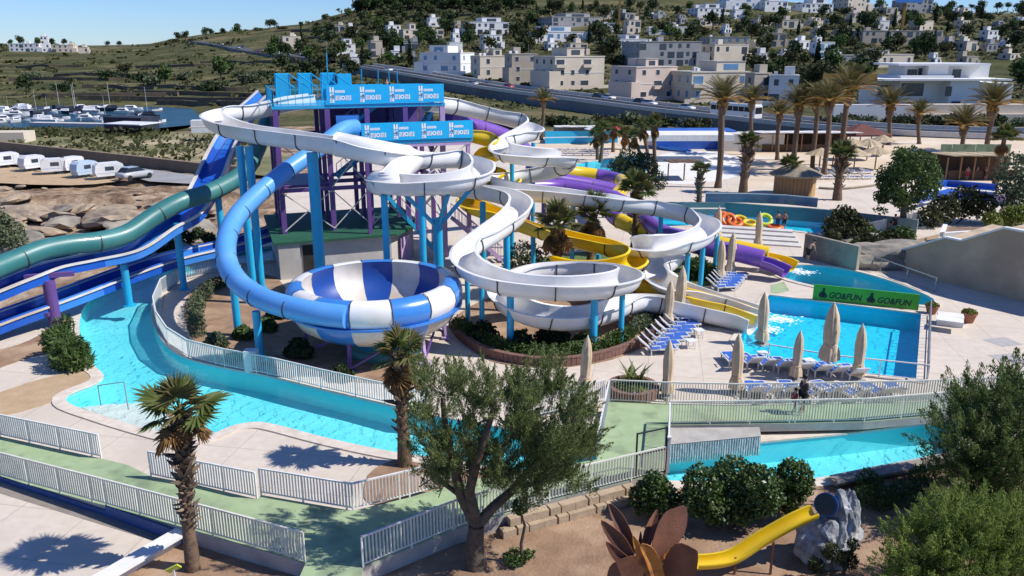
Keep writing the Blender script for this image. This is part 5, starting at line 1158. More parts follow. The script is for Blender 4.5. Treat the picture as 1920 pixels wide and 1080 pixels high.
# ================================================================ rusty flower sculpture
mat('rust', (.165, .062, .032), (.105, .042, .026), 3, .75, .2, 20, c3=(.20, .08, .04), s3=1.5)
mat('rust_orange', (.52, .21, .035), (.42, .15, .03), 4, .8, c3=(.22, .08, .03), s3=3)
SY = 18.6
fl = thing('flower_sculpture', 'rusty steel flower sculpture with pointed petals and orange centre', 'sculpture', (at(1215, 1060, SY).x, SY, 0))
def petal(px, m, y0, y1, thick=.035, curl=.12):
    cx, cy = 1218, 1060; n = len(px); P = []
    dm = max(math.hypot(x-cx, y-cy) for x, y in px)
    for x, y in px: k = math.hypot(x-cx, y-cy)/dm; P.append(at(x, y, y0+(y1-y0)*k*k))
    P = [Vector(p) for p in smooth_closed([tuple(p) for p in P], 3)] if n > 3 else P
    c = sum(P, Vector())/len(P); nrm = Vector((0, 0, 0))
    for a, b in zip(P, P[1:]+P[:1]): nrm += (a-c).cross(b-c)
    nrm.normalize(); mb = MB(); k = len(P); cc = c+nrm*curl*.4
    vs = [p+nrm*thick/2 for p in P]+[p-nrm*thick/2 for p in P]+[cc+nrm*thick/2, cc-nrm*thick/2]
    fs = [(i, (i+1) % k, 2*k) for i in range(k)]+[(k+(i+1) % k, k+i, 2*k+1) for i in range(k)]+[(i, k+i, k+(i+1) % k, (i+1) % k) for i in range(k)]
    mb.add(vs, fs).build('petal', m, fl)
for px, m, y0, y1 in [
  ([(1141, 944), (1166, 963), (1186, 1003), (1190, 1040), (1172, 1022), (1152, 985)], 'rust', SY+.1, SY+.7), ([(1127, 975), (1165, 1000), (1184, 1028), (1190, 1050), (1172, 1046), (1140, 1010)], 'rust', SY, SY+.2),
  ([(1136, 1015), (1168, 1036), (1190, 1056), (1165, 1056), (1148, 1046)], 'rust', SY, SY-.1), ([(1231, 955), (1233, 976), (1220, 1022), (1206, 1036), (1204, 1015), (1212, 985)], 'rust', SY+.2, SY+.9),
  ([(1201, 996), (1204, 1012), (1201, 1030), (1196, 1026)], 'rust', SY+.2, SY+.6), ([(1287, 951), (1283, 1000), (1245, 1045), (1222, 1042), (1226, 1005), (1243, 965), (1265, 953)], 'rust', SY+.1, SY+.6),
  ([(1268, 1019), (1300, 1028), (1309, 1040), (1304, 1080), (1285, 1120), (1238, 1115), (1242, 1058)], 'rust', SY-.05, SY-.35), ([(1150, 1056), (1198, 1042), (1226, 1075), (1218, 1120), (1140, 1125), (1138, 1085)], 'rust', SY-.05, SY-.35),
  ([(1268, 1019), (1258, 1044), (1249, 1058), (1236, 1050)], 'rust_orange', SY-.1, SY), ([(1186, 1004), (1202, 1024), (1226, 1074), (1214, 1080), (1194, 1048)], 'rust_orange', SY-.35, SY-.3), ([(1200, 1022), (1220, 1024), (1236, 1046), (1246, 1080), (1242, 1110), (1228, 1100), (1212, 1055)], 'rust_orange', SY-.4, SY-.35)]:
    petal(px, m, y0, y1)
c = at(1218, 1062, SY); MB().cyl((c.x, c.y, 0), c, .1, .08, 10).build('stem', 'rust', fl); MB().box((c.x, c.y, .02), (.7, .7, .05)).build('foot_plate', 'rust', fl)
# ================================================================ rock slide with yellow chute
ry = g(1560, 1066).y; c = at(1560, 1000, ry+.3)
rs = thing('rock_slide', 'grey artificial rock play slide with a yellow chute and dark barrel', 'play slide', (c.x, c.y, 0))
mat('fake_rock', (.40, .41, .42), (.12, .125, .13), 2.2, .8, .8, 6, c3=(.62, .63, .64), s3=1.3)
rockmesh((c.x-.1, c.y+.1, .65), (.85, .7, 1.05), 9, 4, .95).build('rock_body', 'fake_rock', rs); q = at(1588, 950, ry+.3); rockmesh((q.x, q.y, 1.35), (.46, .45, 1.15), 13, 4, 1).build('rock_tower', 'fake_rock', rs)
slide(rs, [(1528, 958, ry+.05), (1485, 977, ry-.05), (1430, 1008, ry-.15), (1380, 1040, ry-.3), (1345, 1050, ry-.4), (1306, 1053, ry-.45)], prof_trough(.24, .06, .03, .04, 7), ['gel_yellow'], 9, 0, joint=0, step=.12, part='chute')
b0 = at(1548, 946, ry+.1); bax = Vector((-.55, -.7, .42)).normalized(); bb = MB().cyl(b0+bax*.02, b0-bax*.5, .31, .3, 18); bb.build('barrel', 'print_black', rs, smooth=False)
MB().cyl(b0-bax*.02, b0-bax*.12, .345, n=18).build('barrel_rim', 'gel_navy_and_shade', rs)
for i, x in enumerate((1380, 1450)): p = at(x, 1040-18*i, ry-.3); MB().bar((p.x, p.y, 0), (p.x, p.y, p.z-.1+.2*i), .06).build('strut', 'rust', rs)
shrub('low_shrub', 'dry weeds before the grey rock slide', [(1560, 1035, 16, ry-.8), (1590, 1050, 16, ry-.9), (1530, 1060, 14, ry-.9), (1600, 1020, 10, ry-.7)], 1500, .16, 'leaf_olive', 77, .2, 1.5, .4)
# small lemon sign at the palm
sg = thing('small_sign', 'small lemon and white sign board in the left palm bed', 'sign', tuple(g(325, 1085)))
p = at(325, 1066, g(325, 1090).y); MB().bar((p.x, p.y, 0), (p.x, p.y, p.z), .05).build('post', 'white_steel', sg); MB().box(p, (.42, .04, .2), R(12), rot=Matrix.Rotation(R(-28), 3, 'Y') @ Matrix.Rotation(.5, 3, 'X')).build('board', 'ring_lime', sg)
# curved sapling by the railing, pool handrail, white tank by the river
sa = thing('sapling', 'thin crooked sapling before the stone block wall', 'tree', tuple(g(978, 1056)))
Ys = g(978, 1056).y; MB().path([at(980, 1058, Ys), at(977, 1020, Ys), at(984, 985, Ys), at(974, 955, Ys)], [.06, .05, .045, .03], 7).build('trunk', 'bark', sa); leafcloud([blob(975, 950, 16, Ys), blob(965, 1045, 22, Ys, .5), blob(990, 1040, 14, Ys, .5)], 1100, .12, 3, .4).build('leaves', 'leaf_mid', sa)
hr = thing('pool_handrail', 'steel handrail at the river entry steps', 'handrail', tuple(g(215, 790, -.5)))
pts = [g(190, 765, -.6), g(190, 765, -.6)+Vector((0, 0, 1.1)), g(240, 768, -.6)+Vector((0, 0, 1.35)), g(242, 775, -.6)]; MB().path(pts, .03, 6).build('tube', 'grey_steel', hr)
MB().box(g(472, 676, .55), (.6, .5, 1.1)).build('service_box', 'white_wall', label='white service box at the river fence beside the turquoise post', cat='cabinet')
# ================================================================ people
mat('skin', (.50, .29, .20), None, rough=.6); mat('skin_tan', (.34, .185, .12), None, rough=.6); mat('hair_dark', (.018, .013, .01), None, rough=.6)
mat('cloth_brown', (.085, .055, .055), (.06, .04, .04), 8, .9); mat('cloth_black', (.012, .012, .014), None, rough=.9); mat('cloth_red', (.42, .03, .05), (.36, .025, .04), 6, .9); mat('cloth_blue', (.03, .08, .3), None, rough=.9)
def skin_obj(name, joints, bones, rad, m, parent, root):
    me = bpy.data.meshes.new(name); keys = list(joints); ix = {k: i for i, k in enumerate(keys)}
    used = sorted({k for b in bones for k in b}, key=keys.index); ix = {k: i for i, k in enumerate(used)}
    me.from_pydata([tuple(joints[k]) for k in used], [(ix[a], ix[b]) for a, b in bones], []); me.materials.append(MATS[m])
    o = bpy.data.objects.new(name, me); link(o, parent)
    sk = o.modifiers.new('skin', 'SKIN'); sk.use_smooth_shade = True
    for k in used:
        v = me.skin_vertices[0].data[ix[k]]; v.radius = (rad[k], rad[k]); v.use_root = (k == root)
    sb = o.modifiers.new('sub', 'SUBSURF'); sb.levels = 1; sb.render_levels = 1; return o
def person(label, base, H, rz, pose='stand', top=None, bottom='cloth_black', skin='skin', hair='hair_dark', arm=(0, 0), seat=0.0):
    t = thing('person', label, 'person', (0, 0, 0)); s = H/1.75
    J = dict(pel=(0, 0, .95), waist=(0, 0, 1.08), chest=(0, .01, 1.30), neck=(0, 0, 1.47), head=(0, .02, 1.58), crown=(0, .02, 1.70), sl=(-.18, 0, 1.41), sr=(.18, 0, 1.41), hl=(-.09, 0, .92), hr=(.09, 0, .92))
    st = .16 if pose == 'walk' else .02
    J.update(kl=(-.1, st, .5), kr=(.1, -st*.3, .5), al=(-.1, st*.8, .08), ar=(.1, -st*1.4, .08), tl=(-.1, st*.8+.14, .03), tr=(.1, -st*1.4+.14, .03))
    J.update(el=(-.25, -.03, 1.13), er=(.25, -.03, 1.13), wl=(-.26, .06+.1*arm[0], .88+.2*arm[0]), wr=(.26, .06+.1*arm[1], .88+.2*arm[1]), fl=(-.26, .1+.15*arm[0], .79+.22*arm[0]), frr=(.26, .1+.15*arm[1], .79+.22*arm[1]))
    if pose == 'lean':
        for k, (dy, dz) in dict(waist=(.05, 0), chest=(.2, -.06), neck=(.32, -.12), head=(.4, -.13), crown=(.46, -.07), sl=(.28, -.1), sr=(.28, -.1), el=(.4, -.2), er=(.4, -.2), wl=(.5, -.25), wr=(.5, -.25), fl=(.52, -.28), frr=(.52, -.28)).items(): x, y, z = J[k]; J[k] = (x, y+dy, z+dz)
    if pose == 'sit':
        dz = .5
        for k in J: x, y, z = J[k]; J[k] = (x, y, z-dz)
        for k, (y, z) in dict(kl=(.42, .5), kr=(.42, .5), al=(.45, .08), ar=(.45, .08), tl=(.58, .03), tr=(.58, .03)).items(): J[k] = (J[k][0], y, z)
    rad = dict(pel=.125, waist=.115, chest=.135, neck=.05, head=.085, crown=.06, sl=.06, sr=.06, hl=.085, hr=.085, kl=.055, kr=.055, al=.036, ar=.036, tl=.03, tr=.03, el=.04, er=.04, wl=.028, wr=.028, fl=.03, frr=.03)
    J = {k: tuple(c*s for c in v) for k, v in J.items()}; rad = {k: v*s for k, v in rad.items()}
    bones = [('pel', 'waist'), ('waist', 'chest'), ('chest', 'neck'), ('neck', 'head'), ('head', 'crown'), ('chest', 'sl'), ('chest', 'sr'), ('sl', 'el'), ('el', 'wl'), ('wl', 'fl'), ('sr', 'er'), ('er', 'wr'), ('wr', 'frr'), ('pel', 'hl'), ('pel', 'hr'), ('hl', 'kl'), ('kl', 'al'), ('al', 'tl'), ('hr', 'kr'), ('kr', 'ar'), ('ar', 'tr')]
    skin_obj('body', J, bones, rad, skin, t, 'pel')
    big = {k: v*1.18+.008*s for k, v in rad.items()}
    if bottom: skin_obj('shorts', J, [('pel', 'hl'), ('pel', 'hr'), ('hl', 'kl'), ('hr', 'kr')] if True else [], {**big, 'kl': .075*s, 'kr': .075*s}, bottom, t, 'pel')
    if top: skin_obj('shirt', J, [('pel', 'waist'), ('waist', 'chest'), ('chest', 'sl'), ('chest', 'sr'), ('sl', 'el'), ('sr', 'er')], {**big, 'el': .05*s, 'er': .05*s}, top, t, 'waist')
    h = Vector(J['crown']); rockmesh(tuple(h+Vector((0, -.03*s, -.02*s))), (.1*s, .115*s, .12*s), 3, 2, 1).build('hair', hair, t, smooth=True)
    t.location = base; t.rotation_euler = (0, 0, rz); return t
wp = gw(1503, 776); wp.z += .01
person('woman in a dark brown top and black shorts walking on the green path', wp, 1.72, R(-75), 'walk', 'cloth_brown', arm=(.2, .2))
cp = gw(1488, 775); person('small child in red walking beside the woman on the path', cp, 1.12, R(-80), 'walk', 'cloth_red', 'cloth_red')
person('bare chested man in black trunks leaning forward by the far pool', g(1514, 492), 1.78, R(-70), 'lean')
person('person in black sitting on the wall beside the round tree', g(1676, 428, .3), 1.7, R(30), 'sit', 'cloth_black')
person('left bather standing at the edge of the tube pool', g(1457, 430), 1.6, R(10), 'stand', None, 'cloth_blue', 'skin_tan')
person('right bather standing at the edge of the tube pool', g(1469, 431), 1.65, R(-20), 'stand', None, 'cloth_black', 'skin_tan')
person('visitor in black at the rail of the tower top deck', tuple(tp(4.3, .5, ZD)), 1.75, R(170), 'stand', 'cloth_black')
for i, (x, y) in enumerate([(1812, 338), (1830, 337), (1846, 338)]):
    person('%s bather at the far blue wall' % ('leftmost', 'middle', 'rightmost')[i], g(x, y), 1.72, R(40*i), 'stand', None, ('cloth_red', 'cloth_blue', 'cloth_black')[i], 'skin_tan')
# ================================================================ roads beyond the park
mat('viaduct_wall', (.21, .21, .215), (.16, .16, .165), .12, .9, c3=(.12, .115, .11), s3=.05)
def road_strip(pts, wd, dz=0.0):
    L, Rr = [], []
    for i, p in enumerate(pts):
        d = pts[min(i+1, len(pts)-1)]-pts[max(i-1, 0)]; n = Vector((-d.y, d.x, 0)).normalized()*wd/2; L.append(p+n+Vector((0, 0, dz))); Rr.append(p-n+Vector((0, 0, dz)))
    return L, Rr
def strip(mb, A, B):
    for i in range(len(A)-1): mb.quad(B[i], B[i+1], A[i+1], A[i])
    return mb
vp = spline(VIA, 4.0)
L_, R_ = road_strip(vp, 13); strip(MB(), L_, R_).build('road', 'asphalt', kind='structure')
for off, wd in ((5.6, .25), (-5.6, .25), (0, .3)):
    C_ = []
    for i, p in enumerate(vp): d = vp[min(i+1, len(vp)-1)]-vp[max(i-1, 0)]; C_.append(p+Vector((-d.y, d.x, 0)).normalized()*off)
    a, b = road_strip(C_, wd, .03); strip(MB(), a, b).build('road_marking', 'road_paint', kind='structure')
via = thing('viaduct_wall', 'dark grey retaining wall carrying the main road past the park', 'wall', (R_[20].x, R_[20].y, R_[20].z-3))
mb = MB()
for a, b in zip(R_, R_[1:]): mb.quad(a-Vector((0, 0, 4)), b-Vector((0, 0, 4)), b, a)
mb.build('wall_face', 'viaduct_wall', via)
for side, S in (('near', R_), ('far', L_)):
    mb = MB()
    for a, b in zip(S, S[1:]): mb.bar(a+Vector((0, 0, .4)), b+Vector((0, 0, .4)), .35, .9)
    mb.build('parapet', 'concrete_light', via)
mb = MB(); C_ = [p for p in vp]
for a, b in zip(C_, C_[1:]): mb.bar(a+Vector((0, 0, .35)), b+Vector((0, 0, .35)), .4, .7)
mb.build('central_barrier', 'concrete', via)
up = [rayhit(x, y, 240)+Vector((0, 0, .7)) for x, y in [(372, 79), (420, 86), (470, 96), (520, 103), (575, 109), (640, 116)]]
up = spline(up, 8); L_, R_ = road_strip(up, 12); strip(MB(), L_, R_).build('road', 'asphalt', kind='structure')
mb = MB()
for a, b in zip(R_, R_[1:]): mb.quad(a-Vector((0, 0, 4)), b-Vector((0, 0, 4)), b, a)
mb.build('road_embankment', 'viaduct_wall', kind='structure')
# ---------------------------------------------------------------- cars
CARM = {n: mat('car_'+n, c, None, rough=.3, coat=.6) for n, c in dict(white=(.72, .72, .72), silver=(.38, .39, .40), red=(.40, .02, .025), dark=(.03, .032, .04), blue=(.04, .09, .2)).items()}
mat('car_glass', (.02, .025, .03), None, rough=.1); mat('tyre', (.015, .015, .015), None, rough=.9)
def loft(mb, secs):
    k = len(secs[0]); b = len(mb.v)
    for s in secs: mb.v += [tuple(p) for p in s]
    for i in range(len(secs)-1):
        for j in range(k): mb.f.append((b+i*k+j, b+i*k+(j+1) % k, b+(i+1)*k+(j+1) % k, b+(i+1)*k+j))
    mb.f.append(tuple(b+j for j in range(k-1, -1, -1))); mb.f.append(tuple(b+(len(secs)-1)*k+j for j in range(k))); return mb
def car_proto(c):
    t = thing('car', 'x', 'car'); m = 'car_'+c
    def sec(x, w_, z0, z1): return [(x, -w_, z0), (x, w_, z0), (x, w_*1.0, z0+.35), (x, w_*.92, z1), (x, -w_*.92, z1), (x, -w_, z0+.35)]
    loft(MB(), [sec(-2.1, .7, .35, .75), sec(-1.9, .84, .28, .92), sec(-.9, .86, .25, .95), (sec(1.0, .86, .25, .92)), sec(1.8, .82, .28, .78), sec(2.1, .68, .36, .62)]).build('body', m, t, smooth=True)
    def s2(x, w_, z): return [(x, -w_, .88), (x, w_, .88), (x, w_*.82, z), (x, -w_*.82, z)]
    loft(MB(), [s2(-1.75, .74, .95), s2(-1.25, .78, 1.38), s2(.15, .78, 1.42), s2(1.0, .74, .93)]).build('cabin', 'car_glass', t)
    MB().box((-.55, 0, 1.43), (1.35, 1.22, .05)).build('roof', m, t)
    for x in (-1.3, 1.3):
        for y in (-.8, .8): MB().cyl((x, y-.1, .31), (x, y+.1, .31), .31, n=12).build('wheel', 'tyre', t)
    return t
CARS = {c: car_proto(c) for c in CARM}; index_kids(); _used = set()
def car(label, c, p, rz, group=None):
    o = CARS[c] if c not in _used else copy_tree(CARS[c]); _used.add(c); o.location = p; o.rotation_euler = (0, 0, rz); tag(o, label, 'car', group)
def on_road(path, px, off):
    best = min(range(1, len(path)-1), key=lambda i: abs(960+path[i].x/path[i].y*F*1.04-px)); p = path[best]; d = path[best+1]-path[best-1]; n = Vector((-d.y, d.x, 0)).normalized(); return p+n*off+Vector((0, 0, .02)), math.atan2(d.y, d.x)
for l, c, px, off in [('red car on the main road above the tower', 'red', 946, 2), ('silver car on the main road behind the red car', 'silver', 896, -3), ('white car on the main road near its upper bend', 'white', 742, -3), ('white car on the main road before the pink house', 'white', 1196, 3), ('dark car on the main road beside the white one', 'dark', 1186, 4.2), ('white van-like car on the far lane before the beige villa', 'white', 1110, 4.5), ('dark car parked behind the road wall', 'dark', 1096, 4.5), ('white car on the main road near the bus', 'white', 1268, 3)]:
    p, a = on_road(vp, px, off); car(l, c, p, a)
for i in range(13):
    p, a = on_road(up, 432+i*16+rnd.uniform(-4, 4), (-3, 3)[i % 2]); car('car in the queue on the distant uphill road', list(CARM)[(i*3) % 5] if i % 3 else 'white', p, a, 'cars queueing on the distant road')
# bus
def bus(label, p, rz):
    t = thing('bus', label, 'bus', (0, 0, 0)); mb = MB()
    def sec(x, w_, z1): return [(x, -w_, .4), (x, w_, .4), (x, w_, z1-.25), (x, w_*.85, z1), (x, -w_*.85, z1), (x, -w_, z1-.25)]
    loft(mb, [sec(-6, 1.15, 2.95), sec(-5.8, 1.25, 3.1), sec(5.7, 1.25, 3.1), sec(6, 1.15, 2.9)]).build('body', 'car_white', t)
    for k in range(7): MB().box((-5+k*1.5, -1.26, 2.1), (1.35, .03, .95)).build('window', 'car_glass', t); MB().box((-5+k*1.5, 1.26, 2.1), (1.35, .03, .95)).build('window', 'car_glass', t)
    MB().box((6.0, 0, 1.9), (.05, 2.1, 1.3)).build('windscreen', 'car_glass', t)
    for x in (-3.6, 3.8):
        for y in (-1.1, 1.1): MB().cyl((x, y-.15, .5), (x, y+.15, .5), .5, n=14).build('wheel', 'tyre', t)
    t.location = p; t.rotation_euler = (0, 0, rz)
p, a = on_road(vp, 1404, -3); bus('white single deck bus on the road behind the palms', p, a)
# ================================================================ houses
WALLM = {'white': mat('house_white', (.74, .735, .72), (.66, .655, .64), .15, .85), 'cream': mat('house_cream', (.62, .54, .43), (.54, .46, .36), .15, .85), 'beige': mat('house_beige', (.42, .37, .30), (.35, .305, .245), .15, .9), 'grey': mat('house_grey', (.36, .355, .35), (.29, .285, .28), .15, .9), 'pink': mat('house_pink', (.60, .49, .41), (.54, .43, .36), .15, .85)}
mat('window_glass', (.035, .045, .06), (.06, .075, .095), .3, .15); mat('frame_white', (.6, .6, .58), None, rough=.6); mat('roof_flat', (.40, .38, .35), (.32, .30, .28), .2, .95); mat('glass_sky', (.12, .26, .42), (.10, .2, .33), .3, .1)
HOUSES = []
def box_part(t, name, m, c, size, rz):
    return MB().box(c, size, rz).build(name, m, t)
def house(label, x0, x1, yt, yb, wall, rz=28, floors=2, upper=None, Y=None, win=True, glass='window_glass', name='house', deep=.8):
    cx = (x0+x1)/2
    b = rayhit(cx, yb, 135) if Y is None else at(cx, yb, Y)
    s = b.y*1.04/F; W = (x1-x0)*s; Hh = max(2.6, (yb-yt)*s); rz = R(rz); HOUSES.append((x0, x1, yt, yb))
    c_, s_ = math.cos(rz), abs(math.sin(rz)); w1 = W/(c_+deep*s_); d1 = w1*deep
    t = thing(name, label, 'house', (b.x, b.y, b.z-1.5)); mm = 'house_'+wall
    M = Matrix.Translation((b.x, b.y+d1*.45, b.z)) @ Matrix.Rotation(rz, 4, 'Z')
    def bx(n, m, u, v, z, su, sv, sz): return MB().box(M @ Vector((u, v, z)), (su, sv, sz), rz).build(n, m, t)
    hm = Hh if upper is None else Hh*upper[2]
    wl = bx('wall', mm, 0, 0, hm/2-1, w1, d1, hm+2); bx('parapet', mm, 0, 0, hm+.06, w1+.25, d1+.25, .25); bx('roof', 'roof_flat', 0, 0, hm+.2, w1-.4, d1-.4, .06)
    if upper is not None:
        u0, uw = upper[0]*w1, upper[1]*w1; hu = Hh-hm; bx('upper_storey', mm, u0, .05*d1, hm+hu/2, uw, d1*.7, hu); bx('roof', 'roof_flat', u0, .05*d1, Hh+.08, uw+.3, d1*.7+.3, .16)
    r_ = random.Random(int(x0*7+yb)); big_h = b.y < 300
    bx('side_wing', mm, (1 if r_.random() < .5 else -1)*w1*.52, -d1*.1, hm*.28-1, w1*.22, d1*.9, hm*.56+2)
    bx('stair_head', mm, w1*r_.uniform(-.35, .35), d1*.15, hm+1.1, 2.4, 2.4, 2.2)
    if big_h:
        bx('garden_wall', mm, 0, -d1*.5-2.2, -.2, w1*1.35, .3, 2.4); bx('aerial', 'grey_steel', w1*.3, 0, hm+1.6, .08, .08, 3.0)
        for q in range(2): bx('roof_tank', 'house_white', w1*r_.uniform(-.4, .4), d1*r_.uniform(-.3, .3), hm+.6, .9, .9, .9)
        bx('cornice', 'frame_white', 0, 0, hm*.5, w1+.16, d1+.16, .18)
    bx('roof_tank', 'house_white', w1*r_.uniform(-.3, .3), d1*.2, hm+.7, 1.1, 1.1, 1.0)
    if win:
        nf = max(1, round(hm/3.1)); fh = hm/nf; n = max(2, int(w1/3.6)); m2 = max(1, int(d1/4.5))
        for f in range(nf):
            for i in range(n):
                if r_.random() < .3: continue
                u = w1*((i+.5)/n-.5)+r_.uniform(-.5, .5); big = r_.random() < .35; ww, wh = (min(2.6, w1/n*.75), fh*.68) if big else (1.1, fh*.42)
                o = bx('window', 'frame_white', u, -d1/2-.02, f*fh+fh*(.42 if big else .55), ww+.2, .1, wh+.2)
                if b.y < 330: p = M @ Vector((u, -d1/2-.06, f*fh+fh*(.42 if big else .55))); MB().box(p, (ww, .08, wh), rz).build('pane', glass, o)
                else: o.data.materials[0] = MATS[glass]
                if big and f > 0 and b.y < 330: bx('balcony', mm, u, -d1/2-.5, f*fh+.45, ww+.9, 1.0, .9)
            for i in range(m2):
                for sd in (-1, 1):
                    v = d1*((i+.5)/m2-.5); bx('window', glass, sd*(w1/2+.02), v, f*fh+fh*.55, .08, 1.1, fh*.42)
        if upper is not None: bx('window', glass, u0, .05*d1-.35*d1-.02, hm+hu*.5, uw*.5, .08, hu*.55)
    return t
H_ = [
 ('white villa with blue tinted terraces left of the beige houses', 790, 884, 92, 139, 'white', -20, (-.1, .45, .72)),
 ('two storey cream house with a white stair tower', 884, 950, 98, 147, 'cream', 25, (.2, .3, .75)),
 ('plain beige house half behind the balcony villa', 948, 1006, 108, 158, 'beige', 20, None),
 ('beige villa with dark balconies and roof tower', 1006, 1130, 98, 166, 'cream', 26, (.0, .35, .78)),
 ('large pink house with small square windows beside the road', 1152, 1268, 119, 188, 'pink', 30, (.0, .3, .8)),
 ('cream house with blue shutters right of the pink house', 1268, 1402, 124, 192, 'cream', 16, (.25, .5, .74)),
 ('beige cubic house before the long white wall', 1400, 1442, 144, 196, 'beige', 20, None),
 ('white house with dome tank behind the left palms', 1442, 1500, 148, 198, 'white', -15, None),
 ('grey apartment block with arched balconies on the slope', 1180, 1310, 84, 124, 'grey', 12, None),
 ('cream block with tall narrow windows on the slope', 1312, 1402, 88, 120, 'cream', 24, None),
 ('glass fronted block above the cream one', 1326, 1402, 73, 92, 'beige', 5, None),
 ('long low white villa with blue windows on the middle slope', 992, 1106, 52, 78, 'white', 16, (-.1, .5, .6)),
 ('white hillside house right of the crane', 1140, 1212, 68, 88, 'white', 15, (.1, .4, .6)),
 ('grey terrace of houses high on the slope', 1012, 1122, 29, 52, 'grey', 20, (.1, .5, .7)),
 ('small cream cube house by the crane', 1172, 1200, 42, 64, 'cream', 20, None),
 ('white arched house near the hill top', 1298, 1358, 10, 32, 'white', 14, (.1, .5, .65)),
 ('white apartment block on the ridge with sky blue glass', 1360, 1425, -4, 16, 'white', 10, None),
 ('stepped white apartments on the ridge', 1425, 1475, -6, 22, 'white', 14, (.0, .5, .6)),
 ('white ridge house right of the stepped apartments', 1500, 1560, 0, 24, 'white', 12, (.1, .5, .6)),
 ('pale roofed ridge house among trees', 1572, 1630, 0, 22, 'cream', 22, None),
 ('long dark flat building on the right ridge', 1690, 1746, 3, 24, 'grey', 8, None),
 ('white house with balcony left of the pylon', 868, 950, 38, 66, 'white', 18, (.1, .5, .7)),
 ('white house pair by the uphill road', 622, 664, 76, 102, 'white', 25, (.15, .4, .65)),
 ('cream farmhouse beside the uphill road', 524, 562, 72, 94, 'cream', 25, None),
 ('beige tall farmhouse among trees', 690, 716, 81, 108, 'beige', 30, None),
 ('white ruin like house on the upper left slope', 722, 750, 50, 66, 'white', 25, None),
 ('cream house on the upper left slope right of the ruin', 748, 782, 48, 74, 'cream', 28, (.2, .4, .6)),
 ('small white cube on the upper left slope', 652, 668, 52, 66, 'white', 20, None),
 ('white cottage over the scrub left of the balcony house', 800, 830, 58, 74, 'cream', 24, None),
 ('white cottage above the villa with blue terraces', 838, 866, 82, 98, 'white', 20, None),
 ('cream house with flat roof in the middle right slope', 1440, 1472, 66, 88, 'beige', 10, None),
 ('grey blue house with white roof slab among trees', 1524, 1562, 84, 112, 'white', 15, None),
 ('pale cream long house on the right slope', 1626, 1712, 98, 126, 'cream', 18, (-.2, .2, .75)),
 ('unfinished concrete frame building on the right slope', 1604, 1760, 62, 82, 'beige', 6, None),
 ('small beige house at the far right slope', 1800, 1832, 80, 96, 'cream', 24, None),
 ('grey bungalow on the right slope', 1560, 1622, 108, 132, 'grey', 12, None),
 ('small white house far right above the boulders', 1842, 1870, 60, 78, 'white', 20, None),
 ('white house behind the villas at centre left', 900, 940, 70, 94, 'white', 22, None),
 ('cream house above the cream balcony villa', 1060, 1100, 84, 104, 'cream', 22, None),
 ('long low white building on the distant left headland', 18, 72, 84, 97, 'white', 8, None),
 ('tall white block on the distant left headland', 78, 92, 72, 98, 'white', 20, None),
 ('low cream building on the distant left headland', 96, 136, 86, 98, 'cream', 12, None),
 ('small ruin on the distant left headland', 146, 164, 90, 100, 'cream', 15, None)]
for l, x0, x1, yt, yb, wl, rz, upr in H_: house(l, x0, x1, yt, yb, wl, rz, upper=upr, glass='glass_sky' if 'blue' in l or 'glass' in l else 'window_glass')
rh = random.Random(77); made = 0
for _ in range(900):
    if made >= 46: break
    px = rh.uniform(620, 1915); yb = rh.uniform(26, 122); wd = rh.uniform(16, 42)*(1 if px > 950 else .7); ht = rh.uniform(9, 17)
    if (px < 800 and yb < 60) or (px < 1000 and yb < 40) or (px > 690 and yb > 116+(px-690)*.13) or any(x0-3 < px+wd/2 and px-wd/2 < x1+3 and yt-4 < yb and yb-ht < yb_+4 for x0, x1, yt, yb_ in HOUSES): continue
    wl = rh.choice(('white', 'white', 'cream', 'cream', 'beige', 'grey')); t = house('small %s house packed among the trees of the built-up slope' % wl, px-wd/2, px+wd/2, yb-ht, yb, wl, rh.uniform(5, 35), upper=(rh.uniform(-.25, .25), .5, .6) if rh.random() < .6 else None); t['group'] = 'small %s houses on the slope' % wl; made += 1
# field terraces of the left slope
mat('rubble', (.17, .125, .08), (.10, .075, .05), .5, .95, .4, 2)
for k, (xa, xb, ya, yb) in enumerate([(160, 470, 164, 172), (250, 520, 176, 184), (60, 330, 184, 181), (150, 480, 188, 193), (300, 480, 196, 200), (0, 160, 127, 126), (120, 330, 140, 146), (20, 240, 150, 152), (250, 420, 128, 124), (540, 660, 62, 54), (560, 740, 72, 66), (520, 700, 60, 46), (840, 960, 32, 26), (380, 560, 118, 120)]):
    pts = []
    for i in range(15):
        t_ = i/14; p = rayhit(xa+(xb-xa)*t_, ya+(yb-ya)*t_+1.2*math.sin(i*1.3+k), 200, 1000); pts.append(p)
    pts = [Vector((p.x, sum(q.y for q in pts[max(0, i-2):i+3])/len(pts[max(0, i-2):i+3]), p.z)) for i, p in enumerate(pts)]
    t = thing('terrace_wall', 'low rubble terrace wall across the far fields', 'wall', tuple(pts[7]), 'terrace walls of the far fields')
    for a, b in zip(pts, pts[1:]):
        a.z = terrain_z(a.x, a.y); b.z = terrain_z(b.x, b.y); MB().bar(a, b, .8, 2.6).build('wall_run', 'rubble', t)
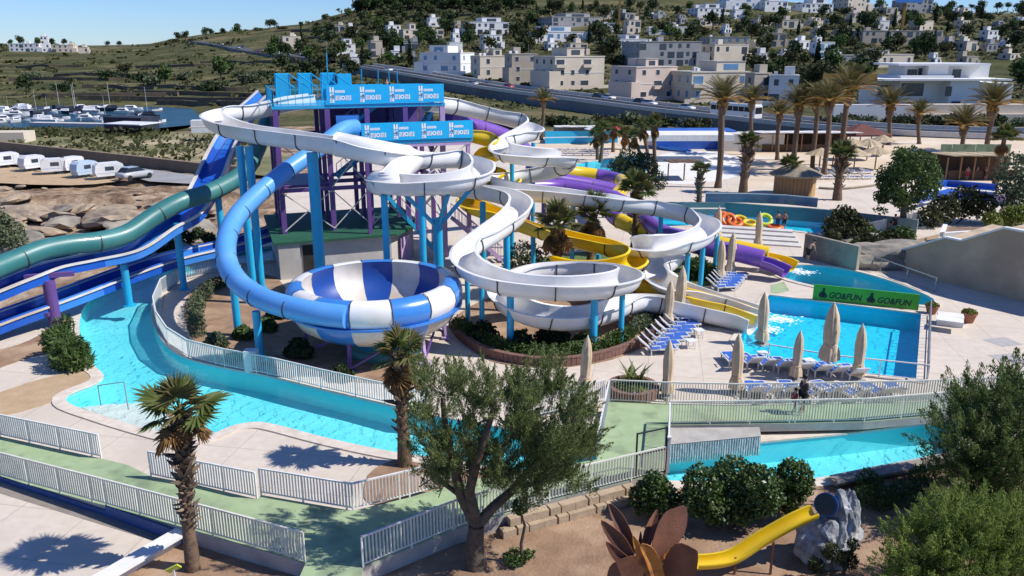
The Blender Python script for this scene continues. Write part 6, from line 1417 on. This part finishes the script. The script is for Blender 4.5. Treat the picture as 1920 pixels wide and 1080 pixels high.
# the big white modern villa on the right, with its base walls
vi = thing('modern_villa', 'large white modern villa with stacked blocks and dark glazing', 'house', tuple(at(1770, 196, 196)))
HOUSES.append((1640, 1900, 112, 250))
def vblock(nm, x0, x1, yt, yb, Y, dep, m='house_white', parent=None):
    a, b = at(x0, yb, Y), at(x1, yb, Y); zt = at(x0, yt, Y).z; return MB().box(((a.x+b.x)/2, Y+dep/2, (a.z+zt)/2), (b.x-a.x, dep, zt-a.z)).build(nm, m, parent or vi)
for a in [('wall', 1640, 1690, 150, 198, 198, 10), ('wall', 1682, 1780, 142, 198, 194, 14), ('wall', 1776, 1830, 150, 198, 191, 16), ('wall', 1828, 1894, 156, 198, 194, 14), ('upper_storey', 1694, 1740, 123, 150, 199, 9), ('upper_storey', 1738, 1775, 122, 152, 196, 10), ('upper_storey', 1772, 1852, 122, 150, 199, 9), ('roof_slab', 1686, 1858, 119, 123, 195, 14), ('roof_slab', 1640, 1898, 148, 151.5, 190, 16)]: vblock(*a)
for a in [('window', 1688, 1730, 156, 180, 193.9, .2), ('window', 1700, 1718, 130, 146, 198.9, .2), ('window', 1772, 1783, 162, 180, 190.8, .2), ('window', 1720, 1740, 128, 148, 198.9, .2), ('window', 1785, 1800, 130, 150, 198.8, .2), ('window', 1646, 1668, 160, 178, 197.8, .2), ('window', 1784, 1800, 190, 196, 190.8, .2), ('window', 1700, 1738, 190, 200, 193.8, .2)]: vblock(a[0], *a[1:6], a[6], 'window_glass')
p = vi
lw = thing('white_boundary_wall', 'long white wall with blue skirting behind the palms', 'wall', tuple(at(1640, 240, 176)))
vblock('wall', 1560, 1722, 196, 236, 176, 1.5, 'house_white', lw); vblock('skirting', 1560, 1722, 232, 244, 175.8, 1.5, 'blue_wall', lw)
for x in (1618, 1632, 1695): vblock('vent', x, x+5, 218, 223, 175.9, .2, 'window_glass', lw)
bw = thing('beige_boundary_wall', 'tall beige retaining wall at the right behind the palms', 'wall', tuple(at(1820, 245, 170)))
for k, (ya, yb) in enumerate([(196, 214), (214, 232), (232, 250)]): vblock('wall_course', 1724, 2100, ya, yb, 172-k*1.2, 3, 'house_cream', bw)
cs = thing('construction_hoarding', 'ochre slatted hoarding over the palms', 'hoarding', tuple(at(1590, 160, 190))); vblock('board', 1542, 1644, 138, 158, 190, .4, 'palm_gold', cs); vblock('frame', 1540, 1646, 157, 160, 189.8, .5, 'bark', cs)
# cranes and poles
cr = thing('tower_crane', 'thin ochre tower crane rising over the middle slope', 'crane', tuple(rayhit(1160, 62, 200)))
b = rayhit(1160, 62, 200); s = b.y*1.04/F; MB().bar(b, b+Vector((0, 0, 75*s)), 1.0).build('mast', 'palm_gold', cr); MB().bar(b+Vector((0, 0, 70*s)), b+Vector((9, 30, 74*s)), .7).build('jib', 'palm_gold', cr)
cr = thing('tower_crane', 'ochre tower crane with blue cab on the right ridge', 'crane', tuple(rayhit(1690, 62, 200)))
b = rayhit(1690, 62, 200); s = b.y*1.04/F; MB().bar(b, b+Vector((0, 0, 48*s)), 1.3).build('mast', 'palm_gold', cr); MB().bar(b+Vector((-5, 0, 54*s)), b+Vector((9, 0, 54*s)), 2, 3).build('cab', 'gel_blue', cr)
for l, x, yb, yt in [('street lamp beside the uphill road', 615, 135, 84), ('street lamp at the upper bend of the main road', 705, 128, 110)]:
    b = rayhit(x, yb, 180); s = b.y*1.04/F; t = thing('street_lamp', l, 'street lamp', tuple(b)); top = b+Vector((0, 0, (yb-yt)*s)); MB().cyl(b, top, .12, .07, 6).build('pole', 'grey_steel', t); MB().bar(top, top+Vector((-2, 0, .3)), .15).build('arm', 'grey_steel', t); MB().box(top+Vector((-2.3, 0, .3)), (.9, .3, .15)).build('lamp_head', 'grey_steel', t)
# ================================================================ hillside trees and scrub
def tree_proto(seed, m, kind):
    r = random.Random(seed); bl = []
    if kind == 'round':
        for i in range(11): a = r.random()*6.28; q = r.random()*1.7; bl.append((q*math.cos(a), q*math.sin(a), 2.4+r.random()*2.0, 1.1+r.random()*.5, 1.1+r.random()*.5, .9+r.random()*.5))
    elif kind == 'cypress': bl = [(0, 0, 1.2+.8*i, .8-.09*i, .8-.09*i, .9) for i in range(7)]
    else:
        for i in range(10): a = r.random()*6.28; q = r.random()*2.4; bl.append((q*math.cos(a), q*math.sin(a), .7+r.random()*.8, 1.3, 1.3, .85))
    c = leafcloud(bl, 520, .62, seed, .75, .5).mesh('crown', m); tk = MB(); tk.path([(0, 0, -1.2), (.1, 0, 1), (0, .1, 2.6)], [.26, .2, .1], 6); return c, tk.mesh('trunk', 'bark')
TP = {'round': [tree_proto(s, m, 'round') for s, m in ((1, 'leaf_dark'), (2, 'leaf_olive'), (3, 'leaf_dark'), (4, 'leaf_mid'))], 'cypress': [tree_proto(9, 'leaf_dark', 'cypress')], 'bushy': [tree_proto(s, m, 'bushy') for s, m in ((5, 'leaf_olive'), (6, 'leaf_dark'), (7, 'leaf_grey'))]}
TL = {'round': 'dark round tree among the hillside houses', 'cypress': 'slim dark cypress among the hillside houses', 'bushy': 'broad low scrub tree on the hillside'}
def ftree(kind, px, py, s, seed, b=None, label=None, group=None):
    b = rayhit(px, py, 120) if b is None else b; c, tk = TP[kind][seed % len(TP[kind])]
    nm = 'pine_tree' if label and 'pine' in label else 'skyline_tree' if label and 'skyline' in label else 'scrub_bush' if label else {'round': 'hillside_tree', 'cypress': 'cypress_tree', 'bushy': 'scrub_tree'}[kind]
    t = thing(nm, label or TL[kind], 'tree', tuple(b), group or {'round': 'round hillside trees', 'cypress': 'hillside cypresses', 'bushy': 'scrub trees on the hillside'}[kind])
    rz = seed*1.7; sv = (s, s, s*rnd.uniform(.85, 1.15)); place('crown', c, t, b, (0, 0, rz), sv); place('trunk', tk, t, b, (0, 0, rz), sv)
def free(px, py, m=3): return not any(x0-m < px < x1+m and yt+2 < py < yb+4 for x0, x1, yt, yb in HOUSES)
rt_ = random.Random(21); cnt = 0
while cnt < 350:
    px = rt_.uniform(500, 1930); py = rt_.uniform(18, 175 if px > 1150 else 130)
    lo_ = 18 if px > 740 else 95-(px-500)*.32
    if py < lo_ or not free(px, py): continue
    if px > 690 and py > 122+(px-690)*.13: continue
    k = 'cypress' if rt_.random() < .1 else ('bushy' if rt_.random() < .35 else 'round'); ftree(k, px, py, rt_.uniform(.9, 1.75), cnt); cnt += 1
for i in range(110):                                   # ridge wood and skyline trees
    px = 668+(i % 60)*5.6+(2.5 if i >= 60 else 0); b = rayhit(px, rt_.uniform(12, 19) if (i % 60) > 11 else max(8, 24-(i % 60)), 300); ftree('round', px, 0, rt_.uniform(1.2, 2.0), i, b-Vector((0, 0, .5)), 'dark pine of the wood on the ridge', 'pines of the ridge wood')
SK = [(5, 77), (20, 77), (40, 78), (58, 78), (72, 78), (98, 78), (106, 76), (122, 78), (135, 80), (150, 82), (202, 78), (225, 78), (325, 72), (334, 66), (348, 66), (360, 68), (385, 60), (396, 57), (408, 55), (420, 58), (445, 57), (484, 48), (505, 45), (515, 44), (530, 46), (565, 42), (610, 33), (628, 30), (655, 24), (1800, 12), (1840, 10), (1870, 12), (1890, 8), (1905, 8), (1920, 10), (1600, 10), (1650, 8), (1660, 6), (1745, 14), (1780, 14)]
for i, (px, py) in enumerate(SK):
    b = rayhit(px, py+9, 300, 900); ftree('round' if px > 1500 or i % 3 else 'bushy', px, 0, rt_.uniform(1.0, 1.7)*(1.3 if px > 1800 else 1), i+3, b-Vector((0, 0, .6)), 'tree on the skyline of the far ridge', 'skyline trees')
for i in range(26):                                   # dark trees above the tower and along the left fields
    px, py = [(430, 140), (450, 150), (470, 155), (415, 150), (490, 150), (510, 148), (530, 140), (550, 135), (575, 140), (600, 145), (620, 140), (640, 150), (660, 145), (265, 155), (285, 160), (310, 163), (200, 150), (60, 150), (50, 178), (120, 172), (350, 150), (235, 145), (400, 170), (520, 160), (580, 160), (640, 165)][i]
    ftree('bushy' if i % 3 else 'round', px, py, rt_.uniform(1.2, 1.9), i, label='dark scrub tree on the terraced fields left of the road', group='scrub trees on the terraced fields')
for i in range(16):
    px = 850+i*30+rt_.uniform(-8, 8); b = Vector((at(px, 220, 172).x, rt_.uniform(150, 168), 0)); b.x = (px-960)/F*b.y*1.03; b.z = terrain_z(b.x, b.y); ftree('bushy', px, 0, rt_.uniform(.8, 1.2), i, b, 'olive scrub bush below the road wall', 'scrub below the road wall')
for i in range(22):
    px = 1500+i*21; b = Vector(((px-960)/F*166*1.03, 166+rt_.uniform(-3, 3), 0)); ftree('bushy', px, 0, rt_.uniform(.6, .95), i, b, 'green hedge bush along the foot of the boundary walls', 'hedge bushes at the boundary walls')
sc_ = MB(); rs_ = random.Random(33)
for i in range(8200):
    px = rs_.uniform(-60, 1980); py = rs_.uniform(14, 205)
    if not free(px, py, 1) or (px < 640 and rs_.random() < .72): continue
    p = rayhit(px, py, 170, 900)
    if p.y > 890 or p.z < -.5: continue
    if 120 < p.y < 350 and p.x > -80 and via_at(p.x, p.y)[0] < 9: continue
    s = rs_.uniform(.4, 1.2)*(p.y/260)
    for q in range(7):
        c = p+Vector((rs_.gauss(0, s), rs_.gauss(0, s), rs_.random()*s*.7)); a = Vector((rs_.gauss(0, 1), rs_.gauss(0, 1), rs_.gauss(0, .6))).normalized()*s*.8; b = a.orthogonal().normalized()*s*.5; sc_.add([c-a, c+b, c+a, c-b], [(0, 1, 2, 3)])
sc_.build('scrub', 'leaf_olive', label='low olive scrub covering the hill and fields', cat='scrub', kind='stuff')
# ================================================================ left coast: field wall, caravans, rocks, boats
mat('field_wall', (.25, .185, .125), (.18, .135, .09), .5, .95, .3, 3)
mat('caravan_white', (.70, .70, .70), (.6, .6, .6), .8, .5); mat('caravan_blue', (.45, .56, .66), (.4, .5, .6), .8, .5)
fw = thing('field_wall', 'long brown stone wall behind the parked caravans', 'wall', tuple(g(200, 303)))
wpt = [g(x, y) for x, y in [(-500, 248), (-200, 262), (0, 283), (130, 298), (260, 313), (400, 330), (470, 336)]]
for a, b in zip(wpt, wpt[1:]): MB().bar(a+Vector((0, 0, .6)), b+Vector((0, 0, .6)), .6, 1.7).build('wall_panel', 'field_wall', fw)
def above(x, y, z=.16): return g(x, y, z)
sheet('gravel_road', [(-500, 252), (0, 286), (200, 307), (400, 333), (470, 340), (420, 348), (280, 340), (235, 328), (0, 306), (-500, 268)], .40, 'asphalt_pale')
sheet('dirt_ground', smooth_px([(-200, 308), (0, 312), (120, 322), (230, 334), (180, 345), (60, 346), (-200, 330)], 2), .38, 'sand')
sheet('grass_field', [(-500, 244), (0, 270), (100, 281), (240, 297), (410, 320), (500, 330), (560, 300), (480, 262), (420, 250), (250, 246), (100, 247), (-500, 242)], .36, 'dry_field')
def caravan(label, x, y, L, rz, m='caravan_white'):
    p = g(x, y, .42); t = thing('caravan', label, 'caravan', (0, 0, 0)); w_ = 1.0
    def sec(y_, s): return [(-L/2+.25*s, y_, .45), (L/2-.1*s, y_, .45), (L/2, y_, 1.2), (L/2-.15, y_, 2.2), (L/2-.6, y_, 2.45), (-L/2+.7, y_, 2.45), (-L/2+.2, y_, 2.1), (-L/2, y_, 1.2)]
    loft(MB(), [sec(-w_, 1), sec(w_, 1)]).build('body', m, t)
    MB().box((0, -w_-.01, 1.62), (L*.3, .05, .6)).build('window', 'window_glass', t); MB().box((L*.3, -w_-.01, 1.3), (.6, .05, 1.6)).build('door', 'frame_white', t); MB().box((L/2+.0, 0, 1.65), (.06, 1.4, .55)).build('window', 'window_glass', t); MB().box((0, -w_-.012, .95), (L*.86, .03, .1)).build('stripe', 'caravan_blue', t)
    for s in (-1, 1): MB().cyl((0, s*.9-.08, .3), (0, s*.9+.08, .3), .3, n=10).build('wheel', 'tyre', t)
    MB().bar((-L/2, 0, .5), (-L/2-1.0, 0, .45), .1).build('tow_bar', 'grey_steel', t); t.location = p; t.rotation_euler = (0, 0, R(rz)); t.scale = (.7, .7, .75)
for l, x, y, L, rz, m in [('leftmost caravan cut by the picture edge', 12, 313, 4.4, 55, 'caravan_white'), ('second caravan from the left', 62, 319, 4.0, 60, 'caravan_white'), ('third caravan, with rounded grey roof', 105, 325, 4.4, 30, 'caravan_white'), ('low caravan between the rounded and the bluish one', 135, 322, 4.2, 70, 'caravan_white'), ('pale blue caravan in the middle of the row', 160, 331, 4.0, 60, 'caravan_blue'), ('white caravan nearest the parked car', 205, 334, 4.6, 40, 'caravan_white')]: caravan(l, x, y, L, rz, m)
car('silver car parked beside the last caravan', 'silver', g(254, 335, .43), R(62))
rr = random.Random(17); RK = [rockmesh((0, 0, 0), (1, 1, .55), s*1.7, 2, .8).mesh('boulder', 'rock' if s % 4 == 0 else 'rock_tan') for s in range(1, 9)]
for i in range(78):
    if i < 46: px, py = rr.uniform(0, 400), rr.uniform(366, 470)
    else: px, py = rr.uniform(-10, 460), rr.uniform(338, 480)
    p = g(px, py); 
    if inpoly((p.x, p.y), offset_poly(DECK, 1.5)): continue
    s = rr.uniform(.5, 2.1)*(1 if i < 46 else .45); b = place('boulder', RK[i % 8], None, (p.x, p.y, -.25 if py > 380 else .15), (rr.uniform(-.3, .3), rr.uniform(-.3, .3), rr.random()*6), (s*1.4, s, s*.75))
    tag(b, 'large rounded shore boulder below the caravans' if s > 1.1 else 'small shore rock on the brown foreshore', 'rock', 'large shore boulders' if s > 1.1 else 'small shore rocks')
sheet('rock_pool', smooth_px([(-200, 440), (20, 425), (90, 435), (70, 452), (0, 462), (-200, 480)], 2), -.75, 'harbour_water')
for i, (x, y) in enumerate([(268, 490), (305, 478), (325, 470), (350, 452), (372, 446), (392, 455)]): p = g(x, y); shrub('bush', 'bare dark bush on the sand under the racing slide', [(x, y-8, 11, p.y), (x+8, y-4, 8, p.y)], 420, .25, 'leaf_dark', 90+i, group='bare bushes under the racing slide')
shrub('bush', 'grey green shore bush at the left picture edge', [(10, 435, 26, 62), (30, 450, 18, 60), (-20, 420, 30, 62)], 2200, .3, 'leaf_grey', 97)
tf = MB(); r3 = random.Random(8)
for i in range(900):
    px, py = (r3.uniform(-40, 300), 243+r3.random()*14) if i < 420 else (r3.uniform(-60, 480), r3.uniform(250, 330))
    p = g(px, py, .36)
    if not inpoly((px, py), [(-500, 244), (0, 268), (100, 279), (240, 295), (410, 316), (470, 322), (480, 262), (420, 250), (250, 244), (-500, 240)]): continue
    s = r3.uniform(.2, .75)
    for q in range(6):
        c = p+Vector((r3.gauss(0, s), r3.gauss(0, s), r3.random()*s*.9)); a = Vector((r3.gauss(0, 1), r3.gauss(0, 1), r3.gauss(0, 1))).normalized()*s*.7; b = a.orthogonal().normalized()*s*.4; tf.add([c-a, c+b, c+a, c-b], [(0, 1, 2, 3)])
tf.build('field_scrub', 'leaf_olive', label='weeds and scrub on the field behind the caravans', cat='scrub', kind='stuff')
# boats
mat('hull_dark', (.02, .03, .055), None, rough=.3); mat('tarp_navy', (.012, .018, .035), (.02, .028, .05), .5, .8)
def boat_proto(k):
    t = thing('motor_boat', 'x', 'boat'); L = 7.0; secs = []
    for i in range(7):
        u = i/6; w_ = 1.15*(1-u**3*.95); z0 = -.2+.35*u*u; z1 = .9+.35*u*u; x = -L/2+L*u; secs.append([(x, -w_, z1), (x, -w_*.6, z0), (x, w_*.6, z0), (x, w_, z1)])
    loft(MB(), secs).build('hull', 'hull_dark' if k == 2 else 'plastic_white', t)
    if k != 1: loft(MB(), [[(-2.4, -.9, .95), (-2.4, .9, .95), (-2.2, .8, 1.9), (-2.2, -.8, 1.9)], [(1.4, -.75, 1.0), (1.4, .75, 1.0), (.5, .6, 1.85), (.5, -.6, 1.85)]]).build('cabin', 'plastic_white' if k == 0 else 'tarp_navy', t); MB().box((-.6, -.83, 1.45), (2.4, .06, .45)).build('window', 'window_glass', t)
    else: loft(MB(), [[(-3, -1, .9), (-3, 1, .9), (-3, .4, 1.3), (-3, -.4, 1.3)], [(1, -1, 1.0), (1, 1, 1.0), (1, .3, 1.6), (1, -.3, 1.6)]]).build('cover', 'tarp_navy', t)
    if k == 2: MB().cyl((-.3, 0, 1), (-.3, 0, 9), .07, .04, 6).build('mast', 'frame_white', t)
    return t
BP = [boat_proto(k) for k in range(3)]; index_kids(); ub = set()
BL = {0: ('white cabin boat moored in the harbour', 'white cabin boats'), 1: ('moored boat under a dark cover', 'covered boats'), 2: ('dark hulled sailing boat with bare mast', 'masted boats')}
for i in range(64):
    k = (0, 1, 0, 2, 0, 1)[i % 6]; px = rr.uniform(-30, 205) if i < 54 else rr.uniform(190, 300); p = g(px, 203+rr.random()**1.2*28, -.85); o = BP[k] if k not in ub else copy_tree(BP[k]); ub.add(k)
    o.location = p; s = rr.uniform(.45, .85); o.scale = (s, s, s); o.rotation_euler = (0, 0, rr.choice((R(8), R(188), R(60)))+rr.uniform(-.3, .3)); tag(o, BL[k][0], 'boat', BL[k][1])
pn = thing('floating_pontoon', 'long pale pontoon with a dark tarpaulin shed in the harbour', 'pontoon', tuple(g(180, 236, -.9)))
MB().bar(g(62, 232, -.6), g(285, 236, -.6), 2.2, .7).build('deck', 'concrete_light', pn); MB().bar(g(212, 230, .9), g(282, 232, .9), 5, 2.6).build('shed', 'tarp_navy', pn); MB().bar(g(212, 230, 2.25), g(282, 232, 2.25), 5.4, .15).build('shed_roof', 'plastic_white', pn)
MB().box(g(20, 258, 1.0), (6, 4, 2.0), .1).build('shore_shed', 'house_cream', label='cream block shed on the shore at the left edge', cat='shed')
bx_ = thing('white_container', 'small white cabin on the sand beside the white slide bend', 'cabin', tuple(g(382, 238))); MB().box(g(382, 238, 1.3), (4.0, 2.4, 2.5), .2).build('box', 'caravan_white', bx_); MB().box(g(382, 238, 2.6), (4.2, 2.6, .12), .2).build('roof', 'roof_flat', bx_)
# ================================================================ back of the park
mat('wood', (.32, .185, .085), (.24, .13, .06), 3, .8, stretch=(6, 6, .6)); mat('wood_pale', (.52, .33, .14), (.44, .27, .11), 3, .8); mat('wood_dark', (.12, .07, .04), (.09, .05, .03), 2, .85); mat('thatch', (.46, .37, .24), (.34, .265, .165), 3, .95, .5, 12); mat('thatch_grey', (.30, .25, .18), (.21, .175, .125), 3, .95, .5, 12)
c = g(1488, 366); kk = thing('wooden_kiosk', 'octagonal wooden kiosk with thatched cone roof on the sand', 'kiosk', tuple(c)); rk = 2.1
for i in range(8):
    a0, a1 = R(22.5+45*i), R(67.5+45*i); p, q = c+Vector((rk*math.cos(a0), rk*math.sin(a0), 0)), c+Vector((rk*math.cos(a1), rk*math.sin(a1), 0))
    for j in range(4): u, v = p.lerp(q, j/4+.01), p.lerp(q, (j+1)/4-.01); MB().bar(u+Vector((0, 0, 1.15)), v+Vector((0, 0, 1.15)), .06+.015*(j % 2), 2.3).build('wall_board', 'wood_pale' if i == 6 and j > 1 else 'wood', kk)
MB().cyl(c, c+Vector((0, 0, 2.25)), rk*.9, n=8).build('core_wall', 'wood_dark', kk)
MB().lathe([(rk*1.28, 2.15), (rk*1.3, 2.35), (rk*.7, 2.95), (.08, 3.5)], 16, tuple(c)).build('roof', 'thatch_grey', kk)
def thatch(label, x, y, r=1.9, h=2.3, group='thatched parasols on the sand'):
    c = g(x, y); t = thing('thatched_parasol', label, 'parasol', tuple(c), group); MB().cyl(c, c+Vector((0, 0, h)), .09, n=8).build('pole', 'wood', t)
    n = 28; mb = MB(); r2 = random.Random(int(x)); mb.v.append(tuple(c+Vector((0, 0, h+.75)))); 
    for i in range(n): a = 2*math.pi*i/n; k = r*(1+.06*r2.uniform(-1, 1)); mb.v.append(tuple(c+Vector((k*math.cos(a), k*math.sin(a), h-.12+.1*r2.uniform(-1, 1)))))
    mb.f += [(0, 1+i, 1+(i+1) % n) for i in range(n)]; mb.build('thatch', 'thatch', t)
for l, x, y in [('thatched parasol left of the stout palm', 1560, 318), ('thatched parasol right of the stout palm', 1600, 322), ('thatched parasol behind the row, nearest the red roof', 1625, 300), ('thatched parasol beside the round tree', 1640, 318), ('small thatched parasol at the back left of the row', 1595, 300), ('thatched parasol before the tall palm clump', 1535, 322), ('far thatched parasol by the terrace bar', 1652, 292)]: thatch(l, x, y)
def flat_hut(label, name, x0, x1, yb, h, dep, roofm, wallm, n_post=6, over=.6, cat='bar', boards=True):
    a, b = g(x0, yb), g(x1, yb); t = thing(name, label, cat, tuple((a+b)/2)); d = (b-a); rz = math.atan2(d.y, d.x); c = (a+b)/2+Vector((0, dep/2, 0))
    for i in range(n_post): p = a.lerp(b, i/(n_post-1)); MB().bar(p, p+Vector((0, 0, h)), .14).build('post', 'wood', t)
    if boards: MB().box(c+Vector((0, dep*.3, h/2)), (d.length, .2, h), rz).build('back_wall', wallm, t); MB().box(a.lerp(b, .5)+Vector((0, .5, .55)), (d.length*.9, .5, 1.1), rz).build('counter', wallm, t)
    k = max(4, int(d.length/1.2))
    for i in range(k): p = a.lerp(b, (i+.5)/k)+Vector((0, dep/2-.3, h+.1+.03*(i % 2))); MB().box(p, (d.length/k*.97, dep+over*2, .12), rz, rot=Matrix.Rotation(rz, 3, 'Z') @ Matrix.Rotation(-.06, 3, 'X')).build('roof_panel', roofm, t)
    return t
flat_hut('long wooden beach bar with pale panelled roof at the right', 'beach_bar', 1772, 1925, 338, 2.7, 5, 'thatch', 'wood_dark', 7)
flat_hut('brown terrace bar with white roof edge behind the palm clump', 'terrace_bar', 1420, 1610, 285, 2.6, 6, 'white_wall', 'wood_dark', 8)
flat_hut('low dark flat roofed shelter beside the splash pad', 'pool_shelter', 1252, 1312, 338, 2.0, 3, 'wood_dark', 'wood_dark', 3, boards=False, cat='shelter')
flat_hut('long pale terrace shelter behind the far palms', 'terrace_shelter', 1040, 1140, 268, 2.4, 5, 'white_wall', 'render_wall', 5, cat='shelter')
c = g(1622, 282); rr_ = thing('red_roof_pavilion', 'pavilion with a low red brown pyramid roof', 'pavilion', tuple(c)); mat('red_roof', (.14, .045, .032), (.11, .035, .026), 1, .85)
for sx in (-1, 1):
    for sy in (-1, 1): MB().bar(c+Vector((sx*2.6, sy*2.2+2, 0)), c+Vector((sx*2.6, sy*2.2+2, 2.4)), .15).build('post', 'wood', rr_)
MB().add([c+Vector((-3.6, -1.2, 2.4)), c+Vector((3.6, -1.2, 2.4)), c+Vector((3.6, 5.4, 2.4)), c+Vector((-3.6, 5.4, 2.4)), c+Vector((0, 2, 3.9))], [(0, 1, 4), (1, 2, 4), (2, 3, 4), (3, 0, 4), (0, 3, 2, 1)]).build('roof', 'red_roof', rr_)
def slabwall(name, label, pts, h, th, m, cat='wall'):
    t = thing(name, label, cat, tuple(g(*pts[0])))
    for (xa, ya), (xb, yb) in zip(pts, pts[1:]): MB().bar(g(xa, ya, h/2), g(xb, yb, h/2), th, h).build('wall_panel', m, t); MB().bar(g(xa, ya, h+.04), g(xb, yb, h+.04), th+.12, .08).build('coping', 'white_wall', t)
slabwall('blue_wall', 'long sky blue wall behind the far pool huts', [(1022, 258), (1158, 256)], 2.0, .4, 'gel_cyan')
MB().box(g(1300, 262, 1.4)+Vector((0, 2, 0)), (13, 5, 2.8), .02).build('blue_shed', 'gel_deep_blue', label='long royal blue shed behind the splash pad', cat='shed')
MB().box(g(1300, 262, 3.3)+Vector((0, 5, 0)), (12, 6, .8), .02).build('white_roof_unit', 'white_wall', label='pale roof unit above the royal blue shed', cat='shed')
MB().box(g(1415, 268, 1.3)+Vector((0, 2, 0)), (9, 4, 2.6), -.05).build('grey_shed', 'concrete_light', label='pale grey shed right of the royal blue one', cat='shed')
slabwall('blue_wall', 'royal blue pool wall below the beach bar', [(1722, 366), (1772, 352), (1868, 360)], 1.6, .5, 'gel_deep_blue')
p = thing('slide_landing', 'royal blue sloping landing in front of the beach bar', 'landing', tuple(g(1790, 372))); MB().add([g(1715, 374, .02), g(1865, 376, .02), g(1868, 356, 1.2), g(1772, 348, 1.2)], [(0, 1, 2, 3)]).build('ramp', 'gel_deep_blue', p); MB().bar(g(1868, 374, .4), g(1900, 378, .4), 1.2, .8).build('step', 'lilac_steel', p)
gh = thing('green_fence_panel', 'pale green hoarding behind the beach bar', 'hoarding', tuple(g(1830, 292))); 
for k in range(6): MB().bar(g(1762+k*22, 290, 1.4), g(1783+k*22, 290.5, 1.4), .1, 2.8).build('panel', 'green_floor', gh)
# terrace edges at the right above the stone wall
te = thing('raised_bed', 'raised planting bed with pale kerb above the stone wall', 'planter', tuple(g(1830, 430)))
a, b, c_, d_ = g(1766, 440, 2.3), g(1862, 434, 2.3), g(1990, 424, 2.3), g(1772, 424, 2.3)
MB().prism([(v.x, v.y) for v in (a, b, c_, d_)], 0, 2.25).build('earth', 'soil_dark', te); MB().bar(a, b, .3, .3).build('kerb', 'white_wall', te); MB().bar(d_, a, .3, .3).build('kerb', 'white_wall', te)
# red umbrella, white chairs, blue inflatable at the splash pad
def open_parasol(label, x, y, m, r=1.6, h=2.4):
    c = g(x, y); t = thing('open_parasol', label, 'parasol', tuple(c)); MB().cyl(c, c+Vector((0, 0, h+.5)), .05, n=6).build('pole', 'white_steel', t); MB().lathe([(r, h), (r*.98, h+.06), (.05, h+.55)], 8, tuple(c)).build('canopy', m, t)
open_parasol('open red parasol before the far huts', 1150, 268, 'cloth_red'); open_parasol('open white parasol left of the red one', 1112, 270, 'plastic_white')
for i in range(16):
    p = g(1292+(i % 8)*9.5+rnd.uniform(-2, 2), 268+(i//8)*5); lounger('white lounger in the cluster before the blue shed', 'loungers before the blue shed', p, R(80+10*(i % 3)))
for i in range(12): p = g(1050+(i % 6)*16, 285+(i//6)*7); lounger('lounger on the terrace behind the far palms', 'loungers on the far terrace', p, R(90))
for i in range(10): p = g(1520+(i % 5)*26, 326+(i//5)*10); lounger('lounger under the thatched parasols', 'loungers under the thatch', p, R(100))
ml = thing('curved_bench', 'curled low inflatable slide in blue beside the splash pad', 'inflatable', tuple(g(1258, 278))); slide(ml, [tuple(g(1230, 272, .5)), tuple(g(1252, 276, .45)), tuple(g(1275, 280, .3)), tuple(g(1292, 283, .2))], prof_trough(.7, .1, .1), ['gel_blue'], 9, 0, joint=0, part='chute', world=True)
fc = thing('sand_kerb', 'low curved wooden kerb on the sand beside the kiosk', 'kerb', tuple(g(1590, 352))); MB().path(spline([g(x, y, .12) for x, y in [(1535, 352), (1570, 354), (1610, 351), (1655, 345)]], 1), .14, 6).build('log', 'thatch_grey', fc)
print('OBJECTS BUILT', len(bpy.data.objects))
